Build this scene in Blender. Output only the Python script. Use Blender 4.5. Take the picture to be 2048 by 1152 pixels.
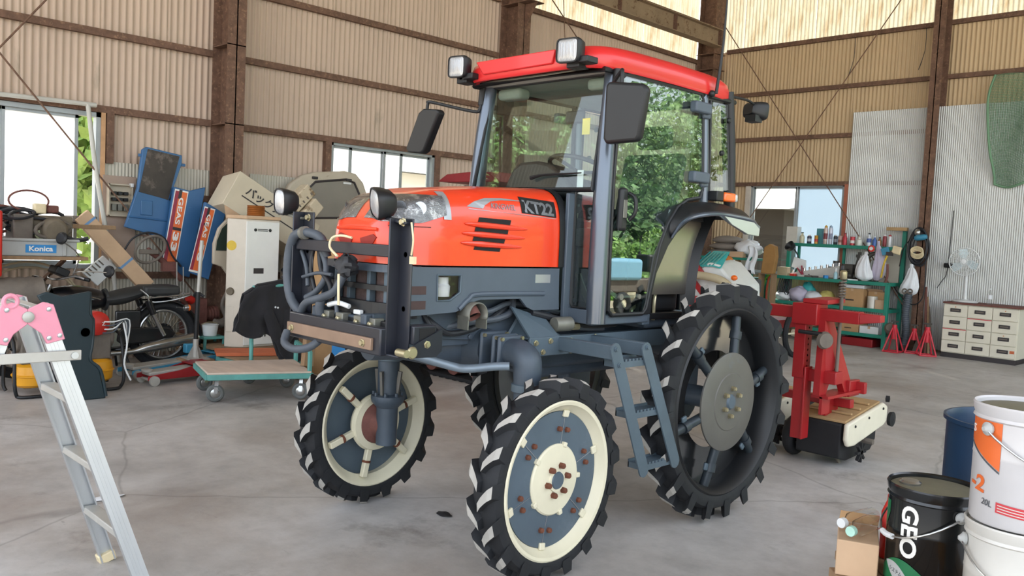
import bpy, math, random
from mathutils import Vector, Matrix
random.seed(7)
for o in list(bpy.data.objects): bpy.data.objects.remove(o)
scene = bpy.context.scene
COL = scene.collection
R = math.radians

# ------------------------------------------------------------------ camera
def look_matrix(pitch, roll, az):
    fh = Vector((-math.sin(az), math.cos(az), 0)); rh = Vector((math.cos(az), math.sin(az), 0)); up = Vector((0, 0, 1))
    f = math.cos(pitch)*fh - math.sin(pitch)*up
    d = -math.sin(pitch)*fh - math.cos(pitch)*up
    r2 = math.cos(roll)*rh - math.sin(roll)*d
    d2 = math.sin(roll)*rh + math.cos(roll)*d
    m = Matrix((r2, -d2, -f)).transposed()
    return m.to_4x4()
cam_d = bpy.data.cameras.new('camera'); cam = bpy.data.objects.new('camera', cam_d); COL.objects.link(cam)
cam.matrix_world = Matrix.Translation((0, 0, 1.5)) @ look_matrix(R(3.57), R(2.78), R(45.3))
cam_d.sensor_width = 36; cam_d.lens = 1700/2048*36; cam_d.clip_start = .02; cam_d.clip_end = 300
scene.camera = cam

# ------------------------------------------------------------------ sky, sun, exposure
world = bpy.data.worlds.new('sky'); scene.world = world; world.use_nodes = True
wn = world.node_tree; wn.nodes.clear()
wo = wn.nodes.new('ShaderNodeOutputWorld'); wb = wn.nodes.new('ShaderNodeBackground'); sk = wn.nodes.new('ShaderNodeTexSky')
sk.sky_type = 'NISHITA'; sk.sun_disc = False; sk.sun_elevation = R(52); sk.sun_rotation = R(-60); sk.air_density = 1.3; sk.dust_density = 3.0; sk.ozone_density = 1.0
hz = wn.nodes.new('ShaderNodeMix'); hz.data_type = 'RGBA'; hz.inputs[0].default_value = .6
wn.links.new(sk.outputs[0], hz.inputs[6]); hz.inputs[7].default_value = (5.6, 5.7, 5.9, 1)
wn.links.new(hz.outputs[2], wb.inputs[0]); wb.inputs[1].default_value = .42
wn.links.new(wb.outputs[0], wo.inputs[0])
sd = bpy.data.lights.new('sun', 'SUN'); sd.energy = 12.0; sd.angle = R(1.0); sd.color = (1, .95, .87)
sun = bpy.data.objects.new('sun', sd); COL.objects.link(sun)
sun.rotation_euler = Vector((.55, -.45, -.95)).to_track_quat('-Z', 'Y').to_euler()
scene.view_settings.view_transform = 'Standard'; scene.view_settings.look = 'None'
scene.view_settings.exposure = 0.68; scene.view_settings.gamma = 1; scene.view_settings.use_curve_mapping = False

# ------------------------------------------------------------------ materials
def lin(h):
    h = h.lstrip('#'); v = [int(h[i:i+2], 16)/255 for i in (0, 2, 4)]
    return tuple((c/12.92 if c <= .04045 else ((c+.055)/1.055)**2.4) for c in v)
def scale_col(c, k): return tuple(min(1, max(0, x*k)) for x in c)
def new_mat(name):
    m = bpy.data.materials.new(name); m.use_nodes = True
    nt = m.node_tree; nt.nodes.clear()
    out = nt.nodes.new('ShaderNodeOutputMaterial')
    return m, nt, out
def N(nt, t, **k):
    n = nt.nodes.new(t)
    for a, b in k.items(): setattr(n, a, b)
    return n
def mixc(nt, fac, a, b):
    m = N(nt, 'ShaderNodeMix', data_type='RGBA')
    for i, v in ((0, fac), (6, a), (7, b)):
        if hasattr(v, 'is_output'): nt.links.new(v, m.inputs[i])
        else: m.inputs[i].default_value = (*v, 1) if isinstance(v, tuple) else v
    return m.outputs[2]
def ramp(nt, src, stops):
    r = N(nt, 'ShaderNodeValToRGB'); e = r.color_ramp.elements
    while len(e) < len(stops): e.new(.5)
    for q, (p, c) in zip(e, stops): q.position = p; q.color = (*c, 1) if isinstance(c, tuple) else (c, c, c, 1)
    nt.links.new(src, r.inputs[0]); return r.outputs[0]
def noise(nt, scale, detail=4, rough=.6, stretch=None, coord='Object'):
    tc = N(nt, 'ShaderNodeTexCoord'); n = N(nt, 'ShaderNodeTexNoise')
    n.inputs['Scale'].default_value = scale; n.inputs['Detail'].default_value = detail; n.inputs['Roughness'].default_value = rough
    src = tc.outputs[coord]
    if stretch:
        mp = N(nt, 'ShaderNodeMapping'); mp.inputs['Scale'].default_value = stretch
        nt.links.new(src, mp.inputs[0]); src = mp.outputs[0]
    nt.links.new(src, n.inputs['Vector'])
    return n.outputs['Fac']
def mat(name, col, rough=.5, metal=0.0, var=.12, scale=9, spots=None, spot_at=.62, spot_scale=14, bump=0.0, coat=0.0, stretch=None, spec=None, sheen=0):
    m, nt, out = new_mat(name)
    c = lin(col) if isinstance(col, str) else col
    b = N(nt, 'ShaderNodeBsdfPrincipled')
    f = noise(nt, scale, stretch=stretch)
    cc = ramp(nt, f, [(.3, scale_col(c, 1-var)), (.7, scale_col(c, 1+var))])
    if spots:
        s = lin(spots); f2 = noise(nt, spot_scale, 6, .7, stretch)
        k = ramp(nt, f2, [(spot_at-.05, 0.0), (spot_at+.06, 1.0)])
        cc = mixc(nt, k, cc, s)
    nt.links.new(cc, b.inputs['Base Color'])
    b.inputs['Roughness'].default_value = rough; b.inputs['Metallic'].default_value = metal
    b.inputs['Coat Weight'].default_value = coat
    b.inputs['Coat Roughness'].default_value = .06
    if spec is not None: b.inputs['Specular IOR Level'].default_value = spec
    if sheen: b.inputs['Sheen Weight'].default_value = sheen
    if bump:
        bp = N(nt, 'ShaderNodeBump'); bp.inputs['Strength'].default_value = bump; bp.inputs['Distance'].default_value = .01
        nt.links.new(noise(nt, scale*6, 5), bp.inputs['Height']); nt.links.new(bp.outputs[0], b.inputs['Normal'])
    nt.links.new(b.outputs[0], out.inputs[0])
    return m
M = {}
M['slate'] = mat('slate_wall', '#bfab9b', .85, var=.09, scale=1.6, spots='#a99a8a', spot_at=.66, spot_scale=2.2, stretch=(1, 1, .35))
M['slate_back'] = mat('slate_back', '#c2ab8a', .85, var=.10, scale=1.4, spots='#a99475', spot_at=.66, spot_scale=2.0, stretch=(1, 1, .35))
M['rust'] = mat('rusty_steel', '#694f41', .8, .0, var=.3, scale=11, spots='#8d6e58', spot_at=.60, spot_scale=26, bump=.3)
M['rust_tan'] = mat('rusty_crane_paint', '#8f7c66', .75, var=.15, scale=4, spots='#5d3f2b', spot_at=.61, spot_scale=10, bump=.2)
M['galv'] = mat('galvanised_sheet', '#c2c4c2', .45, .35, var=.10, scale=1.5, spots='#a3a5a3', spot_at=.70, spot_scale=3, stretch=(1, 1, .3))
M['tin_white'] = mat('pale_tin_sheet', '#bdb9ac', .6, .1, var=.08, scale=2)
M['alu'] = mat('aluminium', '#c4c8cb', .36, .75, var=.07, scale=6, stretch=(1, 1, .2))
M['alu_dull'] = mat('dull_aluminium', '#b6b4ae', .55, .45, var=.1, scale=6)
M['sash'] = mat('window_sash', '#9aa0a4', .5, .4, var=.05)
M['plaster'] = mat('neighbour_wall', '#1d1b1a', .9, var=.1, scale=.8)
M['plaster_white'] = mat('white_house_wall', '#dfe0e0', .9, var=.03, scale=.8)
M['roof_tile'] = mat('grey_house_roof', '#5d6166', .7, var=.15, scale=3)
M['leaf'] = mat('tree_leaves', '#74964f', .6, var=.45, scale=3)
M['leaf2'] = mat('tree_leaves_dark', '#557a43', .6, var=.45, scale=3)
M['leaf3'] = mat('hedge_leaves', '#83ab55', .6, var=.4, scale=4)
M['bark'] = mat('tree_bark', '#5b4636', .9, var=.3)
M['soil'] = mat('outside_ground', '#b7aa93', .95, var=.15, scale=.5)
M['ceil'] = mat('roof_sheet', '#8d8272', .85, var=.12, scale=1)

def floor_mat():
    m, nt, out = new_mat('concrete_floor')
    b = N(nt, 'ShaderNodeBsdfPrincipled')
    base = ramp(nt, noise(nt, .55, 6, .62), [(.28, lin('#94908d')), (.5, lin('#b3b0ad')), (.72, lin('#cac8c7'))])
    fine = ramp(nt, noise(nt, 7, 8, .7), [(.30, .62), (.58, 1.0)])
    mul = N(nt, 'ShaderNodeMix', data_type='RGBA', blend_type='MULTIPLY'); mul.inputs[0].default_value = .55
    nt.links.new(base, mul.inputs[6]); nt.links.new(fine, mul.inputs[7]); c = mul.outputs[2]
    # brown dirt in broad patches
    k = ramp(nt, noise(nt, .38, 5, .6), [(.50, 0.0), (.66, .5)])
    c = mixc(nt, k, c, lin('#8d7c6c'))
    # pale worn streaks along the driving direction
    k = ramp(nt, noise(nt, .9, 7, .62, (1.6, .8, 1)), [(.52, 0.0), (.70, .55)])
    c = mixc(nt, k, c, lin('#c8c6c4'))
    # oil blots
    k = ramp(nt, noise(nt, 1.3, 8, .72), [(.57, 0.0), (.70, .6)])
    c = mixc(nt, k, c, lin('#5e5853'))
    # dark short scuffs
    k = ramp(nt, noise(nt, 3.4, 7, .72, (.9, 3.0, 1)), [(.655, 0.0), (.74, .45)])
    c = mixc(nt, k, c, lin('#4c4845'))
    # cracks
    tc = N(nt, 'ShaderNodeTexCoord'); v = N(nt, 'ShaderNodeTexVoronoi', feature='DISTANCE_TO_EDGE'); v.inputs['Scale'].default_value = .33
    wob = N(nt, 'ShaderNodeTexNoise'); wob.inputs['Scale'].default_value = 2.2
    nt.links.new(tc.outputs['Object'], wob.inputs['Vector'])
    add = N(nt, 'ShaderNodeMix', data_type='VECTOR'); add.inputs[0].default_value = .12
    nt.links.new(tc.outputs['Object'], add.inputs[4]); nt.links.new(wob.outputs['Color'], add.inputs[5])
    nt.links.new(add.outputs[1], v.inputs['Vector'])
    k = ramp(nt, v.outputs['Distance'], [(.0, .35), (.0022, 0.0)])
    c = mixc(nt, k, c, lin('#4b4743'))
    nt.links.new(c, b.inputs['Base Color'])
    rr = ramp(nt, noise(nt, 1.1, 5), [(.35, .38), (.65, .62)]); nt.links.new(rr, b.inputs['Roughness'])
    b.inputs['Specular IOR Level'].default_value = .45
    bp = N(nt, 'ShaderNodeBump'); bp.inputs['Strength'].default_value = .12; bp.inputs['Distance'].default_value = .01
    nt.links.new(noise(nt, 26, 6), bp.inputs['Height']); nt.links.new(bp.outputs[0], b.inputs['Normal'])
    nt.links.new(b.outputs[0], out.inputs[0]); return m
M['floor'] = floor_mat()

def skylight_mat():
    m, nt, out = new_mat('fibreglass_skylight')
    k = ramp(nt, noise(nt, 3.0, 6, .7, (2.6, 2.6, .5)), [(.45, 0.0), (.75, .85)])
    c = mixc(nt, k, lin('#8f8a78'), lin('#6b5432'))
    k2 = ramp(nt, noise(nt, 16, 5, .7), [(.6, 0.0), (.7, .45)])
    c = mixc(nt, k2, c, lin('#5f584c'))
    t = N(nt, 'ShaderNodeBsdfTranslucent'); d = N(nt, 'ShaderNodeBsdfDiffuse'); mx = N(nt, 'ShaderNodeMixShader'); mx.inputs[0].default_value = .30
    nt.links.new(c, t.inputs[0]); nt.links.new(c, d.inputs[0]); nt.links.new(t.outputs[0], mx.inputs[1]); nt.links.new(d.outputs[0], mx.inputs[2])
    nt.links.new(mx.outputs[0], out.inputs[0]); return m
M['skylight'] = skylight_mat()
def frosted_mat(name, col, tr=.0):
    m, nt, out = new_mat(name)
    t = N(nt, 'ShaderNodeBsdfTranslucent'); t.inputs[0].default_value = (*lin(col), 1)
    g = N(nt, 'ShaderNodeBsdfGlossy'); g.inputs['Roughness'].default_value = .15; g.inputs[0].default_value = (.9, .9, .9, 1)
    p = N(nt, 'ShaderNodeBsdfTransparent'); p.inputs[0].default_value = (*lin(col), 1)
    a = N(nt, 'ShaderNodeMixShader'); a.inputs[0].default_value = tr
    nt.links.new(t.outputs[0], a.inputs[1]); nt.links.new(p.outputs[0], a.inputs[2])
    mx = N(nt, 'ShaderNodeMixShader'); fr = N(nt, 'ShaderNodeFresnel'); fr.inputs[0].default_value = 1.4
    nt.links.new(fr.outputs[0], mx.inputs[0]); nt.links.new(a.outputs[0], mx.inputs[1]); nt.links.new(g.outputs[0], mx.inputs[2])
    nt.links.new(mx.outputs[0], out.inputs[0]); return m
M['frosted'] = frosted_mat('frosted_pane', '#f4f7fa')
M['frosted_blue'] = frosted_mat('bluish_frosted_pane', '#b3c0ca', .10)
def glass_mat(name, tint, refl=1.5, gcol=(1, 1, 1)):
    m, nt, out = new_mat(name)
    p = N(nt, 'ShaderNodeBsdfTransparent'); p.inputs[0].default_value = (*tint, 1)
    g = N(nt, 'ShaderNodeBsdfGlossy'); g.inputs['Roughness'].default_value = .0; g.inputs[0].default_value = (*gcol, 1)
    # Schlick reflectance that works the same from both sides of the thin pane
    lw = N(nt, 'ShaderNodeLayerWeight'); lw.inputs[0].default_value = .5; r0 = ((refl-1)/(refl+1))**2
    pw = N(nt, 'ShaderNodeMath', operation='POWER'); nt.links.new(lw.outputs['Facing'], pw.inputs[0]); pw.inputs[1].default_value = 5
    ma = N(nt, 'ShaderNodeMath', operation='MULTIPLY_ADD'); nt.links.new(pw.outputs[0], ma.inputs[0]); ma.inputs[1].default_value = 1-r0; ma.inputs[2].default_value = r0
    mx = N(nt, 'ShaderNodeMixShader'); nt.links.new(ma.outputs[0], mx.inputs[0])
    nt.links.new(p.outputs[0], mx.inputs[1]); nt.links.new(g.outputs[0], mx.inputs[2]); nt.links.new(mx.outputs[0], out.inputs[0]); return m
M['glass'] = glass_mat('clear_glass', (.92, .95, .94))
M['cab_glass'] = glass_mat('green_cab_glass', (.90, .95, .93), 1.5)
M['door_glass'] = glass_mat('green_door_glass', (.78, .87, .85), 2.0)
M['clear_plastic'] = glass_mat('clear_plastic', (.92, .92, .92), 1.25)

# ------------------------------------------------------------------ mesh helpers
class MB:
    def __init__(s): s.v = []; s.f = []; s.m = []
    def add(s, vs, fs, mi=0):
        k = len(s.v); s.v += [tuple(q) for q in vs]
        for f in fs: s.f.append([i+k for i in f]); s.m.append(mi)
        return s
    def box(s, c, size, rot=None, mi=0):
        hx, hy, hz = [q/2 for q in size]; c = Vector(c)
        vs = [Vector((x, y, z)) for z in (-hz, hz) for y in (-hy, hy) for x in (-hx, hx)]
        if rot is not None: vs = [rot @ q for q in vs]
        return s.add([q+c for q in vs], [(0, 2, 3, 1), (4, 5, 7, 6), (0, 1, 5, 4), (2, 6, 7, 3), (0, 4, 6, 2), (1, 3, 7, 5)], mi)
    def bx(s, x0, x1, y0, y1, z0, z1, mi=0):
        return s.box(((x0+x1)/2, (y0+y1)/2, (z0+z1)/2), (abs(x1-x0), abs(y1-y0), abs(z1-z0)), None, mi)
    def bar(s, a, b, w, t, up=(0, 0, 1), mi=0):
        a = Vector(a); b = Vector(b); d = (b-a); L = d.length; d.normalize(); u = Vector(up)
        sx = d.cross(u)
        if sx.length < 1e-4: sx = d.cross(Vector((1, 0, 0)))
        sx.normalize(); u2 = sx.cross(d)
        rot = Matrix((sx, d, u2)).transposed()
        return s.box((a+b)/2, (w, L, t), rot, mi)
    def tube(s, pts, r, n=8, closed=False, cap=True, mi=0, flat=1.0):
        P = [Vector(p) for p in pts]; k = len(P)
        rr = list(r) if isinstance(r, (list, tuple)) else [r]*k
        if not closed and 3 <= k <= 12:          # round the bends (Catmull-Rom)
            Q = []; q_ = []
            for i in range(k-1):
                a, b, c, d = P[max(i-1, 0)], P[i], P[i+1], P[min(i+2, k-1)]
                for j in range(4):
                    t = j/4; Q.append(.5*((2*b)+(c-a)*t+(2*a-5*b+4*c-d)*t*t+(3*b-a-3*c+d)*t**3)); q_.append(rr[i]+(rr[i+1]-rr[i])*t)
            P = Q+[P[-1]]; rr = q_+[rr[-1]]; k = len(P)
        rings = []; prev = None
        for i in range(k):
            if closed: t = P[(i+1) % k]-P[i-1]
            else: t = P[min(i+1, k-1)]-P[max(i-1, 0)]
            t.normalize()
            if prev is None:
                a = Vector((0, 0, 1)) if abs(t.z) < .9 else Vector((1, 0, 0))
                u = t.cross(a).normalized()
            else:
                u = (prev - t*prev.dot(t))
                u = u.normalized() if u.length > 1e-5 else t.orthogonal().normalized()
            w = t.cross(u); prev = u
            rings.append([P[i]+(u*math.cos(2*math.pi*j/n)+w*math.sin(2*math.pi*j/n)*flat)*rr[i] for j in range(n)])
        vs = [q for ring in rings for q in ring]; fs = []
        for i in range(k if closed else k-1):
            a = i*n; b = ((i+1) % k)*n
            for j in range(n): fs.append((a+j, a+(j+1) % n, b+(j+1) % n, b+j))
        if cap and not closed: fs.append(tuple(range(n-1, -1, -1))); fs.append(tuple((k-1)*n+j for j in range(n)))
        return s.add(vs, fs, mi)
    def cyl(s, a, b, r, n=16, r2=None, mi=0): return s.tube([a, b], [r, r if r2 is None else r2], n, mi=mi)
    def lathe(s, prof, o=(0, 0, 0), axis=(0, 0, 1), n=24, closed=False, mi=0, cap=True):
        o = Vector(o); ax = Vector(axis).normalized(); u = ax.orthogonal().normalized(); w = ax.cross(u)
        k = len(prof); vs = []; fs = []
        for r, h in prof:
            for j in range(n):
                a = 2*math.pi*j/n; vs.append(o+ax*h+(u*math.cos(a)+w*math.sin(a))*max(r, 1e-4))
        for i in range(k if closed else k-1):
            a = i*n; b = ((i+1) % k)*n
            for j in range(n): fs.append((a+j, a+(j+1) % n, b+(j+1) % n, b+j))
        if cap and not closed:
            if prof[0][0] > .002: fs.append(tuple(range(n-1, -1, -1)))
            if prof[-1][0] > .002: fs.append(tuple((k-1)*n+j for j in range(n)))
        return s.add(vs, fs, mi)
    def prism(s, poly, vec, mi=0):
        n = len(poly); v = Vector(vec); P = [Vector(p) for p in poly]
        fs = [tuple(range(n)), tuple(range(2*n-1, n-1, -1))]
        for i in range(n): j = (i+1) % n; fs.append((i, i+n, j+n, j))
        return s.add(P+[p+v for p in P], fs, mi)
    def grid(s, fn, nu, nv, mi=0, cu=False):
        vs = [fn(i/(nu if cu else nu-1), j/(nv-1)) for j in range(nv) for i in range(nu)]; fs = []
        for j in range(nv-1):
            for i in range(nu if cu else nu-1):
                a = j*nu+i; b = j*nu+(i+1) % nu; fs.append((a, b, b+nu, a+nu))
        return s.add(vs, fs, mi)
    def ball(s, c, r, n=10, mi=0, jit=0.0, seed=0):
        rx, ry, rz = (r, r, r) if not isinstance(r, (tuple, list)) else r
        rd = random.Random(seed); ph = [rd.uniform(0, 6.28) for _ in range(6)]
        def fn(u, v):
            a = u*2*math.pi; b = (v-.5)*math.pi
            k = 1+jit*(math.sin(3*a+ph[0]+4*b)+math.sin(5*a+ph[1]-3*b)*.6+math.sin(2*a+7*b+ph[2])*.6)
            return (c[0]+rx*k*math.cos(b)*math.cos(a), c[1]+ry*k*math.cos(b)*math.sin(a), c[2]+rz*k*math.sin(b))
        return s.grid(fn, n*2, n+1, mi, cu=True)
def wloc(p):
    v = Vector((0, 0, 0))
    while p is not None: v = v+p.location; p = p.parent
    return v
def link(o, parent):
    COL.objects.link(o)
    if parent is not None: o.parent = parent
    return o
def tag(o, label, cat, group=None):
    o['label'] = label; o['category'] = cat
    if group: o['group'] = group
    return o
def obj(name, mb, m, parent=None, smooth=35, bevel=0, label=None, cat=None, group=None, at=None, seg=2, fix=True):
    """world-space geometry -> one mesh object whose origin is at `at` (or at the parent's place)"""
    me = bpy.data.meshes.new(name)
    off = Vector(at) if at is not None else (Vector((0, 0, 0)) if parent is not None or not mb.v else Vector(mb.v[0])*0)
    base = wloc(parent)
    o_w = Vector(at) if at is not None else base
    me.from_pydata([tuple(Vector(q)-o_w) for q in mb.v], [], mb.f)
    ms = m if isinstance(m, (list, tuple)) else [m]
    for q in ms: me.materials.append(M[q] if isinstance(q, str) else q)
    for p, mi in zip(me.polygons, mb.m): p.material_index = mi
    if fix:
        import bmesh
        b = bmesh.new(); b.from_mesh(me); bmesh.ops.recalc_face_normals(b, faces=b.faces); b.to_mesh(me); b.free()
    if smooth:
        for p in me.polygons: p.use_smooth = True
        me.set_sharp_from_angle(angle=R(smooth))
    o = bpy.data.objects.new(name, me)
    link(o, parent); o.location = o_w-base
    if bevel:
        b = o.modifiers.new('bevel', 'BEVEL'); b.width = bevel; b.segments = seg; b.limit_method = 'ANGLE'; b.angle_limit = R(40)
    if label: tag(o, label, cat, group)
    return o
def thing(name, label, cat, loc, group=None):
    o = bpy.data.objects.new(name, None); o.empty_display_size = .1; COL.objects.link(o); o.location = loc
    return tag(o, label, cat, group)
def struct(name, loc=(0, 0, 0)):
    o = bpy.data.objects.new(name, None); o.empty_display_size = .1; COL.objects.link(o); o.location = loc; o['kind'] = 'structure'; return o
def copy_tree(o, parent=None):
    c = o.copy(); COL.objects.link(c); c.parent = parent
    for ch in list(o.children): copy_tree(ch, c)
    return c
def inst(src, loc, rot=(0, 0, 0), parent=None, scale=None):
    c = src.copy(); COL.objects.link(c); c.parent = parent; c.location = Vector(loc)-wloc(parent); c.rotation_euler = rot
    if scale: c.scale = scale
    return c
def text_mesh(txt, size, shear=0.0, bold=0.0, extrude=.0015, align='LEFT'):
    cu = bpy.data.curves.new('lettering', 'FONT'); cu.body = txt; cu.size = size; cu.shear = shear; cu.offset = bold; cu.extrude = extrude; cu.align_x = align; cu.resolution_u = 4
    to = bpy.data.objects.new('lettering', cu); COL.objects.link(to)
    bpy.context.view_layer.update()
    me = bpy.data.meshes.new_from_object(to.evaluated_get(bpy.context.evaluated_depsgraph_get()))
    bpy.data.objects.remove(to); return me
def text(name, txt, size, origin, xd, yd, m, parent=None, shear=0, bold=0, fit=None, extrude=.0015, wrap=None):
    """flat lettering: xd reading direction, yd up direction of the letters"""
    me = text_mesh(txt, size, shear, bold, extrude)
    xd = Vector(xd).normalized(); yd = Vector(yd).normalized(); zd = xd.cross(yd)
    xs = [v.co.x for v in me.vertices]; ys = [v.co.y for v in me.vertices]
    x0, x1, y0, y1 = min(xs), max(xs), min(ys), max(ys)
    sx = sy = 1
    if fit: sx = fit[0]/(x1-x0); sy = fit[1]/(y1-y0)
    base = wloc(parent); O = Vector(origin)
    for v in me.vertices:
        p = O+xd*(v.co.x-x0)*sx+yd*(v.co.y-y0)*sy+zd*v.co.z
        if wrap: p = Vector(wrap(p, v.co.z))
        v.co = p-base
    me.materials.clear(); me.materials.append(M[m])
    o = bpy.data.objects.new(name, me); return link(o, parent)

# ------------------------------------------------------------------ the building
XL, YB = -9.2, 14.1          # inner faces of the left and the back wall
def corr_mesh(name, w, h, pitch, amp, m, spw=6):
    n = max(2, int(round(w/pitch))*spw); vs = []; fs = []
    for z in (0, h):
        for i in range(n+1):
            x = w*i/n; vs.append((x, amp*math.cos(2*math.pi*i/spw), z))
    for i in range(n): fs.append((i, i+1, n+2+i, n+1+i))
    me = bpy.data.meshes.new(name); me.from_pydata(vs, [], fs); me.materials.append(M[m])
    for p in me.polygons: p.use_smooth = True
    return me
_cm = {}
def sheet(name, parent, side, a, z0, z1, w=.72, pitch=.072, amp=.009, m='slate', off=0.0, jit=.004):
    """one corrugated sheet; side L: runs along +y at x=XL, side B: runs along +x at y=YB"""
    k = (name, round(w, 3), round(z1-z0, 3), m)
    if k not in _cm: _cm[k] = corr_mesh(name, w, z1-z0, pitch, amp, m)
    o = bpy.data.objects.new(name, _cm[k]); COL.objects.link(o); o.parent = parent
    j = random.uniform(-jit, jit)
    if side == 'L': o.location = (XL-.02+off+j, a, z0); o.rotation_euler = (0, 0, R(90))
    else: o.location = (a, YB+.02-off+j, z0)
    return o
wall_left = struct('wall_left'); wall_back = struct('wall_back')
SKY_L, SKY_B, TOP = 4.90, 5.11, 6.9
win_L = (.2, 3.10, .95, 2.53); win_M = (5.80, 7.46, .95, 2.55); win_B = (-8.12, -6.36, 1.0, 2.63)
def rows(a, w, wins, top):
    sp = [(0.0, top)]
    for (w0, w1, z0, z1) in wins:
        if a+w > w0+.02 and a < w1-.02: sp = [(0.0, z0), (z1, top)]
    return sp
def run(side, a0, a1, wins, top, par, m):
    cuts = sorted({a0, a1, *[q for w in wins for q in w[:2]]})
    for c0, c1 in zip(cuts, cuts[1:]):
        n = max(1, int(round((c1-c0)/.70))); w = (c1-c0)/n
        for i in range(n):
            a = c0+i*w
            for z0, z1 in rows(a, w, wins, top):
                sheet('corrugated_sheet', par, side, a-.015, z0, z1, w+.03, .0655 if side == 'B' else .07, .013, m)
run('L', -3.0, YB, [win_L, win_M], SKY_L, wall_left, 'slate')
run("B", XL, 2.6, [win_B], SKY_B, wall_back, 'slate_back')
n = 25
for i in range(n): sheet('skylight_sheet', wall_left, 'L', -3.0+i*.684, SKY_L, TOP, .684 if i < n-1 else .3, .068, .009, 'skylight', off=-.01)
for i in range(17): sheet("skylight_sheet", wall_back, "B", XL+i*.694, SKY_B, TOP, .694, .068, .009, 'skylight', off=-.01)
# lower pale sheets fixed over the slate on the left, galvanised sheets over the slate at the back
for a, z1 in ((3.12, 2.05), (3.72, 2.05)): sheet('patch_sheet', wall_left, 'L', a, .05, z1, .68, .034, .005, 'tin_white', off=.035)
for a, z1 in ((4.75, 2.06), (5.15, 2.03)): sheet('patch_sheet', wall_left, 'L', a, .05, z1, .66, .034, .005, 'tin_white', off=.035)
for a in (-6.30, -5.68, -4.98, -4.36, -3.74, -3.12): sheet('galvanised_sheet', wall_back, 'B', a, .03, 3.81, .62, .031, .0065, 'galv', off=.085)
# girts: angle irons along the walls
def girt(side, z, a0, a1, par):
    mb = MB()
    if side == 'L': mb.bx(XL, XL+.055, a0, a1, z-.05, z-.042).bx(XL+.05, XL+.057, a0, a1, z-.05, z+.02).bx(XL, XL+.055, a0, a1, z+.013, z+.02)
    else: mb.bx(a0, a1, YB-.055, YB, z-.05, z-.042).bx(a0, a1, YB-.057, YB-.05, z-.05, z+.02).bx(a0, a1, YB-.055, YB, z+.013, z+.02)
    return obj('girt', mb, 'rust', par, smooth=0)
colsL = [(4.23, 4.52), (8.5, 8.85)]
for z in (2.585, 3.345, 4.105, 4.90):
    for a0, a1 in ((-3.0, 4.25), (4.5, 8.55), (8.8, 13.75)): girt('L', z, a0, a1, wall_left)
for z in (1.75, .9):
    for a0, a1 in ((3.2, 4.25), (4.5, 5.75), (7.52, 8.55), (8.8, 13.75)): girt('L', z, a0, a1, wall_left)
for z in (2.65, 3.46, 4.28, 5.11):
    for a0, a1 in ((-8.8, -5.03), (-4.86, 2.6)): girt('B', z, a0, a1, wall_back)
# H-section columns
def hcol(name, par, cx, cy, w, d, z1, along='y', m='rust'):
    mb = MB(); t = .014
    if along == 'y':      # flanges parallel to the left wall
        mb.bx(cx-d/2, cx-d/2+t, cy-w/2, cy+w/2, 0, z1).bx(cx+d/2-t, cx+d/2, cy-w/2, cy+w/2, 0, z1).bx(cx-d/2, cx+d/2, cy-t/2, cy+t/2, 0, z1)
    else:
        mb.bx(cx-w/2, cx+w/2, cy-d/2, cy-d/2+t, 0, z1).bx(cx-w/2, cx+w/2, cy+d/2-t, cy+d/2, 0, z1).bx(cx-t/2, cx+t/2, cy-d/2, cy+d/2, 0, z1)
    return obj(name, mb, m, par, smooth=0)
def box_stiff(par, x0, x1, y0, y1, zs, m='rust'):
    for z in zs: obj('stiffener_plate', MB().bx(x0, x1, y0, y1, z, z+.012), m, par, smooth=0)
hcol('column', wall_left, XL+.20, 4.365, .21, .36, TOP)
box_stiff(wall_left, XL+.02, XL+.38, 4.26, 4.47, (2.55, 3.4))
hcol('column', wall_left, XL+.20, 8.72, .26, .36, TOP)
box_stiff(wall_left, XL+.02, XL+.62, 8.58, 8.86, (4.80,))
obj('crane_bracket', MB().prism([(XL+.38, 8.72, 4.80), (XL+.62, 8.72, 4.80), (XL+.38, 8.72, 4.45)], (0, .012, 0)), 'rust', wall_left, smooth=0)
hcol('column', wall_left, XL+.22, 13.78, .30, .36, TOP)
box_stiff(wall_left, XL+.02, XL+.44, 13.62, 13.95, (5.0, 4.72, 4.4))
hcol('column', wall_back, -4.945, YB-.17, .17, .28, TOP, 'x')
hcol('column', wall_back, 1.2, YB-.17, .17, .28, TOP, 'x')
hcol('column', wall_left, XL+.20, -1.2, .21, .36, TOP)
# crane runway beam along the left wall
rb = struct('trim_1')
mb = MB(); bxx = -8.66
mb.bx(bxx-.085, bxx+.085, 8.2, 13.55, 5.07, 5.082).bx(bxx-.085, bxx+.085, 8.2, 13.55, 5.36, 5.372).bx(bxx-.005, bxx+.005, 8.2, 13.55, 5.08, 5.362)
obj('runway_beam', mb, 'rust_tan', rb, smooth=0)
obj('rail', MB().bx(bxx-.03, bxx+.03, 8.2, 13.55, 5.372, 5.41), 'rust', rb, smooth=0)
for y in (9.0, 10.6, 12.1, 13.5): obj('web_stiffener', MB().bx(bxx+.004, bxx+.08, y, y+.012, 5.082, 5.36), 'rust', rb, smooth=0)
# cross bracing rods
def rod(par, a, b, r=.009): return obj('brace_rod', MB().cyl(a, b, r, 8), 'rust', par)
rod(wall_left, (-8.98, 1.2, 4.05), (-8.98, 4.25, .45)); rod(wall_left, (-8.98, .6, .9), (-8.98, 3.6, 4.95))
rod(wall_left, (-8.98, 8.9, 5.45), (-8.98, 13.6, 2.0)); rod(wall_left, (-8.98, 9.55, 6.1), (-8.98, 9.9, 3.6), .006)
rod(wall_back, (-9.0, 13.88, 5.85), (-5.1, 13.88, .55)); rod(wall_back, (-5.3, 13.9, 5.95), (-8.85, 13.9, .8))
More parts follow.
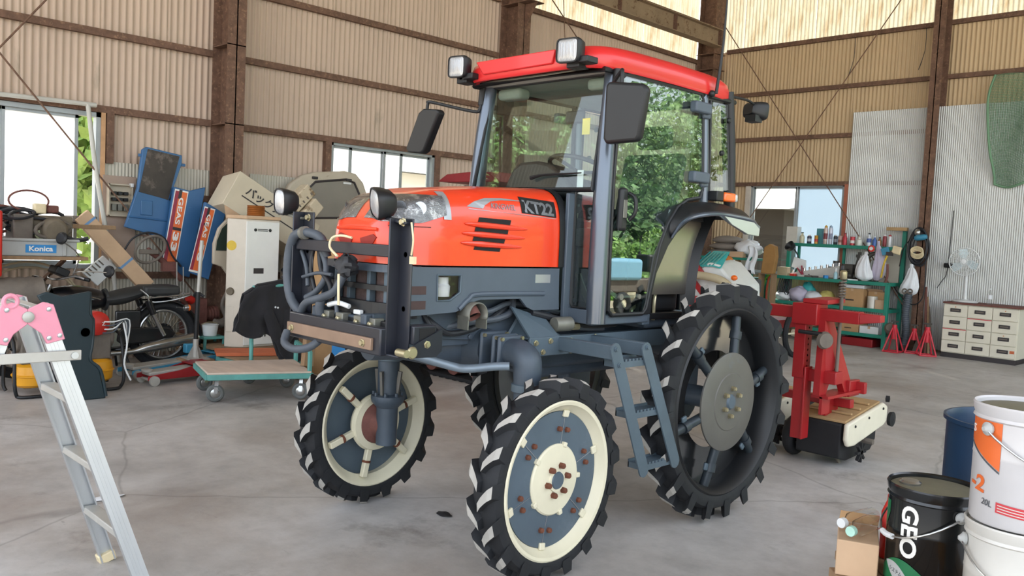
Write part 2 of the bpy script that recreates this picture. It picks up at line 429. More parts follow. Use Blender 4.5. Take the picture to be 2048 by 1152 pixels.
# windows
def window(name, side, a0, a1, z0, z1, divs, panes, m='sash'):
    w = struct(name)
    def B(u0, u1, v0, v1, d0, d1):
        return MB().bx(XL-d1, XL-d0, u0, u1, v0, v1) if side == 'L' else MB().bx(u0, u1, YB+d0, YB+d1, v0, v1)
    fr = MB(); t = .045
    for q in ((a0, a1, z1-t, z1, -.03, .06), (a0, a1, z0, z0+t, -.03, .06), (a0, a0+t, z0, z1, -.03, .06), (a1-t, a1, z0, z1, -.03, .06)):
        b = B(*q); fr.add(b.v, b.f)
    obj('window_frame', fr, m, w, smooth=0)
    for i, (u0, u1) in enumerate(zip(divs, divs[1:])):
        s = MB(); d = .01+.022*(i % 2)
        for q in ((u0, u1, z1-t-.03, z1-t, d, d+.02), (u0, u1, z0+t, z0+t+.03, d, d+.02), (u0, u0+.03, z0+t, z1-t, d, d+.02), (u1-.03, u1, z0+t, z1-t, d, d+.02)):
            b = B(*q); s.add(b.v, b.f)
        so = obj('sash', s, m, w, smooth=0)
        if panes[i]: obj('pane', B(u0+.03, u1-.03, z0+t+.03, z1-t-.03, d+.008, d+.012), panes[i], so, smooth=0)
    return w
window('window_1', 'L', *win_L, (.245, 1.25, 2.22, 2.90), ('frosted', 'frosted', 'frosted'))
window('window_2', 'L', *win_M, (5.845, 6.13, 6.64, 6.93, 7.415), ('frosted', 'frosted', 'frosted', 'glass'))
window('window_3', 'B', *win_B, (-8.075, -7.24, -6.405), ('glass', 'frosted_blue'))
# wooden and rusty jambs beside the windows
def trim(name, mb, m): o = obj(name, mb, m, None, smooth=0); o['kind'] = 'structure'; return o
trim('trim_2', MB().bx(XL-.02, XL+.05, 3.10, 3.14, .9, 2.56), mat('pale_wood_jamb', '#c39a74', .8))
trim('trim_3', MB().bx(XL-.02, XL+.06, 3.15, 3.22, 2.03, 2.56), 'rust')
trim('trim_4', MB().bx(XL-.02, XL+.06, 5.72, 5.80, .9, 2.56), 'rust')
trim('trim_5', MB().bx(XL-.02, XL+.06, 7.46, 7.54, .9, 2.56), 'rust')
trim('trim_6', MB().bx(-6.36, -6.28, YB-.06, YB+.02, .9, 2.62), mat('red_oxide_jamb', '#a4644e', .8))
trim('trim_7', MB().bx(-8.22, -8.12, YB-.05, YB+.02, .9, 2.64), mat('pale_jamb', '#c6beb4', .7))
# floor, roof, outside ground
o = obj('floor', MB().bx(XL-.05, 2.7, -3.0, YB+.05, -.12, 0), 'floor', smooth=0); o['kind'] = 'structure'
o = obj('ceiling', MB().bx(XL-.3, 2.9, -3.2, YB+.3, TOP, TOP+.1), 'ceil', smooth=0); o['kind'] = 'structure'
o = obj('ground', MB().bx(-40, 60, -40, 60, -.3, -.13), 'soil', smooth=0); o['kind'] = 'structure'
# ------------------------------------------------------------------ tractor materials
M['red'] = mat('tractor_red_paint', '#e4401f', .28, 0, var=.04, scale=2, coat=.6)
M['roof_red'] = mat('cab_roof_red', '#cf2527', .38, 0, var=.05, scale=2, coat=.3)
M['slate_blue'] = mat('grey_blue_plastic', '#4c5763', .5, 0, var=.08, scale=5)
M['chassis'] = mat('grey_blue_cast_paint', '#414c58', .5, .1, var=.15, scale=7, spots='#39424c', spot_at=.66, bump=.1)
M['step_grey'] = mat('step_grey_paint', '#51606b', .5, .1, var=.1, scale=7)
M['pillar'] = mat('pillar_metallic_grey', '#5b6470', .3, .55, var=.05, scale=3, coat=.4)
M['black'] = mat('black_plastic', '#15171a', .5, 0, var=.15, scale=6)
M['dark'] = mat('dark_recess', '#0e0f11', .8, 0, var=.1)
M['rubber'] = mat('tyre_rubber', '#191b1f', .75, 0, var=.22, scale=6, spots='#26282b', spot_at=.64, spot_scale=5, bump=.08)
M['chalk'] = mat('chalky_lug_face', '#a5a29c', .95, 0, var=.12, scale=10, spots='#5c5a57', spot_at=.68, spot_scale=12)
M['cream'] = mat('cream_rim_paint', '#d9d3ba', .45, 0, var=.05, scale=6, spots='#b08a5c', spot_at=.73, spot_scale=8)
M['disc_blue'] = mat('wheel_disc_grey', '#52606c', .5, .15, var=.1, scale=4, spots='#5d6a77', spot_at=.64, spot_scale=5)
M['rustbolt'] = mat('rusty_bolt', '#6a3f2e', .85, .1, var=.25, scale=30)
M['zinc'] = mat('zinc_bolt', '#b6ad8e', .35, .8, var=.1, scale=20)
M['steel_disc'] = mat('grey_steel_disc', '#66645f', .55, .35, var=.08, scale=5, spots='#66686b', spot_at=.62, spot_scale=6)
M['steel_bright'] = mat('bright_steel', '#b9bcc0', .22, .95, var=.06, scale=5)
M['black_frame'] = mat('black_guard_paint', '#23262f', .36, .2, var=.15, scale=6, coat=.2)
M['bronze_strip'] = mat('brown_bumper_strip', '#8d7563', .5, .3, var=.12, scale=8)
M['hose'] = mat('grey_hose', '#474e57', .55, 0, var=.15, scale=12)
M['hose_black'] = mat('black_hose', '#1f2126', .55, 0, var=.15, scale=12)
M['chrome'] = mat('lamp_reflector', '#e8eaec', .12, 1.0, var=.05, scale=10)
def lens_mat():
    m, nt, out = new_mat('ribbed_lamp_lens')
    b = N(nt, 'ShaderNodeBsdfPrincipled'); b.inputs['Base Color'].default_value = (.50, .52, .54, 1); b.inputs['Roughness'].default_value = .22; b.inputs['Metallic'].default_value = .5
    tc = N(nt, 'ShaderNodeTexCoord'); w = N(nt, 'ShaderNodeTexWave'); w.inputs['Scale'].default_value = 38; w.bands_direction = 'X'
    nt.links.new(tc.outputs['Object'], w.inputs['Vector'])
    bp = N(nt, 'ShaderNodeBump'); bp.inputs['Strength'].default_value = .35; bp.inputs['Distance'].default_value = .004
    nt.links.new(w.outputs['Fac'], bp.inputs['Height']); nt.links.new(bp.outputs[0], b.inputs['Normal']); nt.links.new(b.outputs[0], out.inputs[0]); return m
M['lens'] = lens_mat()
M['reflector'] = mat('faceted_reflector', '#8f9296', .2, .85, var=.35, scale=30, spots='#d5d8da', spot_at=.56, spot_scale=24, bump=.5)
M['orange'] = mat('amber_lens', '#e8681a', .25, 0, var=.05, coat=.5)
M['silver'] = mat('silver_decal', '#a9acb0', .35, .5, var=.03)
M['white'] = mat('white_plastic', '#d8dbdc', .45, 0, var=.04)
M['seat'] = mat('seat_fabric', '#4a4b4d', .9, 0, var=.12, scale=20)
M['liner'] = mat('cab_liner_grey', '#a3a79f', .85, 0, var=.08)
M['wire_cream'] = mat('cream_wire', '#d9c9a4', .5)
M['exhaust'] = mat('exhaust_rust', '#6f4740', .75, .2, var=.2, scale=20)
M['shield'] = mat('exhaust_shield', '#77776f', .5, .4, var=.15, scale=12)
M['radiator_in'] = mat('rusty_radiator_side', '#4a3a38', .85)
M['ring_gloss'] = mat('glossy_dark_plate', '#5b5c5e', .16, .85, var=.1)
M['spoke_dark'] = mat('dark_spoke_paint', '#2e363d', .45, .2, var=.15)
M['beige_in'] = mat('dusty_inner_plate', '#8d8272', .8)
M['steel_warm'] = mat('stainless_sheet', '#9c948c', .32, .9, var=.05, scale=3)

# ------------------------------------------------------------------ tractor
CX = -3.14
T = thing('tractor', 'orange-red high-clearance tractor with glazed cab and tall narrow wheels, in the middle of the floor', 'tractor', (CX, 3.4, 0))
FY, RY = 2.72, 4.10

def tyre_mesh(xc, yc, R0, rb, w, nl, lug_h, s, lug_w, ang):
    """agricultural tyre, axis x; chevron lugs with chalky worn faces"""
    mb = MB(); zc = R0; Rc = R0-lug_h
    prof = [(rb, -w*.36), (rb+.012, -w*.44), (rb+(Rc-rb)*.55, -w*.5), (Rc-.012, -w*.46), (Rc, -w*.30), (Rc+.004, 0), (Rc, w*.30), (Rc-.012, w*.46), (rb+(Rc-rb)*.55, w*.5), (rb+.012, w*.44), (rb, w*.36)]
    mb.lathe(prof, (xc, yc, zc), (1, 0, 0), 72, closed=True)
    def P(r, a, x): return (xc+x, yc+r*math.sin(a), zc+r*math.cos(a))
    for k in range(nl):
        for side in (-1, 1):
            a0 = 2*math.pi*(k+(.5 if side > 0 else 0))/nl
            secs = []
            K = 4
            for q in range(K+1):
                t = q/K; x = side*w*(.02+.50*t); a = a0+ang*(t**.8)
                rt = R0-(.0 if t < .8 else .012*(t-.8)/.2); rbm = Rc-(.006+.02*t*t); hw = lug_w*(.36+.14*t)/R0
                secs.append([P(rbm, a-hw*1.5, x), P(rt, a-hw, x), P(rt, a+hw, x), P(rbm, a+hw*1.5, x)])
            # the lug runs down the shoulder
            x = side*w*.53; a = a0+ang*1.03; hw = lug_w*.5/R0; rd = Rc-.045
            secs.append([P(rd, a-hw*1.2, x*.985), P(rd+.02, a-hw, x), P(rd+.02, a+hw, x), P(rd, a+hw*1.2, x*.985)])
            vs = [p for sc in secs for p in sc]; n = len(secs)
            for i in range(n-1):
                b = i*4
                for j in range(3):
                    f = [b+j, b+j+1, b+4+j+1, b+4+j]
                    mb.add([vs[q] for q in f], [(0, 1, 2, 3)], 1 if (j == 1 and i < K) else 0)
            mb.add(secs[0], [(0, 1, 2, 3)]); mb.add(secs[-1], [(3, 2, 1, 0)])
    return mb
def ring_bolts(parent, name, xc, yc, zc, r, n, a0, size, h, s, m, hexn=6):
    for k in range(n):
        a = a0+2*math.pi*k/n; y = yc+r*math.sin(a); z = zc+r*math.cos(a)
        obj(name, MB().lathe([(size, 0), (size, h*.7), (size*.7, h)], (xc, y, z), (s, 0, 0), hexn), m, parent, smooth=20)

def front_wheel(s):
    xc = CX+s*.675; R0 = .447; K_ = .66
    ty = obj('front_wheel', tyre_mesh(xc, FY, R0, .335, .135, 17, .034, s, .052, .17), ['rubber', 'chalk'], T, smooth=30, at=(xc, FY, R0))
    ty['label'] = 'narrow front wheel with black lugged tyre and cream rim'
    o = (xc, FY, R0); ax = (s, 0, 0)
    obj('rim', MB().lathe([(a_, b_*K_) for a_, b_ in [(.352, .095), (.345, .102), (.332, .096), (.322, .07), (.300, .035), (.296, -.03), (.318, -.06), (.334, -.09), (.345, -.098), (.352, -.092), (.330, -.05), (.310, -.02), (.312, .03), (.335, .07)]], o, ax, 72, closed=True), 'cream', ty)
    obj('wheel_disc', MB().lathe([(.298, .018), (.298, .026), (.10, .03), (.10, .022)], o, ax, 60, closed=True), 'disc_blue', ty)
    # six seams between the sector plates
    for k in range(6):
        a = R(12+60*k)
        y0, z0 = FY+.15*math.sin(a), R0+.15*math.cos(a); y1, z1 = FY+.297*math.sin(a), R0+.297*math.cos(a)
        obj('sector_seam', MB().bar((xc+s*.0295, y0, z0), (xc+s*.0275, y1, z1), .003, .004, (s, 0, 0)), 'steel_bright', ty)
        obj('rim_lug', MB().bar((xc+s*.03, FY+.275*math.sin(a), R0+.275*math.cos(a)), (xc+s*.034, FY+.305*math.sin(a), R0+.305*math.cos(a)), .035, .012, (s, 0, 0)), 'cream', ty, bevel=.003)
        for d in (-6.5, 6.5):
            b = R(12+60*k+d*(1.1)); q = .222
            obj('disc_bolt', MB().lathe([(.0125, 0), (.0125, .012), (.008, .018)], (xc+s*.028, FY+q*math.sin(b), R0+q*math.cos(b)), ax, 6), 'rustbolt', ty, smooth=20)
    obj('hub_plate', MB().lathe([(.0, .052), (.05, .052), (.052, .046), (.085, .046), (.15, .040), (.157, .034), (.157, .026), (.0, .026)], o, ax, 60), 'cream', ty)
    obj('hub_cap', MB().lathe([(.0, .058), (.036, .058), (.040, .05)], o, ax, 24), 'disc_blue', ty)
    ring_bolts(ty, 'wheel_nut', xc+s*.046, FY, R0, .066, 6, R(20), .014, .024, s, 'rustbolt')
    for k in range(5):
        a = R(20+72*k)
        obj('hub_tab', MB().box((xc+s*.036, FY+.157*math.sin(a), R0+.157*math.cos(a)), (.02, .022, .022), Matrix.Rotation(-a, 3, 'X')), 'cream', ty, bevel=.003)
    # inner side: hub ring and six spokes
    obj('inner_hub_ring', MB().lathe([(.150, -.03), (.158, -.05), (.150, -.075), (.115, -.08), (.105, -.06), (.11, -.02)], o, ax, 48, closed=True), 'cream', ty)
    for k in range(6):
        a = R(12+60*k)
        sp = obj('spoke', MB().bar((xc-s*.045, FY+.145*math.sin(a), R0+.145*math.cos(a)), (xc-s*.045, FY+.305*math.sin(a), R0+.305*math.cos(a)), .034, .03, (s, 0, 0)), 'cream', ty, bevel=.004)
        obj('spoke_clamp', MB().lathe([(.024, -.006), (.024, .006)], (xc-s*.045, FY+.22*math.sin(a), R0+.22*math.cos(a)), (0, math.sin(a), math.cos(a)), 12), 'rustbolt', ty)
    # final drive case standing inside the wheel
    kx = CX+s*.515
    fd = obj('front_final_drive', MB().lathe([(.055, -.10), (.058, .10), (.085, .13), (.090, .15), (.088, .165), (.055, .175), (.058, .34), (.060, .42), (.060, .48)], (kx, FY, R0), (0, 0, 1), 28), 'chassis', T)
    obj('drive_cone', MB().lathe([(.055, 0), (.075, .05), (.11, .07), (.112, .085)], (kx, FY, R0), (s, 0, 0), 28), 'exhaust', fd)
    for q in range(8):
        a = q*math.pi/4; obj('flange_bolt', MB().cyl((kx+.076*math.cos(a), FY+.076*math.sin(a), R0+.16), (kx+.076*math.cos(a), FY+.076*math.sin(a), R0+.185), .009, 6), 'chassis', fd)
    for q in range(4):
        a = q*math.pi/2+.4; obj('case_rib', MB().bar((kx+.055*math.cos(a), FY+.055*math.sin(a), R0+.17), (kx+.072*math.cos(a), FY+.072*math.sin(a), R0+.30), .014, .02, (math.cos(a), math.sin(a), 0)), 'steel_disc', fd)
    # elbow at the axle end
    path = [(CX+s*.34, FY, .965), (CX+s*.42, FY, .968), (CX+s*.475, FY, .962), (CX+s*.508, FY, .935), (kx, FY, .88), (kx, FY, .80)]
    el = obj('axle_elbow', MB().tube(path, [.058, .062, .066, .068, .064, .058], 24), 'chassis', T)
    for xx, rr in ((.36, .092), (.395, .088), (.285, .098)):
        fl = obj('axle_flange', MB().box((CX+s*xx, FY, .965), (.022, rr*1.75, rr*1.75)), 'chassis', T, bevel=.02)
        for yy in (-1, 1):
            for zz in (-1, 1): obj('flange_bolt', MB().cyl((CX+s*(xx+.008), FY+yy*rr*.72, .965+zz*rr*.72), (CX+s*(xx+.022), FY+yy*rr*.72, .965+zz*rr*.72), .009, 6), 'zinc', fl)
    obj('clamp_band', MB().lathe([(.060, 0), (.070, .004), (.070, .036), (.060, .04)], (kx, FY, .80), (0, 0, 1), 28, closed=True), 'step_grey', T)
    ty.rotation_euler.z = R(3)
    return ty
front_wheel(1); front_wheel(-1)

def rear_wheel(s):
    xc = CX+s*.668; R0 = .648; DX = .058
    ty = obj('rear_wheel', tyre_mesh(xc, RY, R0, .505, .145, 20, .06, s, .05, .12), ['rubber', 'chalk'], T, smooth=30)
    ty['label'] = 'tall narrow rear wheel with deep lugs and black rim'
    o = (xc, RY, R0); ax = (s, 0, 0)
    obj('rim', MB().lathe([(.515, .062), (.505, .070), (.495, .060), (.475, .03), (.468, -.02), (.470, -.06), (.50, -.07), (.515, -.066), (.50, -.05), (.482, -.02), (.485, .03)], o, ax, 80, closed=True), 'black', ty)
    obj('inner_ring_plate', MB().lathe([(.470, -.060), (.470, -.054), (.27, -.050), (.27, -.056)], o, ax, 72, closed=True), 'ring_gloss', ty)
    obj('hub_disc', MB().lathe([(.0, .066), (.155, .066), (.160, .062), (.262, .057), (.270, .053), (.270, .044), (.0, .044)], o, ax, 72), 'steel_disc', ty)
    obj('hub_cap', MB().lathe([(.0, .076), (.034, .076), (.042, .068), (.045, .064)], o, ax, 24), 'disc_blue', ty)
    ring_bolts(ty, 'wheel_nut', xc+s*.064, RY, R0, .075, 6, R(5), .014, .028, s, 'zinc')
    for k in range(6):
        a = R(14+60*k)
        sp = obj('spoke', MB().tube([(xc+s*.032, RY+.22*math.sin(a), R0+.22*math.cos(a)), (xc+s*.018, RY+.35*math.sin(a), R0+.35*math.cos(a)), (xc+s*.0, RY+.475*math.sin(a), R0+.475*math.cos(a))], .026, 14), 'spoke_dark', ty)
        p = Vector((xc+s*.016, RY+.37*math.sin(a), R0+.37*math.cos(a))); ca = Vector((0, math.cos(a), -math.sin(a)))
        obj('spoke_clamp', MB().lathe([(.033, -.022), (.033, .022)], p, (0, math.sin(a), math.cos(a)), 14), 'spoke_dark', ty)
        obj('clamp_ear', MB().bar(p+ca*.02, p+ca*.058, .04, .016, (s, 0, 0)), 'step_grey', ty, bevel=.006)
    # drop gear case behind the wheel
    gx = CX+s*.40
    obj('rear_drop_case', MB().prism([(gx-.05, RY-.13, .98), (gx-.05, RY+.13, .98), (gx-.05, RY+.11, .55), (gx-.05, RY+.05, .50), (gx-.05, RY-.05, .50), (gx-.05, RY-.11, .55)], (.1, 0, 0)), 'chassis', T, bevel=.02)
    obj('rear_axle_stub', MB().cyl((gx, RY, R0), (CX+s*.70, RY, R0), .06, 24), 'chassis', T)
    return ty
rear_wheel(1); rear_wheel(-1)

# ---- chassis
ch = obj('chassis_frame', MB().bx(CX-.21, CX-.17, 2.05, 4.35, .98, 1.14).bx(CX+.17, CX+.21, 2.05, 3.2, .98, 1.14).bx(CX-.2, CX+.2, 2.1, 2.2, .98, 1.12), 'chassis', T, bevel=.006)
obj('engine_block', MB().bx(CX-.15, CX+.15, 2.3, 3.1, 1.0, 1.34).bx(CX-.18, CX+.18, 2.5, 2.9, 1.12, 1.30), 'chassis', T, bevel=.02)
obj('gearbox', MB().bx(CX-.19, CX+.19, 3.0, 4.35, .82, 1.12).bx(CX-.14, CX+.14, 3.2, 4.3, .76, .86), 'chassis', T, bevel=.03)
obj('rear_axle_housing', MB().cyl((CX-.42, RY, .95), (CX+.42, RY, .95), .10, 24), 'chassis', T)
obj('front_axle_beam', MB().tube([(CX-.27, FY, .965), (CX-.16, FY, .965), (CX, FY, .955), (CX+.16, FY, .965), (CX+.27, FY, .965)], [.085, .10, .13, .10, .085], 24), 'chassis', T)
obj('front_axle_case', MB().tube([(CX+.02, 2.2, .98), (CX+.03, 2.40, .985), (CX+.06, 2.60, .965), (CX+.08, 2.72, .96)], [.07, .085, .11, .10], 20), 'chassis', T)
# side plate with its bolt heads
sp = obj('side_plate', MB().prism([(CX+.215, 2.08, 1.14), (CX+.215, 2.35, 1.15), (CX+.215, 2.62, 1.17), (CX+.215, 2.85, 1.13), (CX+.215, 3.16, 1.12), (CX+.215, 3.16, .97), (CX+.215, 2.98, .97), (CX+.215, 2.95, 1.00), (CX+.215, 2.72, 1.0), (CX+.215, 2.45, 1.02), (CX+.215, 2.25, 1.0), (CX+.215, 2.08, 1.0)], (.012, 0, 0)), 'chassis', T, smooth=0)
for y, z in ((2.80, 1.09), (2.92, 1.09), (3.0, 1.06), (2.88, 1.02), (2.62, 1.02), (2.68, 1.02), (3.04, 1.02), (2.30, 1.06), (3.09, 1.09)):
    obj('plate_bolt', MB().lathe([(.012, 0), (.012, .007), (.007, .01)], (CX+.227, y, z), (1, 0, 0), 6), 'chassis', sp, smooth=20)
# side beam from the axle to the cab and the step
mb = MB().bx(CX+.40, CX+.415, 2.83, 4.25, .935, 1.025).bx(CX+.37, CX+.41, 2.83, 4.25, 1.015, 1.025)
bm_ = obj('side_beam', mb, 'step_grey', T, bevel=.003)
for y, z in ((2.87, 1.0), (2.97, 1.005), (2.92, .955), (3.12, 1.0), (3.12, .95), (3.30, 1.01)):
    obj('beam_bolt', MB().lathe([(.015, 0), (.015, .004), (.010, .005), (.010, .012)], (CX+.415, y, z), (1, 0, 0), 6), 'zinc', bm_, smooth=20)
obj('beam_gusset', MB().prism([(CX+.25, 2.84, 1.025), (CX+.405, 2.84, 1.025), (CX+.405, 3.05, 1.025), (CX+.25, 2.92, 1.13)], (0, .012, .0)).prism([(CX+.40, 2.84, 1.02), (CX+.40, 3.04, 1.02), (CX+.30, 3.04, 1.10), (CX+.26, 2.84, 1.16)], (.012, 0, 0)), 'step_grey', T, smooth=0)
obj('side_beam', MB().bx(CX-.415, CX-.40, 2.83, 4.25, .935, 1.025), 'step_grey', T, bevel=.003)
# step ladder of the cab, hung outside the wheel line
SX = CX+.745
def rail(y0, z0, y1, z1, x=SX):
    mb = MB(); a = Vector((x, y0, z0)); b = Vector((x, y1, z1)); d = (b-a).normalized(); n = Vector((0, -d.z, d.y)); w = .034
    poly = []
    for c, sg in ((a, -1), (b, 1)):
        for q in range(7):
            t = math.pi*q/6
            poly.append(c+n*w*math.cos(t)*(1 if sg < 0 else -1)+d*sg*w*math.sin(t))
    return mb.prism(poly, (.008, 0, 0)).bar(a+n*w+Vector((-.008, 0, 0)), b+n*w+Vector((-.008, 0, 0)), .03, .004, (0, n.y, n.z))
st = obj('step', rail(3.045, 1.0, 3.315, .40), 'step_grey', T, smooth=20)
obj('step_rail', rail(3.28, .99, 3.575, .405), 'step_grey', st, smooth=20)
for t in (.10, .52, .965):
    y = 3.045+.27*t; z = 1.0-.60*t
    mb = MB().bx(SX-.10, SX-.002, y+.02, y+.265, z-.028, z).bx(SX-.10, SX-.094, y+.02, y+.265, z-.028, z+.012)
    for q in range(8): mb.bx(SX-.012, SX-.004, y+.035+q*.028, y+.049+q*.028, z, z+.010)
    tr_ = obj('tread', mb, 'step_grey', st, smooth=0)
for ya in (3.03, 3.27): obj('step_bracket', MB().bx(CX+.41, SX+.0, ya, ya+.04, .955, 1.02), 'step_grey', T, bevel=.004)
for ya, za in ((3.045, 1.005), (3.28, 1.0), (3.075, .93)): obj('step_bolt', MB().lathe([(.013, 0), (.013, .004), (.009, .005), (.009, .012)], (SX+.008, ya, za), (1, 0, 0), 8), 'step_grey', st, smooth=20)
# tie rod
obj('tie_rod', MB().tube([(CX+.16, 2.12, 1.0), (CX+.2, 2.2, .985), (CX+.30, 2.44, .91), (CX+.36, 2.50, .90), (CX+.44, 2.58, .915), (CX+.49, 2.63, .92)], .019, 14), mat('light_blue_grey_rod', '#74828f', .4, .3), T)

# ---- hood
HB = 1.352; HN = 4.6
def lerp_tab(tab, y):
    if y <= tab[0][0]: return tab[0][1]
    for (a, u), (b, v) in zip(tab, tab[1:]):
        if y <= b:
            t = (y-a)/(b-a); t = t*t*(3-2*t) if len(tab) < 4 else t
            return u+(v-u)*t
    return tab[-1][1]
HW = [(2.135, .150), (2.143, .185), (2.163, .215), (2.196, .240), (2.237, .262), (2.302, .282), (2.40, .295), (2.7, .302), (3.12, .305)]
HT = [(2.135, 1.515), (2.143, 1.535), (2.163, 1.565), (2.196, 1.607), (2.237, 1.640), (2.302, 1.668), (2.40, 1.692), (2.7, 1.722), (3.12, 1.742)]
def hood_pt(y, th, off=0.0):
    w = lerp_tab(HW, y)+off; h = lerp_tab(HT, y)-HB+off
    e = 2/HN
    return Vector((CX+w*(abs(math.cos(th))**e)*(1 if math.cos(th) >= 0 else -1), y, HB+h*(max(0, math.sin(th))**e)))
def hood_x(y, z, off=.0015):
    w = lerp_tab(HW, y)+off; h = lerp_tab(HT, y)-HB+off
    q = min(.999, max(0, (z-HB)/h)); return CX+w*(1-q**HN)**(1/HN)
ys = [2.135, 2.143, 2.163, 2.196, 2.237, 2.302, 2.40, 2.55, 2.7, 2.9, 3.12]
mb = MB(); mb.grid(lambda u, v: hood_pt(ys[int(round(v*(len(ys)-1)))], math.pi*u), 61, len(ys))
front = [hood_pt(2.135, math.pi*i/60) for i in range(61)]; mb.add(front, [tuple(range(61))])
hood = obj('hood', mb, 'red', T, smooth=38)
# front seam and lower lip, intake mouths
obj('hood_seam', MB().tube([Vector((hood_x(y, 1.515, .001), y, 1.515)) for y in (2.16, 2.18, 2.20, 2.25, 2.32)], .0025, 5), 'exhaust', hood)
for sx in (-1, 1):
    obj('intake_mouth', MB().prism([(CX+sx*.03, 2.131, 1.455), (CX+sx*.125, 2.131, 1.475), (CX+sx*.15, 2.131, 1.462), (CX+sx*.12, 2.131, 1.43), (CX+sx*.04, 2.131, 1.425)], (0, .006, 0)), mat('grille_red_dark', '#8e1f14', .5), hood, smooth=0)
obj('hood_ridge', MB().tube([(CX-.15, 2.136, 1.495), (CX, 2.130, 1.498), (CX+.15, 2.136, 1.495)], .008, 8), 'red', hood)
obj('hood_ridge', MB().tube([(CX-.14, 2.136, 1.40), (CX, 2.130, 1.398), (CX+.14, 2.136, 1.40)], .008, 8), 'red', hood)
# headlamps wrapped round the corners
def z_to_th(q): return math.asin(min(1, max(0, q))**(HN/2))
def patch(y0, y1, f0, f1, off, side, n=10, k=8):
    def fn(u, v):
        y = y0+(y1-y0)*u; a = f0(u); b = f1(u); z = a+(b-a)*v
        h = lerp_tab(HT, y)-HB; th = z_to_th((z-HB)/h); p = hood_pt(y, th, off)
        if side < 0: p.x = 2*CX-p.x
        return p
    return MB().grid(fn, n, k)
for sx in (1, -1):
    yq = lambda u: 2.146+(2.40-2.146)*u
    lo = lambda u: 1.528+.04*max(0, u-.5)/.5; hi = lambda u: min(lerp_tab(HT, yq(u))-.00001, 1.652)
    hl = obj('headlamp', patch(2.146, 2.40, lo, hi, .005, sx, 14, 18), 'reflector', hood)
    obj('headlamp_cover', patch(2.146, 2.402, lambda u: lo(u)-.003, lambda u: hi(u)+.001, .010, sx, 14, 18), 'clear_plastic', hl)
    yy = [2.085+.315*i/8 for i in range(9)]
    obj('headlamp_trim', patch(2.385, 2.425, lambda u: 1.55, lambda u: 1.672, .004, sx, 4), 'silver', hl)
    for q in (2.22, 2.29):
        c = Vector((hood_x(q, 1.59, -.01), q, 1.592)); c.x = c.x if sx > 0 else 2*CX-c.x
        obj('lamp_bulb', MB().lathe([(.006, 0), (.026, .012), (.030, .016)], c, (sx*.6, -.8, .1), 16), 'steel_bright', hl)
# side louvres
def sidepoly(pts, off): return [Vector((hood_x(y, z, off), y, z)) for y, z in pts]
lv = None
for q, (y0, y1, z0, z1) in enumerate(((2.575, 2.785, 1.542, 1.572), (2.555, 2.770, 1.500, 1.535), (2.545, 2.750, 1.458, 1.492), (2.555, 2.725, 1.425, 1.450))):
    obj('louvre_opening', MB().add(sidepoly([(y0+.0, z0), (y1-.01, z0-.006), (y1, z1-.004), (y0+.012, z1)], .002), [(0, 1, 2, 3)]), 'dark', hood, smooth=0)
for y0, y1, z in ((2.50, 2.89, 1.541), (2.485, 2.875, 1.498), (2.48, 2.855, 1.455)):
    pts = [(y0+(y1-y0)*t, z-.012*t) for t in (0, .08, .3, .7, .92, 1)]; rr = [.002, .009, .014, .012, .007, .002]
    obj('louvre_fin', MB().tube([Vector((hood_x(a, b, .004), a, b)) for a, b in pts], rr, 8), 'red', hood)
for sx in (1,):
    # silver swoosh, name and model plate
    sw = [(2.52, 1.617), (2.57, 1.642), (2.64, 1.662), (2.74, 1.668), (2.86, 1.664), (2.86, 1.660), (2.74, 1.658), (2.67, 1.648), (2.63, 1.628), (2.615, 1.612)]
    obj('swoosh_decal', MB().add(sidepoly(sw, .0016), [tuple(range(10))]), 'silver', hood, smooth=0)
    obj('decal_line', MB().add(sidepoly([(2.53, 1.609), (2.8, 1.600), (3.09, 1.590), (3.09, 1.587), (2.8, 1.597), (2.53, 1.606)], .0016), [tuple(range(6))]), 'silver', hood, smooth=0)
    text('name_lettering', 'KINGWEL', .04, (0, 2.665, 1.617), (0, 1, 0), (0, 0, 1), 'silver', hood, shear=.2, bold=.0006, fit=(.155, .026), wrap=lambda p, z: (hood_x(p.y, p.z-.02*(p.y-2.665), .002), p.y, p.z-.02*(p.y-2.665)))
    obj('model_plate', patch(2.858, 3.095, lambda u: 1.604-.012*u, lambda u: 1.682-.012*u, .0018, 1, 10, 8), 'dark', hood)
    text('model_lettering', 'KT22', .08, (0, 2.872, 1.610), (0, 1, 0), (0, 0, 1), 'silver', hood, shear=-.12, bold=.003, fit=(.208, .060), wrap=lambda p, z: (hood_x(p.y, p.z-.05*(p.y-2.872), .003), p.y, p.z-.05*(p.y-2.872)))
obj('hood_rear_band', MB().grid(lambda u, v: hood_pt(3.12, math.pi*u, .006)+Vector((0, .05*v-.005, 0)), 61, 3), 'black', T)
for yb in (3.135,): obj('bulkhead', MB().add([hood_pt(3.12, math.pi*i/60, -.002)+Vector((0, .03, 0)) for i in range(61)], [tuple(range(61))]), 'black', T)

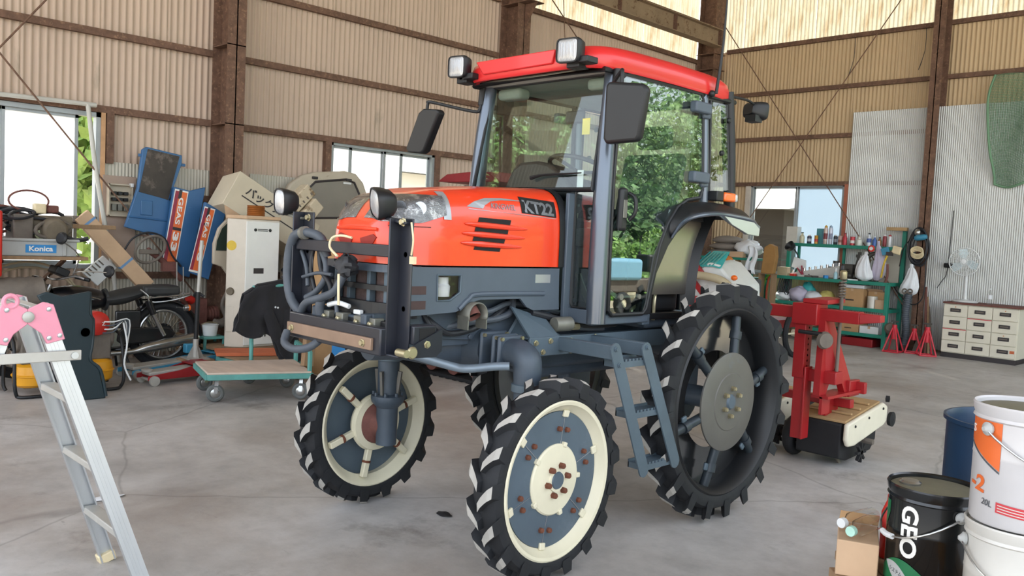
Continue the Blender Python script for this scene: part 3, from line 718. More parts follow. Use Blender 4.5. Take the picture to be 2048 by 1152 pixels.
# ---- grey lower cowl with grille
def side_sheet(sx, pts, x, th): return MB().prism([(CX+sx*x, y, z) for y, z in pts], (sx*th, 0, 0))
for sx in (1, -1):
    # cowl skin with a window cut out of it, made of strips round the opening
    strips = [[(2.16, 1.345), (3.125, 1.345), (3.125, 1.312), (2.16, 1.312)], [(2.478, 1.312), (3.125, 1.312), (3.13, 1.2), (2.478, 1.2)], [(2.16, 1.312), (2.345, 1.312), (2.345, 1.2), (2.16, 1.2)],
              [(2.16, 1.2), (2.60, 1.2), (2.55, 1.188), (2.50, 1.165), (2.46, 1.148), (2.16, 1.135)], [(2.86, 1.2), (3.13, 1.2), (3.135, 1.142), (2.95, 1.142), (2.905, 1.160)], [(2.40, 1.2), (2.478, 1.2), (2.478, 1.235), (2.43, 1.205)]]
    mb = MB()
    for p in strips: mb.prism([(CX+sx*.296, y, z) for y, z in p], (sx*.014, 0, 0))
    cw = obj('side_cowl', mb, 'slate_blue', T, smooth=0)
    obj('cowl_window', MB().prism([(CX+sx*.300, y, z) for y, z in ((2.345, 1.312), (2.478, 1.312), (2.478, 1.235), (2.43, 1.205), (2.35, 1.2))], (sx*.003, 0, 0)), 'clear_plastic', cw, smooth=0)
    obj('window_rim', MB().tube([(CX+sx*.311, y, z) for y, z in ((2.345, 1.312), (2.478, 1.312), (2.478, 1.235), (2.42, 1.2), (2.348, 1.2))], .005, 6, closed=True), 'step_grey', cw)
    obj('cowl_ridge', MB().tube([(CX+sx*.309, 2.475, 1.16), (CX+sx*.312, 2.53, 1.205), (CX+sx*.312, 2.60, 1.225), (CX+sx*.310, 3.02, 1.222)], .012, 8), 'slate_blue', cw)
    for z0 in (1.228, 1.165): obj('cowl_slot', MB().bx(CX+sx*.309, CX+sx*.312, 2.175, 2.285, z0, z0+.036), 'radiator_in', cw, smooth=0)
    if sx > 0: obj('caution_plate', MB().bx(CX+.310, CX+.3115, 2.955, 3.06, 1.275, 1.315), 'silver', cw, smooth=0)
    tk = obj('coolant_tank', MB().lathe([(.0, 0), (.04, .004), (.042, .05), (.034, .06), (.034, .09), (.0, .092)], (CX+sx*.245, 2.42, 1.21), (0, 0, 1), 20), 'white', T)
for sx in (1, -1): obj('tank_backing', MB().bx(CX+sx*.20, CX+sx*.205, 2.28, 2.56, 1.15, 1.34), 'beige_in', T, smooth=0)
def nose(z, off, n=17, x1=.305, y1=2.24):
    out = []
    for i in range(n):
        t = -1+2*i/(n-1); x = CX+t*x1; q = abs(t)
        y = 2.145+(y1-2.145)*max(0, (q-.45)/.55)**2.2
        out.append(Vector((x, y-off, z)))
    return out
for z0, z1, off in ((1.315, 1.348, .012), (1.235, 1.258, .010), (1.125, 1.185, .022)):
    a = nose(z0, off); b = nose(z1, off); c = nose(z1, off-.03); d = nose(z0, off-.03); n_ = len(a)
    mbz = MB(); vs = a+b+c+d
    for i in range(n_-1):
        for k in range(4): p, q = k*n_, ((k+1) % 4)*n_; mbz.add([vs[p+i], vs[p+i+1], vs[q+i+1], vs[q+i]], [(0, 1, 2, 3)])
    obj('grille_bar', mbz, 'slate_blue' if z0 > 1.3 else 'black', T, smooth=40)
bk = nose(1.15, -.045); bt = nose(1.34, -.045); mbz = MB()
for i in range(16): mbz.add([bk[i], bk[i+1], bt[i+1], bt[i]], [(0, 1, 2, 3)])
obj('radiator_screen', mbz, mat('radiator_screen', '#5a4a48', .8, 0, var=.3, scale=40), T)
for t in (3, 6, 10, 13):
    p = nose(1.18, -.01)[t]; obj('grille_post', MB().bx(p.x-.012, p.x+.012, p.y-.004, p.y+.03, 1.15, 1.34), 'step_grey', T, bevel=.003)

# ---- exhaust outlet and hoses under the cowl
sh = obj('exhaust_shield', MB().grid(lambda u, v: (CX+.27+.085*v, 2.555-.058*math.cos(math.pi*(1.25*u-.125)), 1.135+.058*math.sin(math.pi*(1.25*u-.125))+(-.0)), 17, 3), 'shield', T)
sm = sh.modifiers.new('thick', 'SOLIDIFY'); sm.thickness = .006
for ya in (2.497, 2.607): obj('shield_leg', MB().bx(CX+.28, CX+.35, ya, ya+.006, 1.07, 1.13), 'shield', T, smooth=0)
ex = MB().tube([(CX+.12, 2.55, 1.20), (CX+.22, 2.55, 1.185), (CX+.29, 2.55, 1.165), (CX+.33, 2.55, 1.125)], .034, 20, cap=False)
obj('exhaust_pipe', ex, 'exhaust', T); obj('exhaust_bore', MB().lathe([(.0, 0), (.032, .0)], (CX+.318, 2.55, 1.138), (.6, 0, -.8), 20), 'dark', T)
rd = random.Random(3)
for pts, r in (([(CX+.2, 2.36, 1.13), (CX+.25, 2.40, 1.08), (CX+.25, 2.48, 1.045), (CX+.25, 2.62, 1.06), (CX+.24, 2.78, 1.12), (CX+.2, 2.88, 1.16)], .014),
               ([(CX+.2, 2.45, 1.06), (CX+.245, 2.60, 1.09), (CX+.25, 2.76, 1.10), (CX+.25, 2.86, 1.13), (CX+.22, 2.90, 1.19)], .016),
               ([(CX+.22, 2.62, 1.12), (CX+.24, 2.74, 1.14), (CX+.22, 2.88, 1.17), (CX+.2, 3.1, 1.14), (CX+.25, 3.3, 1.10)], .013),
               ([(CX+.22, 2.34, 1.14), (CX+.25, 2.37, 1.08), (CX+.22, 2.45, 1.04)], .012),
               ([(CX+.3, 2.95, 1.13), (CX+.32, 3.1, 1.10), (CX+.34, 3.3, 1.06), (CX+.3, 3.6, 1.05)], .016),
               ([(CX+.26, 3.0, 1.10), (CX+.30, 3.12, 1.075), (CX+.34, 3.22, 1.05), (CX+.3, 3.5, 1.03)], .012)):
    obj('engine_hose', MB().tube(pts, r, 10), rd.choice(['hose_black', 'hose_black', 'hose']), T)
obj('filter_can', MB().lathe([(.0, 0), (.034, .0), (.036, .006), (.036, .10), (.03, .108), (.0, .108)], (CX+.36, 3.05, 1.075), (.15, 1, .02), 24), 'shield', T)
obj('hose_fitting', MB().cyl((CX+.33, 3.02, 1.035), (CX+.35, 3.08, 1.05), .014, 8), 'zinc', T); obj('hose_fitting', MB().cyl((CX+.36, 3.17, 1.06), (CX+.37, 3.22, 1.06), .018, 8), 'zinc', T)
# ---- front guard frame with lamps
GY = 2.05
g = obj('guard_post', MB().bx(CX+.355, CX+.44, GY+.05, GY+.058, .995, 1.545).bx(CX+.355, CX+.363, GY-.005, GY+.058, .995, 1.545), 'black_frame', T, bevel=.003)
for z in (1.42, 1.20): obj('post_hole', MB().lathe([(.0, 0), (.011, .0)], (CX+.40, GY+.0495, z-.02), (0, -1, 0), 14), 'dark', g)
for z in (1.28, 1.03): obj('post_bolt', MB().lathe([(.016, 0), (.016, .003), (.010, .004), (.010, .014)], (CX+.355, GY+.02, z), (-1, 0, 0), 6), 'black', g, smooth=20)
g2 = obj('guard_post', MB().bx(CX-.385, CX-.30, GY+.05, GY+.058, .995, 1.56).bx(CX-.393, CX-.385, GY-.005, GY+.058, .995, 1.56), 'black_frame', T, bevel=.003)
obj('post_hole', MB().lathe([(.0, 0), (.011, .0)], (CX-.345, GY+.0495, 1.38), (0, -1, 0), 14), 'dark', g2)
obj('post_bolt', MB().lathe([(.018, 0), (.018, .003), (.012, .004), (.012, .016)], (CX-.34, GY+.049, 1.535), (0, -1, 0), 6), 'zinc', g2, smooth=20)
obj('guard_crossbar', MB().bx(CX-.38, CX+.36, GY+.01, GY+.05, 1.385, 1.435), 'black_frame', T, bevel=.004)
bp_ = obj('bumper_beam', MB().bx(CX-.35, CX+.36, GY-.03, GY+.02, .985, 1.10).bx(CX-.35, CX+.44, GY+.0, GY+.14, .985, .997), 'black_frame', T, bevel=.006)
obj('bumper_strip', MB().bx(CX-.345, CX+.315, GY-.045, GY-.029, 1.005, 1.055), 'bronze_strip', T, bevel=.003)
for x in (CX-.30, CX+.26): obj('strip_bolt', MB().lathe([(.017, 0), (.017, .003), (.011, .004), (.011, .012)], (x, GY-.045, 1.03), (0, -1, 0), 6), 'zinc', bp_, smooth=20)
br = obj('side_bracket', MB().prism([(CX+.465, GY+.02, .99), (CX+.465, GY+.17, .985), (CX+.465, GY+.20, 1.01), (CX+.465, GY+.20, 1.10), (CX+.465, GY+.10, 1.06), (CX+.465, GY+.02, 1.02)], (.008, 0, 0)), 'black_frame', T, smooth=0)
obj('bracket_box', MB().bx(CX+.39, CX+.46, GY+.06, GY+.18, 1.04, 1.115), 'black_frame', T, bevel=.004)
obj('bracket_bore', MB().bx(CX+.4605, CX+.4615, GY+.09, GY+.17, 1.05, 1.105), 'dark', T, smooth=0)
obj('hitch_pin', MB().cyl((CX+.44, GY-.0, 1.012), (CX+.50, GY-.0, 1.012), .016, 14).lathe([(.024, 0), (.026, .008), (.02, .014)], (CX+.475, GY+.04, 1.012), (1, 0, 0), 16), 'zinc', br)
obj('bracket_bolt', MB().lathe([(.017, 0), (.017, .003), (.011, .004), (.011, .012)], (CX+.473, GY+.12, 1.04), (1, 0, 0), 6), 'zinc', br, smooth=20)
# terminal blocks and studs lying in the beam
for x in (CX-.13, CX-.02, CX+.12, CX+.22):
    obj('valve_block', MB().bx(x-.028, x+.028, GY+.02, GY+.07, 1.06, 1.125), 'shield', T, bevel=.004)
    obj('valve_cap', MB().lathe([(.016, 0), (.016, .010), (.010, .014)], (x, GY+.02, 1.095), (0, -1, 0), 6), 'zinc', T, smooth=20)
obj('valve_bank', MB().bx(CX-.22, CX+.32, GY+.05, GY+.10, 1.01, 1.115), 'black', T, bevel=.006)
obj('white_connector', MB().box((CX+.07, GY+.06, 1.135), (.05, .02, .02)).tube([(CX-.12, GY+.03, 1.15), (CX-.04, GY+.03, 1.165), (CX+.03, GY+.04, 1.155)], .012, 8), 'white', T, bevel=.003)
# hydraulic hoses
for pts, r, m in (([(CX-.33, GY+.02, 1.09), (CX-.39, GY-.0, 1.15), (CX-.43, GY-.0, 1.25), (CX-.425, GY-.0, 1.36), (CX-.40, GY-.0, 1.42), (CX-.36, GY-.0, 1.455), (CX-.29, GY+.02, 1.465), (CX-.23, GY+.05, 1.44), (CX-.21, GY+.07, 1.36)], .022, 'hose'),
                  ([(CX-.25, GY+.05, 1.42), (CX-.20, GY+.06, 1.33), (CX-.19, GY+.05, 1.26), (CX-.24, GY+.04, 1.20), (CX-.31, GY+.03, 1.165)], .015, 'hose'),
                  ([(CX-.30, GY+.0, 1.10), (CX-.24, GY-.01, 1.15), (CX-.12, GY+.0, 1.185), (CX-.04, GY+.01, 1.22), (CX+.0, GY+.03, 1.30), (CX+.03, GY+.03, 1.335)], .018, 'hose'),
                  ([(CX-.16, GY+.02, 1.08), (CX-.16, GY+.01, 1.13), (CX-.15, GY+.01, 1.175)], .022, 'hose'),
                  ([(CX-.33, GY-.05, 1.01), (CX-.30, GY-.08, .965), (CX-.22, GY-.08, .945), (CX-.14, GY-.05, .96), (CX-.12, GY+.0, 1.0)], .018, 'hose'),
                  ([(CX-.10, GY+.05, 1.22), (CX-.09, GY+.06, 1.27), (CX-.05, GY+.05, 1.31), (CX+.0, GY+.04, 1.33)], .016, 'hose_black'),
                  ([(CX-.38, GY+.04, 1.38), (CX-.33, GY+.04, 1.30), (CX-.30, GY+.03, 1.22)], .010, 'hose'),
                  ([(CX-.26, GY+.06, 1.40), (CX-.22, GY+.05, 1.30), (CX-.13, GY+.04, 1.24), (CX-.12, GY+.05, 1.16)], .012, 'hose_black'),
                  ([(CX-.30, GY+.06, 1.42), (CX-.31, GY+.05, 1.30), (CX-.25, GY+.05, 1.17), (CX-.2, GY+.05, 1.11)], .010, 'hose_black'),
                  ([(CX-.05, GY+.03, 1.12), (CX-.07, GY+.04, 1.2), (CX-.02, GY+.04, 1.29)], .010, 'hose'),
                  ([(CX-.33, GY+.02, 1.26), (CX-.22, GY+.03, 1.285), (CX-.1, GY+.03, 1.285)], .008, 'hose')):
    obj('hydraulic_hose', MB().tube(pts, r, 12), m, T)
obj('hose_clip', MB().lathe([(.031, -.012), (.031, .012)], (CX-.31, GY+.01, 1.463), (1, 0, .1), 12), 'shield', T)
obj('taped_plug', MB().ball((CX+.06, GY-.0, 1.335), (.058, .045, .045), 10, jit=.14, seed=4).box((CX-.02, GY-.01, 1.345), (.05, .04, .03)), 'hose_black', T)
obj('cream_wire', MB().tube([(CX+.06, GY-.05, 1.375), (CX-.0, GY-.05, 1.41), (CX-.0, GY-.04, 1.45), (CX+.04, GY-.02, 1.462), (CX+.09, GY+.0, 1.455)], .0055, 8).tube([(CX+.075, GY-.05, 1.30), (CX+.085, GY-.055, 1.24), (CX+.09, GY-.055, 1.17)], .0055, 8), 'wire_cream', T)
obj('wire_plug', MB().box((CX+.455, GY+.045, 1.38), (.028, .014, .03)).tube([(CX+.45, GY+.04, 1.40), (CX+.465, GY+.035, 1.46), (CX+.455, GY+.03, 1.53)], .004, 6), 'wire_cream', T)
# work lamps
def superpoly(cx, cz, w, h, n=28, e=4.0):
    out = []
    for i in range(n):
        a = 2*math.pi*i/n; c, s_ = math.cos(a), math.sin(a)
        out.append((cx+w*(abs(c)**(2/e))*(1 if c >= 0 else -1), cz+h*(abs(s_)**(2/e))*(1 if s_ >= 0 else -1)))
    return out
def lamp(name, c, w, h, d, parent, fwd=(0, -1, 0), e=4.0, tilt=0):
    f = Vector(fwd).normalized(); r = f.cross(Vector((0, 0, 1))).normalized()*-1; u = r.cross(f)*1
    if u.z < 0: u = -u
    if tilt: q = Matrix.Rotation(tilt, 3, f); r = q @ r; u = q @ u
    C_ = Vector(c); prof = [(1.0, 0.0), (1.04, .012), (1.0, .35*d), (.82, .8*d), (.55, d)]
    rings = [[C_+r*x+u*z-f*(dd) for x, z in superpoly(0, 0, w*k, h*k, 28, e)] for k, dd in prof]
    mb = MB(); n_ = 28
    vs = [p for ring in rings for p in ring]; fs = []
    for i in range(len(rings)-1):
        for j in range(n_): fs.append((i*n_+j, i*n_+(j+1) % n_, (i+1)*n_+(j+1) % n_, (i+1)*n_+j))
    fs.append(tuple((len(rings)-1)*n_+j for j in range(n_)))
    mb.add(vs, fs)
    fr = [C_+r*x+u*z for x, z in superpoly(0, 0, w*.90, h*.90, 28, e)]; mb.add(rings[0]+fr, [(j, (j+1) % n_, n_+(j+1) % n_, n_+j) for j in range(n_)])
    b = obj(name, mb, 'black', parent)
    ln = MB(); P0 = [C_+r*x+u*z-f*.004 for x, z in superpoly(0, 0, w*.91, h*.91, 28, e)]; P1 = [C_+r*x+u*z+f*.004 for x, z in superpoly(0, 0, w*.6, h*.6, 28, e)]
    ln.add(P0+P1, [(j, (j+1) % n_, n_+(j+1) % n_, n_+j) for j in range(n_)]+[tuple(n_+j for j in range(n_))])
    obj('lamp_lens', ln, 'lens', b, at=C_)
    return b
l1 = lamp('work_lamp', (CX+.255, 2.04, 1.600), .075, .062, .085, T, (-.35, -.9, -.12), 3.2, R(-14))
obj('lamp_bracket', MB().bar((CX+.29, GY+.03, 1.545), (CX+.42, GY+.045, 1.525), .012, .045, (0, -1, 0)), 'black_frame', l1, bevel=.003)
obj('lamp_bolt', MB().lathe([(.018, 0), (.018, .003), (.012, .004), (.012, .016)], (CX+.405, GY+.03, 1.53), (0, -1, 0), 6), 'zinc', l1, smooth=20)
l2 = lamp('work_lamp', (CX-.55, 2.06, 1.605), .072, .062, .085, T, (-.15, -1, -.06), 3.2, R(-6))
obj('lamp_bracket', MB().bar((CX-.53, GY+.06, 1.545), (CX-.38, GY+.055, 1.53), .012, .05, (0, -1, 0)), 'shield', l2, bevel=.003)

# ---- cab
A_L = (CX+.445, 3.22)
def mir(pts, s): return [(CX+s*(p[0]-CX), p[1], p[2]) for p in pts]
for s in (1, -1):
    ap = [(CX+.465, 3.235, 1.085), (CX+.465, 3.235, 1.30), (CX+.462, 3.24, 1.65), (CX+.452, 3.265, 2.05), (CX+.435, 3.30, 2.36)]
    obj('front_pillar', MB().tube(mir(ap, s), [.050, .050, .047, .041, .036], 18), 'pillar', T)
    bpz = [(CX+.475, 4.115, 1.70), (CX+.468, 4.10, 2.0), (CX+.455, 4.075, 2.36)]
    obj('middle_pillar', MB().tube(mir(bpz, s), .026, 12), 'pillar', T)
    cp = [(CX+.47, 4.40, 1.66), (CX+.462, 4.385, 2.0), (CX+.45, 4.34, 2.38)]
    obj('rear_pillar', MB().tube(mir(cp, s), .030, 12), 'black', T)
    # door glass with its rubber seal
    dp = [(3.30, 1.15), (3.29, 1.4), (3.29, 1.8), (3.325, 2.29), (3.37, 2.325), (4.03, 2.325), (4.05, 2.29), (4.075, 1.80), (4.05, 1.755), (3.93, 1.735), (3.84, 1.69), (3.76, 1.60), (3.70, 1.48), (3.65, 1.30), (3.61, 1.15), (3.58, 1.125), (3.33, 1.125)]
    def dx(z): return CX+s*(.487-.028*max(0, z-1.7))
    pts = [Vector((dx(z), y, z)) for y, z in dp]
    cen = Vector((dx(1.75), 3.62, 1.75))
    gl = MB(); gl.prism(pts, (s*.005, 0, 0)); gl.f = gl.f
    d = obj('door', MB().tube(pts, .012, 8, closed=True), 'black', T)
    obj('door_glass', gl, 'door_glass', d, smooth=0)
    # quarter glass behind the middle pillar
    qp = [Vector((CX+s*(.482-.028*max(0, z-1.7)), y, z)) for y, z in ((4.15, 1.76), (4.135, 2.30), (4.30, 2.30), (4.365, 1.76))]
    q = obj('quarter_window', MB().tube(qp, .010, 8, closed=True), 'black', T)
    obj('quarter_glass', MB().prism(qp, (s*.005, 0, 0)), 'cab_glass', q, smooth=0)
    for y, z in ((4.30, 2.21), (4.245, 2.02), (4.335, 1.80)): obj('glass_stud', MB().lathe([(.016, 0), (.016, .012), (.01, .018)], (CX+s*.485, y-.005, z), (s, 0, 0), 14), 'black', q)
    for z, y in ((2.24, 4.0), (1.865, 4.02)):
        hn = obj('door_hinge', MB().bx(CX+s*.478, CX+s*.525, y-.085, y+.07, z-.03, z+.03).bx(CX+s*.478, CX+s*.50, y+.03, y+.10, z-.05, z+.025), 'slate_blue', d, bevel=.018, seg=3)
    # handle
    obj('door_handle', MB().bx(CX+s*.49, CX+s*.525, 3.315, 3.375, 1.545, 1.76), 'black', d, bevel=.022, seg=3)
    obj('handle_inset', MB().bx(CX+s*.524, CX+s*.529, 3.33, 3.36, 1.61, 1.70), 'shield', d, bevel=.008)
    obj('handle_grip', MB().tube([(CX+s*.52, 3.375, 1.735), (CX+s*.555, 3.382, 1.71), (CX+s*.56, 3.382, 1.64), (CX+s*.53, 3.375, 1.60)], .010, 10), 'black', d)
    # inner grab bar
    obj('grab_bar', MB().tube([(CX+s*.44, 3.32, 1.54), (CX+s*.44, 3.42, 1.64), (CX+s*.44, 3.56, 1.80), (CX+s*.44, 3.60, 1.815), (CX+s*.44, 3.72, 1.80)], .012, 10), 'black', T)
    # sill below the door
    obj('cab_sill', MB().bx(CX+s*.43, CX+s*.475, 3.20, 3.66, 1.075, 1.125), 'slate_blue', T, bevel=.006)
    # lower front corner glass in its dark frame, beside the hood
    cg = [Vector((CX+s*x, 3.205, z)) for x, z in ((.325, 1.175), (.318, 1.66), (.325, 1.735), (.445, 1.735), (.445, 1.155), (.34, 1.155))]
    fg = obj('corner_window', MB().tube(cg, .009, 8, closed=True), 'black', T)
    obj('corner_glass', MB().prism(cg, (0, .005, 0)), 'door_glass', fg, smooth=0)
    obj('corner_panel', MB().bx(CX+s*.315, CX+s*.46, 3.19, 3.215, 1.08, 1.15).bx(CX+s*.300, CX+s*.322, 3.155, 3.215, 1.10, 1.72), 'slate_blue', T, bevel=.004)
    # fender
    bl_ = [(3.575, 1.12), (3.60, 1.18), (3.645, 1.42), (3.735, 1.585), (3.885, 1.715), (4.07, 1.735)]; br_ = [(4.10, 1.62), (3.965, 1.625), (3.845, 1.55), (3.775, 1.48), (3.685, 1.335), (3.655, 1.23), (3.655, 1.12)]
    fe = obj('rear_fender', MB().prism([(CX+s*.478, y, z) for y, z in bl_+br_], (s*.016, 0, 0)), 'black', T, bevel=.005)
    fi = [(.470, 3.735, 1.585), (.470, 3.80, 1.645), (.470, 3.885, 1.712), (.470, 4.07, 1.735), (.470, 4.25, 1.735), (.470, 4.40, 1.72), (.470, 4.47, 1.69)]
    fo = [(.500, 3.79, 1.53), (.545, 3.80, 1.60), (.61, 3.82, 1.645), (.655, 3.95, 1.668), (.66, 4.15, 1.665), (.66, 4.33, 1.650), (.64, 4.42, 1.615)]
    n_ = len(fo)
    def fend(u, v):
        i = min(n_-2, int(u*(n_-1)+1e-6)); t = u*(n_-1)-i
        a = [fo[i][k]+(fo[i+1][k]-fo[i][k])*t for k in range(3)]; b = [fi[i][k]+(fi[i+1][k]-fi[i][k])*t for k in range(3)]
        return (CX+s*(b[0]+(a[0]-b[0])*v), b[1]+(a[1]-b[1])*v, b[2]+(a[2]-b[2])*v+.022*math.sin(math.pi*v)*min(1, u*3))
    fl_ = obj('fender_top', MB().grid(fend, 25, 7), 'black', fe, smooth=60); fl_.modifiers.new('t', 'SOLIDIFY').thickness = .012
    obj('fender_edge', MB().tube([(CX+s*x, y, z-.004) for x, y, z in fo], [.006, .010, .012, .012, .012, .012, .010], 10), 'pillar', fe)
    obj('fender_skirt', MB().prism([(CX+s*.655, y, z) for y, z in ((3.95, 1.668), (4.15, 1.665), (4.33, 1.650), (4.42, 1.615), (4.40, 1.56), (4.27, 1.565), (4.10, 1.615))], (s*.008, 0, 0)), 'pillar', fe, smooth=0)
    tl = [(4.02, 1.655), (4.33, 1.635), (4.395, 1.60), (4.39, 1.562), (4.27, 1.568), (4.10, 1.614)]
    obj('tail_lens', MB().prism([(CX+s*.664, y, z) for y, z in tl], (s*.010, 0, 0)), 'lens', fe, smooth=0)
    obj('inner_fender', MB().prism([(CX+s*.455, y, z) for y, z in ((3.66, 1.22), (3.70, 1.36), (3.80, 1.52), (3.95, 1.63), (4.12, 1.66), (4.12, 1.58), (4.05, 1.42), (4.02, 1.22))], (s*.008, 0, 0)), 'steel_warm', T, smooth=0)
    obj('inner_arch', MB().grid(lambda u, v: (CX+s*(.44+.07*v), 3.99+.18*u*u+.04*v, 1.16+.52*u**.8), 9, 3), 'black', T)
    # turn signal
    ts = obj('turn_signal', MB().bx(CX+s*.49, CX+s*.55, 4.13, 4.20, 1.745, 1.80), 'black', T, bevel=.006)
    obj('signal_lens', MB().bx(CX+s*.50, CX+s*.56, 4.20, 4.315, 1.745, 1.797), 'orange', ts, bevel=.012, seg=3)
    obj('signal_clear', MB().bx(CX+s*.50, CX+s*.555, 4.315, 4.345, 1.748, 1.793), 'lens', ts, bevel=.008)
# windscreen
wp = [Vector((CX+x, 3.195+.105*max(0, (z-1.74))/.6, z)) for x, z in ((-.435, 1.74), (.435, 1.74), (.41, 2.32), (-.41, 2.32))]
wf = obj('windscreen', MB().tube(wp, .014, 8, closed=True), 'black', T)
obj('windscreen_glass', MB().prism(wp, (0, .005, 0)), 'cab_glass', wf, smooth=0)
rp = [Vector((CX+x, 4.43-.08*max(0, (z-1.72))/.6, z)) for x, z in ((-.43, 1.66), (.43, 1.66), (.41, 2.32), (-.41, 2.32))]
rf = obj('rear_window', MB().tube(rp, .016, 8, closed=True), 'black', T)
obj('rear_glass', MB().prism(rp, (0, .005, 0)), 'cab_glass', rf, smooth=0)
obj('cab_rear_panel', MB().bx(CX-.24, CX+.24, 4.28, 4.31, 1.1, 1.68).bx(CX-.45, CX+.45, 4.38, 4.42, 1.655, 1.70), 'black', T, bevel=.006)
obj('cab_floor', MB().bx(CX-.455, CX+.455, 3.22, 4.0, 1.085, 1.12), 'black', T, bevel=.004)
# roof: crowned slab with rounded corners, notched for the front lamps
def roof_pt(u, v, top):
    a = 2*math.pi*u
    c, s_ = math.cos(a), math.sin(a); e = 2/7
    x = .495*(abs(c)**e)*(1 if c >= 0 else -1); y = .655*(abs(s_)**e)*(1 if s_ >= 0 else -1)
    return x*v, y*v
mbr = MB(); n_ = 72
prof = [(.94, 2.325), (.985, 2.322), (1.0, 2.335), (1.0, 2.375), (.985, 2.405), (.94, 2.428), (.82, 2.440), (.5, 2.452), (.0, 2.456)]
rings = []
for k, z in prof:
    ring = []
    for j in range(n_):
        x, y = roof_pt(j/n_, k, 1)
        zz = z+ (.016*(1-(y/.655)**2) if z > 2.36 else .006*math.cos(y*3))
        ring.append((CX+x, 3.755+y, zz))
    rings.append(ring)
vs = [p for r_ in rings for p in r_]; fs = []
for i in range(len(rings)-1):
    for j in range(n_): fs.append((i*n_+j, i*n_+(j+1) % n_, (i+1)*n_+(j+1) % n_, (i+1)*n_+j))
mbr.add(vs, fs)
roof = obj('cab_roof', mbr, 'roof_red', T, smooth=50)
obj('roof_liner', MB().bx(CX-.44, CX+.44, 3.20, 4.36, 2.318, 2.338), 'liner', T, bevel=.01)
obj('roof_gutter', MB().tube([(CX+sx*.468, y, z) for sx, y, z in ((-1, 4.38, 2.325), (-1, 3.20, 2.318), (1, 3.20, 2.318), (1, 4.38, 2.325))], .014, 8, closed=True), 'black', T)
for sx in (1, -1):
    x = CX+(.355 if sx > 0 else -.455); z_ = 2.392 if sx > 0 else 2.40
    lb = lamp('roof_lamp', (x, 3.045, z_), .078, .058, .075, T, (-.10, -1, -.05), 6.0, R(-4))
    obj('lamp_foot', MB().bx(x-.03, x+.05, 3.08, 3.16, 2.315, 2.35).bx(x-.01, x+.02, 3.08, 3.11, 2.33, 2.39), 'black', lb, bevel=.005)
    obj('roof_notch_cover', MB().bx(x+.04, x+.12, 3.06, 3.14, 2.33, 2.36), 'black', lb, bevel=.004)
obj('roof_front_skirt', MB().prism([(CX-.34, 3.085, 2.418), (CX+.24, 3.085, 2.418), (CX+.22, 3.088, 2.350), (CX-.28, 3.088, 2.345)], (0, .03, 0)), 'roof_red', roof, bevel=.006)
# wiper, dash, steering wheel, seat, stickers
obj('wiper', MB().tube([(CX+.02, 3.185, 1.80), (CX+.10, 3.190, 1.815), (CX+.24, 3.192, 1.818), (CX+.36, 3.192, 1.822)], [.012, .007, .006, .003], 6), 'black', T)
db = MB(); dpoly = [(-.27, 1.70), (.31, 1.70), (.22, 1.80), (.09, 1.885), (.0, 1.90), (-.12, 1.895), (-.18, 1.86)]
db.prism([(CX+x-.02, 3.26, z) for x, z in dpoly], (0, .22, -.02)); obj('dashboard', db, 'black', T, bevel=.02)
obj('steering_column', MB().cyl((CX+.0, 3.48, 1.55), (CX+.0, 3.58, 1.86), .03, 12).bx(CX-.12, CX+.12, 3.26, 3.46, 1.12, 1.72), 'black', T, bevel=.01)
stw = MB(); cw_ = Vector((CX, 3.60, 1.88)); axw = Vector((0, .35, .94)).normalized(); uw = Vector((1, 0, 0)); vw = axw.cross(uw)
stw.tube([cw_+(uw*math.cos(t*math.pi/14)+vw*math.sin(t*math.pi/14))*.18 for t in range(28)], .013, 8, closed=True)
for t in (0.2, 2.3, 4.4): stw.tube([cw_-axw*.02, cw_+(uw*math.cos(t)+vw*math.sin(t))*.175], .010, 6)
obj('steering_wheel', stw, 'black', T)
obj('seat', MB().bx(CX-.23, CX+.23, 3.80, 4.20, 1.45, 1.56), 'seat', T, bevel=.04, seg=3)
obj('seat_back', MB().prism([(CX-.22, 4.14, 1.5), (CX-.22, 4.22, 1.5), (CX-.22, 4.33, 2.02), (CX-.22, 4.25, 2.04)], (.44, 0, 0)), 'seat', T, bevel=.035, seg=3)
obj('seat_base', MB().bx(CX-.2, CX+.2, 3.82, 4.25, 1.12, 1.46), 'black', T, bevel=.02)
obj('headrest', MB().bx(CX-.12, CX+.12, 4.24, 4.31, 2.06, 2.20), 'seat', T, bevel=.03, seg=3)
obj('control_box', MB().bx(CX+.26, CX+.42, 3.72, 4.0, 1.12, 1.60), 'black', T, bevel=.02)
obj('control_box', MB().bx(CX-.42, CX-.26, 3.7, 4.0, 1.12, 1.62), 'black', T, bevel=.02)
obj('pedal', MB().bar((CX+.28, 3.30, 1.32), (CX+.26, 3.42, 1.16), .03, .012), 'shield', T)
obj('pedal', MB().bar((CX+.38, 3.50, 1.20), (CX+.33, 3.36, 1.30), .022, .022), 'shield', T)
obj('wing_window_latch', MB().cyl((CX+.478, 3.39, 1.215), (CX+.50, 3.39, 1.215), .016, 12).cyl((CX+.478, 3.54, 1.215), (CX+.50, 3.54, 1.215), .013, 12).bx(CX+.482, CX+.486, 3.40, 3.54, 1.21, 1.22), 'shield', T)
obj('sun_visor', MB().bx(CX-.40, CX-.22, 3.31, 3.40, 2.25, 2.31).bx(CX+.26, CX+.41, 3.31, 3.40, 2.25, 2.31), 'liner', T, bevel=.02)
obj('interior_mirror', MB().box((CX+.1, 3.42, 2.14), (.13, .02, .07)), 'black', T, bevel=.015)
obj('warning_sticker', MB().bx(CX+.29, CX+.34, 3.262, 3.264, 2.02, 2.10), mat('yellow_sticker', '#d8c23a', .5), T, smooth=0)
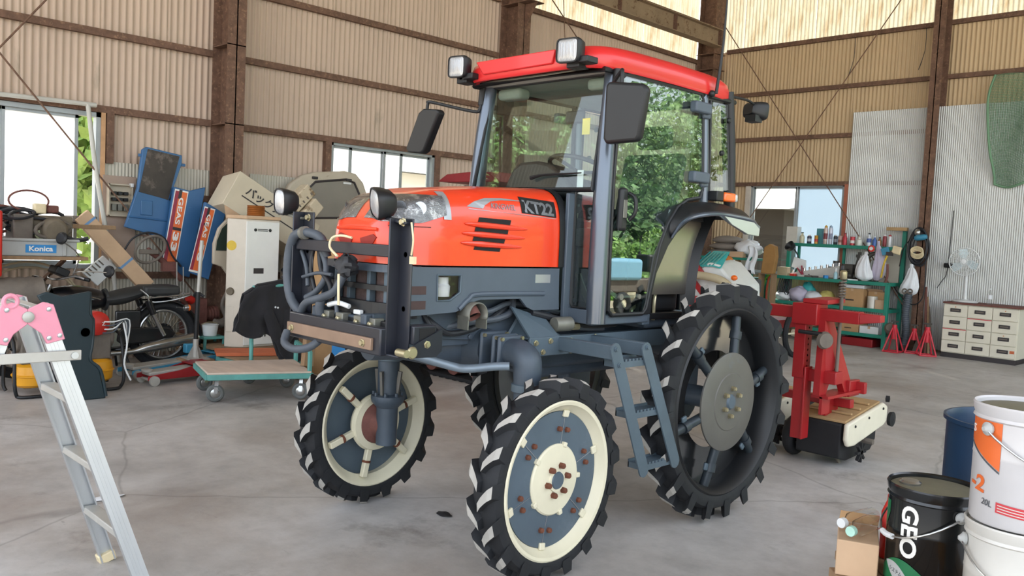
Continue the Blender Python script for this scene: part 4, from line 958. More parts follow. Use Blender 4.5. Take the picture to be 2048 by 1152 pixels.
obj('white_sticker', MB().bx(CX+.30, CX+.34, 3.232, 3.234, 1.74, 1.84), 'white', T, smooth=0)
# mirrors
m1 = obj('wing_mirror', MB().prism([(CX+.575, 3.10, 2.235), (CX+.755, 3.135, 2.215), (CX+.775, 3.14, 2.19), (CX+.745, 3.14, 1.975), (CX+.73, 3.135, 1.955), (CX+.575, 3.10, 1.945), (CX+.56, 3.10, 1.97), (CX+.56, 3.10, 2.215)], (-.012, .05, 0)), 'black', T, bevel=.016, seg=3)
obj('mirror_arm', MB().tube([(CX+.495, 3.26, 2.315), (CX+.495, 3.24, 2.235), (CX+.53, 3.20, 2.25), (CX+.60, 3.16, 2.285), (CX+.625, 3.14, 2.28), (CX+.63, 3.135, 2.20)], .0095, 10), 'black', m1)
obj('mirror_knuckle', MB().cyl((CX+.495, 3.262, 2.23), (CX+.495, 3.268, 2.325), .022, 14), 'black', m1)
m2 = obj('wing_mirror', MB().prism([(CX-.80, 3.10, 2.205), (CX-.71, 3.13, 2.20), (CX-.70, 3.135, 2.18), (CX-.815, 3.13, 1.965), (CX-.84, 3.125, 1.95), (CX-.93, 3.10, 1.958), (CX-.95, 3.10, 1.98), (CX-.84, 3.10, 2.185)], (.01, .05, 0)), 'black', T, bevel=.016, seg=3)
obj('mirror_arm', MB().tube([(CX-.46, 3.25, 2.29), (CX-.46, 3.24, 2.20), (CX-.50, 3.22, 2.185), (CX-.77, 3.14, 2.245), (CX-.79, 3.13, 2.235), (CX-.79, 3.125, 2.19)], .0095, 10), 'black', m2)
obj('mirror_knuckle', MB().cyl((CX-.46, 3.252, 2.22), (CX-.46, 3.258, 2.315), .022, 14), 'black', m2)
# antenna and rear lamp
obj('antenna', MB().tube([(CX+.52, 4.10, 2.33), (CX+.54, 4.11, 2.60), (CX+.545, 4.12, 3.02)], [.010, .007, .003], 8).ball((CX+.50, 4.09, 2.33), .02, 6), 'black', T)
rl = lamp('rear_lamp', (CX+.43, 4.74, 2.32), .075, .055, .10, T, (.3, 1, -.1), 4.0)
obj('lamp_arm', MB().tube([(CX+.45, 4.36, 2.36), (CX+.45, 4.55, 2.365), (CX+.44, 4.66, 2.35)], .008, 8).bx(CX+.40, CX+.47, 4.62, 4.70, 2.25, 2.29), 'black', rl)
# rear linkage clutter below the fender
for k, (y, z, dy, dz, m) in enumerate(((4.45, .98, .18, .16, 'chassis'), (4.5, .85, .12, .2, 'black'), (3.85, 1.07, .3, .07, 'chassis'), (3.72, 1.16, .05, .09, 'black'))):
    obj('linkage_block', MB().bx(CX+.12, CX+.43, y-dy/2, y+dy/2, z-dz/2, z+dz/2), m, T, bevel=.015)
obj('solenoid', MB().bx(CX+.43, CX+.47, 3.62, 3.68, 1.06, 1.12), 'disc_blue', T, bevel=.006)
for k in range(5):
    y = 3.55+.05*k; obj('linkage_rod', MB().tube([(CX+.44, y, 1.08), (CX+.43, y+.02, 1.14+.02*k), (CX+.40, y+.12, 1.16+.02*k)], .010, 8), ['zinc', 'black', 'chassis', 'black', 'zinc'][k], T)
for sx in (-1, 1):
    obj('lower_link', MB().bar((CX+sx*.22, 4.35, .80), (CX+sx*.30, 5.15, .62), .025, .06), 'chassis', T, bevel=.006)
obj('top_link', MB().cyl((CX, 4.4, 1.1), (CX, 5.1, .98), .025, 12), 'chassis', T)
# ------------------------------------------------------------------ more materials
M['pink'] = mat('pink_hinge_plastic', '#d98ca0', .5, 0, var=.05)
M['green_panel'] = mat('dark_green_plastic', '#25343a', .5, 0, var=.1, scale=4)
M['yellow'] = mat('yellow_tank_paint', '#dc9a1c', .4, 0, var=.08, scale=5, spots='#9a6a1c', spot_at=.72)
M['red_machine'] = mat('red_machine_paint', '#c2281f', .42, 0, var=.1, scale=6)
M['dark_red'] = mat('dark_red_jack_paint', '#8c1a20', .4, .1, var=.1, scale=6)
M['blue_jack'] = mat('blue_jack_paint', '#3a86a6', .5, .0, var=.12, scale=6)
M['blue'] = mat('blue_bonnet_paint', '#335f8c', .42, 0, var=.08, scale=3, spots='#40709f', spot_at=.68)
M['decal_orange'] = mat('orange_decal', '#d96a34', .5, 0, var=.04)
M['decal_maroon'] = mat('maroon_decal', '#8f2b40', .5, 0, var=.04)
M['decal_dark'] = mat('dark_decal', '#2f2a2c', .5, 0, var=.04)
M['decal_white'] = mat('white_decal', '#e4e3de', .5, 0, var=.03)
M['sooty'] = mat('sooty_plate', '#3b342f', .6, 0, var=.4, scale=3, spots='#6a6058', spot_at=.58, spot_scale=4)
M['cardboard'] = mat('cardboard', '#b38f66', .9, 0, var=.08, scale=5)
M['cardboard2'] = mat('pale_cardboard', '#bfa183', .9, 0, var=.08, scale=5)
M['tape'] = mat('blue_tape', '#5f87b0', .5, 0)
M['board'] = mat('brown_board', '#a08d80', .85, 0, var=.08, scale=4)
M['pvc'] = mat('white_pipe', '#b9b8b1', .5, 0, var=.06)
M['crate'] = mat('grey_crate_plastic', '#a9abaa', .55, 0, var=.06)
M['konica'] = mat('bright_blue_sticker', '#2a83c4', .5, 0, var=.03)
M['olive'] = mat('dusty_olive_metal', '#6b6152', .75, .1, var=.2, scale=8)
M['dusty'] = mat('dusty_grey_metal', '#6f675f', .75, .2, var=.2, scale=8)
M['mirror_black'] = mat('bike_black_paint', '#15161a', .3, .1, var=.1, coat=.4)
M['leather'] = mat('black_seat_vinyl', '#2b2d2e', .55, 0, var=.15, scale=8)
M['chrome_old'] = mat('worn_chrome', '#a9a9a7', .25, .9, var=.12, scale=10)
M['beige'] = mat('beige_panel_paint', '#b8ae9c', .6, 0, var=.08, scale=3, spots='#8e7d68', spot_at=.66, spot_scale=4)
M['beige_box'] = mat('off_white_carton', '#c3b9a4', .85, 0, var=.06, scale=3, spots='#a1917b', spot_at=.68, spot_scale=5)
M['foam'] = mat('dusty_foam', '#c2b59c', .9, 0, var=.1, scale=6, spots='#7d684e', spot_at=.58, spot_scale=7)
M['heater_white'] = mat('white_appliance', '#dcdcd8', .45, 0, var=.03)
M['heater_side'] = mat('beige_appliance_side', '#c9c0b2', .5, 0, var=.04)
M['tint_green'] = mat('green_tinted_pane', '#2c3a33', .2, 0, var=.05)
M['grey_pane'] = mat('dusty_grey_pane', '#807a72', .35, 0, var=.06, scale=3)
M['copper'] = mat('copper_wire', '#b87a45', .35, .8, var=.12, scale=14)
M['teal'] = mat('teal_trolley_paint', '#5b9a94', .5, .05, var=.15, scale=7, spots='#6f6a5c', spot_at=.70)
M['ply'] = mat('worn_plywood', '#c2b0a2', .85, 0, var=.1, scale=3, stretch=(1, 4, 1))
M['cloth_black'] = mat('black_jacket_cloth', '#1d1c20', .95, 0, var=.2, scale=12, sheen=.15)
M['rag'] = mat('white_rag', '#d5d8dc', .95, 0, var=.06)
M['wood'] = mat('grey_brown_wood', '#8f7458', .85, 0, var=.15, scale=4, stretch=(1, 6, 1))
M['wood_red'] = mat('orange_plank', '#c46a45', .8, 0, var=.1)
M['wicker'] = mat('pale_hoop', '#b3a58c', .7, 0, var=.12)
M['caster'] = mat('grey_caster_rubber', '#5d605f', .7, 0, var=.1)

# ------------------------------------------------------------------ stepladder in the foreground
S = thing('stepladder', 'aluminium folding stepladder with pink hinge brackets, cut off by the left edge', 'ladder', (-3.55, .905, 0))
def lrail(xb, yb, xt, yt):
    a = Vector((xb, yb, .0)); b = Vector((xt, yt, 1.16)); mb = MB()
    sgn = 1 if xb > -3.55 else -1
    mb.bar(a, b, .058, .006, (sgn, 0, 0))
    d = (b-a).normalized(); n = Vector((0, d.z, -d.y)).normalized()
    for k in (-1, 1): mb.bar(a+n*k*.026-Vector((sgn*.012, 0, 0)), b+n*k*.026-Vector((sgn*.012, 0, 0)), .006, .026, (sgn, 0, 0))
    for k in (-.012, 0, .012): mb.bar(a+n*k+Vector((sgn*.003, 0, 0)), b+n*k+Vector((sgn*.003, 0, 0)), .004, .003, (sgn, 0, 0))
    r = obj('rail', mb, 'alu', S, smooth=0)
    obj('rail_foot', MB().bar(a, a+(b-a)*.035, .07, .045, (sgn, 0, 0)), 'wire_cream', S, bevel=.004)
    return r
for (yb, yt) in ((1.335, .95), (.475, .86)):
    for xb, xt in ((-3.335, -3.40), (-3.775, -3.70)): lrail(xb, yb, xt, yt)
    for z in (.255, .53, .805):
        t = z/1.16; y = yb+(yt-yb)*t; xn = -3.345-.065*t; xf = -3.765+.075*t
        obj('rung', MB().bx(xf, xn, y-.028, y+.028, z-.014, z+.014), 'alu_dull', S, bevel=.004)
HY = .905
for sx, xt in ((1, -3.392), (-1, -3.708)):
    # two hinge plates meeting at a pivot, each with its rivets
    for k in (-1, 1):
        pl = [(HY, 1.150), (HY+k*.05, 1.175), (HY+k*.085, 1.165), (HY+k*.126, 1.035), (HY+k*.064, 1.02), (HY+k*.045, 1.06), (HY, 1.095)]
        h = obj('hinge_plate', MB().prism([(xt+sx*.006, y, z) for y, z in pl], (sx*.008, 0, 0)), 'pink', S, bevel=.003)
        for y, z in ((HY+k*.068, 1.148), (HY+k*.106, 1.05), (HY+k*.07, 1.042)): obj('rivet', MB().lathe([(.009, 0), (.008, .004), (.003, .006)], (xt+sx*.014, y, z), (sx, 0, 0), 12), 'alu', h)
    obj('hinge_pivot', MB().lathe([(.020, 0), (.020, .01), (.014, .014)], (xt+sx*.012, HY, 1.122), (sx, 0, 0), 18), 'alu_dull', S)
    obj('hinge_ear', MB().tube([(xt+sx*.01, HY-.055+.022*math.cos(t*math.pi/8), 1.178+.022*math.sin(t*math.pi/8)) for t in range(16)], .008, 8, closed=True), 'pink', S)
obj('lock_bar', MB().bx(-3.375, -3.367, .70, 1.085, .955, .993), 'alu_dull', S, bevel=.003)
obj('lock_pivot', MB().lathe([(.013, 0), (.013, .006)], (-3.366, 1.06, .974), (1, 0, 0), 14), 'alu', S)
obj('lock_pivot', MB().lathe([(.013, 0), (.013, .006)], (-3.366, .72, .974), (1, 0, 0), 14), 'alu', S)
obj('top_tread', MB().bx(-3.70, -3.40, .915, .955, 1.13, 1.16), 'alu_dull', S, bevel=.003)
obj('top_tread', MB().bx(-3.70, -3.40, .86, .90, 1.13, 1.16), 'alu_dull', S, bevel=.003)

# ------------------------------------------------------------------ left clutter
def poly_yz(x, pts, th): return MB().prism([(x, y, z) for y, z in pts], (th, 0, 0))
# dark green moulded panel leaning beside the engine
gp = [(1.98, .86), (2.05, .89), (2.16, .85), (2.37, .89), (2.37, .71), (2.40, .66), (2.40, .46), (2.38, .33), (2.46, .25), (2.52, .0), (2.22, .0), (2.15, .43), (2.10, .67)]
G = obj('fender_panel', MB().prism([(-7.25+.25*max(0, z-.1)*.3, y, z) for y, z in gp], (.03, 0, 0)), 'green_panel', bevel=.01, label='dark green moulded plastic fender panel standing behind the stepladder', cat='panel', at=(-7.2, 2.35, 0))
obj('panel_slot', MB().lathe([(.0, 0), (.035, 0)], (-7.168, 2.335, .56), (1, 0, 0), 20), 'dark', G)
obj('panel_lip', MB().tube([(-7.19, 2.37, .88), (-7.19, 2.38, .7), (-7.20, 2.405, .64), (-7.2, 2.40, .46), (-7.21, 2.39, .33), (-7.21, 2.47, .24), (-7.22, 2.52, .02)], .012, 8), 'green_panel', G)
# portable engines with yellow tanks
def engine(cx, cy, lab, z=0.0, red=False):
    E_ = thing('engine_pump', lab, 'engine', (cx, cy, z), 'yellow-tank engines behind the panel')
    obj('fuel_tank', MB().lathe([(.0, 0), (.11, .0), (.135, .02), (.14, .085), (.15, .09), (.15, .10), (.14, .105), (.13, .17), (.10, .19), (.0, .195)], (cx, cy, z+.07), (0, 0, 1), 32), 'yellow', E_)
    obj('tank_cap', MB().lathe([(.0, .03), (.028, .03), (.032, .02), (.032, 0)], (cx+.02, cy-.03, z+.262), (0, 0, 1), 16), 'shield', E_)
    for yy in (-.15, .15):
        obj('frame_tube', MB().tube([(cx+.17, cy+yy, z+.02), (cx+.19, cy+yy*1.15, z+.12), (cx+.12, cy+yy*1.1, z+.45), (cx-.10, cy+yy*1.1, z+.45), (cx-.17, cy+yy*1.1, z+.10), (cx-.15, cy+yy, z+.02)], .014, 10), 'black', E_)
    obj('frame_tube', MB().tube([(cx+.17, cy-.15, z+.02), (cx+.2, cy-.1, z+.016), (cx+.2, cy+.1, z+.016), (cx+.17, cy+.15, z+.02)], .014, 10), 'black', E_)
    obj('engine_block', MB().bx(cx-.10, cx+.08, cy-.10, cy+.10, z+.26, z+.50).lathe([(.10, -.13), (.10, .13)], (cx-.02, cy, z+.45), (0, 1, 0), 18), 'dusty', E_, bevel=.01)
    if red:
        rc = obj('recoil_cover', MB().lathe([(.0, .09), (.06, .085), (.10, .06), (.11, 0), (.10, -.02)], (cx+.06, cy-.03, z+.57), (1, .15, .1), 28), 'red_machine', E_)
        text('cover_letter', 'Z', .06, (cx+.155, cy-.005, z+.56), (-.15, 1, 0), (0, 0, 1), 'decal_white', rc, fit=(.03, .03))
        for k in range(4):
            obj('fuel_line', MB().tube([(cx+.08, cy-.05, z+.50+.03*k), (cx+.17, cy+.08, z+.50+.03*k), (cx+.16, cy+.16+.02*k, z+.60), (cx+.12, cy+.22, z+.52-.05*k)], .006, 6), 'white' if k % 2 else 'hose', E_)
        obj('white_hose', MB().tube([(cx+.16, cy+.17, z+.58), (cx+.20, cy+.19, z+.40), (cx+.2, cy+.17, z+.22), (cx+.22, cy+.22, z+.08)], .008, 8), 'white', E_)
    return E_
engine(-7.72, 2.60, 'portable engine with yellow tank and red starter cover beside the motorcycle', red=True)
engine(-7.68, 2.09, 'portable engine with yellow tank seen between the legs of the stepladder')
# wheels standing behind the ladder
tw = thing('spare_wheel', 'small black spare wheel on the floor behind the stepladder', 'wheel', (-7.45, 2.33, 0))
obj('tyre', MB().tube([(-7.45, 2.30+.11*math.cos(t*math.pi/14), .145+.11*math.sin(t*math.pi/14)) for t in range(28)], .036, 10, closed=True), 'rubber', tw)
obj('rim', MB().lathe([(.08, -.02), (.085, 0), (.08, .02), (.02, .01), (.02, -.01)], (-7.45, 2.30, .145), (1, 0, 0), 24, closed=True), 'dusty', tw)

# motorcycle, rear towards the pole
BX = -8.45
B = thing('motorcycle', 'old black motorcycle with chrome rack and silencer against the left wall', 'motorcycle', (BX, 3.1, 0))
def bike_wheel(y, z, r):
    t = obj('wheel', MB().tube([(BX, y+r*math.cos(a*math.pi/20), z+r*math.sin(a*math.pi/20)) for a in range(40)], .045, 10, closed=True), 'rubber', B)
    obj('wheel_rim', MB().tube([(BX, y+(r-.055)*math.cos(a*math.pi/20), z+(r-.055)*math.sin(a*math.pi/20)) for a in range(40)], .016, 8, closed=True), 'chrome_old', t)
    mb = MB()
    for k in range(32):
        a = k*math.pi/16; b = a+(.5 if k % 2 else -.5)
        mb.cyl((BX+(.025 if k % 4 < 2 else -.025), y+.045*math.cos(b), z+.045*math.sin(b)), (BX, y+(r-.06)*math.cos(a), z+(r-.06)*math.sin(a)), .0022, 4)
    sp_ = obj('spokes', mb, 'chrome_old', t); sp_['kind'] = 'stuff'
    obj('wheel_hub', MB().lathe([(.09, -.03), (.11, 0), (.09, .03)], (BX, y, z), (1, 0, 0), 24), 'black', t)
bike_wheel(3.48, .34, .295); bike_wheel(2.20, .34, .295)
obj('rear_mudguard', MB().grid(lambda u, v: (BX-.075+.15*v, 3.48+.37*math.cos(R(-15+150*u)), .34+.37*math.sin(R(-15+150*u))-.03*abs(2*v-1)), 17, 5), 'mirror_black', B).modifiers.new('t', 'SOLIDIFY').thickness = .006
obj('saddle', MB().grid(lambda u, v: (BX+(.12+.02*math.sin(math.pi*u))*math.cos(2*math.pi*v), 2.90+.36*u, .70+.03*u+(.055+.02*math.sin(math.pi*u))*math.sin(2*math.pi*v)+.05*u*u), 9, 17), 'leather', B)
obj('saddle_end', MB().lathe([(.0, 0), (.10, .0), (.11, .02)], (BX, 2.905, .70), (0, 1, 0), 17), 'leather', B)
obj('rear_saddle', MB().bx(BX-.13, BX+.13, 3.24, 3.60, .735, .835), 'leather', B, bevel=.03, seg=3)
rk = MB()
for sx in (-1, 1):
    rk.tube([(BX+sx*.13, 3.20, .80), (BX+sx*.14, 3.27, .74), (BX+sx*.14, 3.30, .68), (BX+sx*.13, 3.50, .69), (BX+sx*.10, 3.70, .735), (BX+sx*.03, 3.73, .74)], .009, 8)
    rk.tube([(BX+sx*.14, 3.30, .72), (BX+sx*.13, 3.52, .735), (BX+sx*.10, 3.70, .755)], .008, 8)
for y in (3.36, 3.58): rk.tube([(BX-.14, y, .73), (BX+.14, y, .73)], .007, 8)
obj('luggage_rack', rk, 'chrome_old', B)
obj('fuel_tank', MB().grid(lambda u, v: (BX+(.06+.08*math.sin(math.pi*min(1, u*.9+.08))**.7)*math.cos(2*math.pi*v), 2.45+.47*u, .70+.03*(1-u)+(.04+.08*math.sin(math.pi*min(1, u*.85+.1))**.6)*math.sin(2*math.pi*v)), 13, 21), 'mirror_black', B)
obj('tank_stripe', MB().tube([(BX+.13, 2.58, .73), (BX+.145, 2.70, .745), (BX+.12, 2.84, .71)], .006, 6), 'chrome_old', B)
obj('frame_tube', MB().tube([(BX, 2.42, .78), (BX, 2.62, .45), (BX, 2.75, .25), (BX, 3.15, .24), (BX, 3.30, .60), (BX, 3.55, .66)], .02, 10).tube([(BX, 3.15, .30), (BX, 3.48, .34)], .03, 8), 'mirror_black', B)
obj('engine_case', MB().bx(BX-.12, BX+.12, 2.72, 3.05, .24, .44).lathe([(.09, -.15), (.10, .15)], (BX, 2.86, .36), (1, 0, 0), 24), 'chrome_old', B, bevel=.02)
obj('cylinder', MB().lathe([(.075 if k % 2 else .06, .012*k) for k in range(14)], (BX, 2.70, .40), (0, -.6, .7), 20), 'dusty', B)
obj('side_cover', MB().box((BX+.10, 3.10, .50), (.03, .24, .20)), 'mirror_black', B, bevel=.04, seg=3)
obj('chain_case', MB().prism([(BX+.10, 3.0, .40), (BX+.10, 3.05, .44), (BX+.10, 3.5, .42), (BX+.10, 3.56, .36), (BX+.10, 3.5, .29), (BX+.10, 3.05, .27), (BX+.10, 2.99, .31)], (.03, 0, 0)), 'mirror_black', B, bevel=.012)
obj('silencer', MB().tube([(BX+.16, 2.80, .20), (BX+.17, 3.05, .205), (BX+.175, 3.15, .215), (BX+.18, 3.30, .25), (BX+.185, 3.72, .315), (BX+.185, 3.74, .318)], [.022, .022, .026, .05, .053, .045], 18), 'chrome_old', B)
for sx in (-1, 1):
    obj('shock_absorber', MB().cyl((BX+sx*.13, 3.28, .69), (BX+sx*.13, 3.33, .56), .032, 14), 'mirror_black', B)
    obj('shock_rod', MB().cyl((BX+sx*.13, 3.33, .56), (BX+sx*.13, 3.44, .345), .022, 12), 'chrome_old', B)
    obj('fork_leg', MB().cyl((BX+sx*.08, 2.42, .85), (BX+sx*.08, 2.20, .34), .022, 12), 'chrome_old', B)
    sg = obj('turn_signal', MB().lathe([(.0, .0), (.028, .004), (.034, .02), (.034, .04)], (BX+sx*.20, 3.60, .62), (0, 1, 0), 16), 'chrome_old', B)
    obj('signal_lens', MB().lathe([(.034, 0), (.030, .02), (.0, .026)], (BX+sx*.20, 3.64, .62), (0, 1, 0), 16), 'orange', sg)
    obj('signal_stem', MB().cyl((BX+sx*.08, 3.58, .62), (BX+sx*.2, 3.60, .62), .008, 8), 'chrome_old', sg)
obj('handlebar', MB().tube([(BX-.36, 2.62, .92), (BX-.28, 2.56, .94), (BX-.12, 2.46, .90), (BX+.12, 2.46, .90), (BX+.28, 2.56, .94), (BX+.36, 2.62, .92)], .011, 10), 'chrome_old', B)
for sx in (-1, 1): obj('grip', MB().cyl((BX+sx*.28, 2.57, .935), (BX+sx*.37, 2.66, .91), .018, 12), 'black', B)
obj('instrument_box', MB().box((BX+.05, 2.50, .97), (.22, .12, .07), Matrix.Rotation(R(-25), 3, 'X')), 'black', B, bevel=.01)
for sx, y, z in ((1, 2.90, .97), (1, 2.50, 1.26)):
    mr = obj('rear_mirror', MB().lathe([(.0, .02), (.04, .018), (.055, .006), (.055, -.006), (.0, -.01)], (BX+sx*.38, y-.08*(sx > 0), z+.02), (.5, -.8, .2), 24), 'black', B)
    obj('mirror_stem', MB().tube([(BX+sx*.25, 2.55, .94), (BX+sx*.32, 2.58, .5*z+.5), (BX+sx*.38, y-.10, z+.01)], .006, 8), 'chrome_old', mr)
obj('headlamp_shell', MB().lathe([(.0, 0), (.06, .01), (.085, .06), (.09, .10)], (BX, 2.40, .84), (0, -1, 0), 24), 'mirror_black', B)
obj('stand', MB().tube([(BX+.1, 3.05, .24), (BX+.22, 3.12, .02), (BX+.24, 3.18, .012)], .012, 8).tube([(BX-.1, 3.05, .24), (BX-.22, 3.12, .02)], .012, 8), 'black', B)

# silver ribbed duct end, hoop, crate with pump and hoses on a wall shelf
D = thing('ribbed_duct', 'dull silver ribbed metal duct lying behind the pink ladder hinge', 'duct', (-7.95, 2.05, .72))
obj('duct_body', MB().lathe([(.13+(.008 if (k % 2 and k > 5) else 0), .04*k) for k in range(14)]+[(.10, .545), (.04, .56)], (-8.0, 1.72, .80), (0, 1, .03), 28), 'dusty', D)
obj('duct_stand', MB().bx(-8.08, -7.92, 1.80, 1.86, 0, .70).bx(-8.08, -7.92, 2.10, 2.16, 0, .69), 'wood', D, bevel=.005)
H_ = thing('hoop_pair', 'pair of pale bent hoops leaning on the wall under the grey crate', 'hoop', (-8.5, 2.3, 0))
for k, (dx, dz) in enumerate(((0, 0), (.04, -.045))):
    obj('hoop', MB().tube([(-8.62+dx, 2.30+(.46)*math.cos(math.pi*t/20), .62+dz+.42*math.sin(math.pi*t/20)) for t in range(21)]+[(-8.62+dx, 1.84, .0)], .010, 8), 'wicker', H_)
    obj('hoop_leg', MB().cyl((-8.62+dx, 2.76, .63+dz), (-8.62+dx, 2.78, .0), .010, 8), 'wicker', H_)
sh = thing('plank_shelf', 'bracketed plank shelf under the grey crate on the left wall', 'shelf', (-8.7, 2.2, 1.09))
obj('plank', MB().bx(-9.15, -8.12, 1.2, 2.66, 1.085, 1.115), 'wood', sh, bevel=.003)
for y in (1.5, 2.5): obj('bracket', MB().bar((-9.15, y, .75), (-8.25, y, 1.085), .03, .03), 'rust', sh)
cr = thing('crate', 'pale grey plastic crate with bright blue sticker on the wall shelf', 'crate', (-8.5, 2.2, 1.115))
mbq = MB(); mbq.bx(-8.85, -8.83, 1.60, 2.58, 1.115, 1.26).bx(-8.20, -8.18, 1.60, 2.58, 1.115, 1.26).bx(-8.85, -8.18, 1.60, 1.62, 1.115, 1.26).bx(-8.85, -8.18, 2.56, 2.58, 1.115, 1.26).bx(-8.85, -8.18, 1.60, 2.58, 1.115, 1.13)
obj('crate_body', mbq, 'crate', cr, bevel=.004)
obj('crate_rim', MB().tube([(-8.86, 1.59, 1.255), (-8.17, 1.59, 1.255), (-8.17, 2.59, 1.255), (-8.86, 2.59, 1.255)], .013, 8, closed=True), 'crate', cr)
for y in (1.66, 2.46): obj('crate_post', MB().bx(-8.182, -8.168, y, y+.03, 1.12, 1.25), 'crate', cr, bevel=.004)
ks = obj('sticker', MB().bx(-8.181, -8.177, 2.165, 2.41, 1.145, 1.215), 'konica', cr, smooth=0)
text('sticker_lettering', 'Konica', .06, (-8.176, 2.192, 1.158), (0, 1, 0), (0, 0, 1), 'decal_white', ks, bold=.0015, fit=(.19, .045))
pu = thing('pump', 'dusty olive pump with black hoses heaped in the grey crate', 'pump', (-8.5, 2.3, 1.13))
obj('pump_case', MB().bx(-8.60, -8.35, 2.26, 2.60, 1.20, 1.47).lathe([(.10, 0), (.12, .06), (.10, .14)], (-8.36, 2.42, 1.34), (1, 0, 0), 24), 'olive', pu, bevel=.02)
obj('shroud', MB().bx(-8.55, -8.30, 2.10, 2.26, 1.20, 1.475), 'dusty', pu, bevel=.01)
obj('dial', MB().lathe([(.0, .015), (.04, .012), (.042, 0)], (-8.295, 2.31, 1.30), (1, 0, 0), 20), mat('pale_green_dial', '#a9b08c', .5), pu)
obj('connector', MB().box((-8.4, 2.33, 1.53), (.08, .10, .09)), 'wire_cream', pu, bevel=.012)
obj('plug', MB().box((-8.42, 2.44, 1.53), (.08, .10, .07)), 'exhaust', pu, bevel=.015)
rd = random.Random(11)
for k in range(24):
    cy_, cz_, a_, b_ = rd.uniform(1.75, 2.42), rd.uniform(1.34, 1.50), rd.uniform(.10, .22), rd.uniform(.03, .09); x_ = rd.uniform(-8.62, -8.26); ph = rd.uniform(0, 6); sk = rd.uniform(-.4, .4)
    obj('hose_loop', MB().tube([(x_+.07*math.sin(t*math.pi/8+ph), cy_+a_*math.cos(t*math.pi/8), cz_+b_*math.sin(t*math.pi/8)+sk*.1*math.cos(t*math.pi/8)) for t in range(16)], .011+.007*rd.random(), 8, closed=True), rd.choice(['hose_black', 'hose_black', 'dusty', 'exhaust']), pu)
obj('hose_loop', MB().tube([(-8.38, 2.34+.16*math.cos(t*math.pi/12+2.2)-.1, 1.575+.09*math.sin(t*math.pi/12+2.2)+.02) for t in range(-12, 10)], .009, 8), 'exhaust', pu)
obj('hose_end', MB().tube([(-8.32, 2.48, 1.30), (-8.28, 2.60, 1.26), (-8.25, 2.70, 1.28)], .02, 8), 'hose_black', pu)
gb = obj('grey_block', MB().bx(-9.0, -8.75, 2.72, 2.94, 1.42, 1.48).bx(-9.0, -8.78, 2.70, 2.96, 1.40, 1.42), 'dusty', label='flat grey metal block on the window sill', cat='block', at=(-8.9, 2.83, 1.40), bevel=.004)
o = obj('window_sill', MB().bx(-9.2, -8.7, 2.66, 3.1, 1.36, 1.40), 'wood', wall_left, bevel=.003)
obj('red_case', MB().bx(-8.1, -7.9, 1.50, 1.925, .95, 1.50), 'red_machine', label='red metal case at the left edge of the picture', cat='case', at=(-7.9, 1.7, 0), bevel=.02)
obj('case_stand', MB().bx(-8.1, -7.9, 1.4, 1.46, 0, .95).bx(-8.1, -7.9, 1.76, 1.82, 0, .95).bx(-8.1, -7.9, 1.4, 1.88, .90, .95), 'wood', label='plain wooden stand under the red metal case', cat='stand', at=(-7.9, 1.7, 0), bevel=.004)
# long cardboard box leaning, white vented panel
cb = MB(); a = Vector((-8.72, 2.81, 1.47)); b = Vector((-8.72, 3.42, .80)); cb.bar(a, b, .12, .06, (1, 0, 0))
k = obj('long_carton', MB().bar((-8.75, 2.79, 1.49), (-8.70, 3.415, .80), .15, .07, (1, 0, 0)), 'cardboard2', label='long narrow cardboard carton with blue tape leaning on the left wall', cat='carton', at=(-8.72, 3.4, .8), bevel=.003)
for t in (.10, .66):
    p = Vector((-8.75, 2.79, 1.49)).lerp(Vector((-8.70, 3.415, .80)), t); d = (Vector((-8.70, 3.415, .80))-Vector((-8.75, 2.79, 1.49))).normalized()
    obj('tape', MB().bar(p-d*.012, p+d*.012, .153, .073, (1, 0, 0)), 'tape', k, smooth=0)
vp = obj('vent_panel', MB().prism([(-8.86, 2.84, .93), (-8.86, 3.03, 1.10), (-8.86, 3.16, .98), (-8.86, 2.98, .80)], (.04, 0, 0)), 'white', label='white slotted vent panel leaning behind the motorcycle mirror', cat='panel', at=(-8.85, 3.0, .8), bevel=.004)
for q in range(5):
    o_ = Vector((-8.815, 2.86+.03*q, .945+.027*q)); obj('slot', MB().bar(o_, o_+Vector((0, .05, -.045)), .012, .006, (1, 0, 0)), 'dusty', vp, smooth=0)
# fuse board
fb = obj('mounting_board', MB().bx(-9.165, -9.14, 3.12, 3.45, 1.02, 1.91), 'board', label='pale brown mounting board on the left wall behind the fuse box', cat='board', at=(-9.15, 3.28, 1.02), bevel=.002)
fx = thing('fuse_box', 'open grey fuse box on the mounting board beside the window', 'fuse box', (-9.1, 3.27, 1.5))
obj('box_shell', MB().bx(-9.14, -9.13, 3.16, 3.39, 1.50, 1.82).bx(-9.14, -9.07, 3.155, 3.165, 1.495, 1.825).bx(-9.14, -9.07, 3.385, 3.395, 1.495, 1.825).bx(-9.14, -9.07, 3.155, 3.395, 1.495, 1.507).bx(-9.14, -9.07, 3.155, 3.395, 1.813, 1.825), 'beige', fx)
for r_ in range(3):
    for c_ in range(3): obj('breaker', MB().box((-9.10, 3.215+.058*c_, 1.73-.062*r_-(.02 if r_ == 2 else 0)), (.05, .042, .035 if r_ < 2 else .07)), 'black' if r_ < 2 else 'shield', fx, bevel=.004)
obj('meter_knob', MB().bx(-9.12, -9.06, 3.37, 3.40, 1.80, 1.84), 'white', fx, bevel=.005)
# white pipe
obj('drain_pipe', MB().tube([(-9.05, 1.0, 2.545), (-9.04, 2.86, 2.585), (-9.03, 2.92, 2.57), (-9.02, 2.935, 2.50), (-8.99, 2.99, 2.0), (-8.95, 3.09, 1.35), (-8.92, 3.17, .85), (-8.9, 3.22, .01)], .022, 12), 'pvc', label='white pipe elbowed down beside the left window', cat='pipe', at=(-9.0, 3.2, 0))
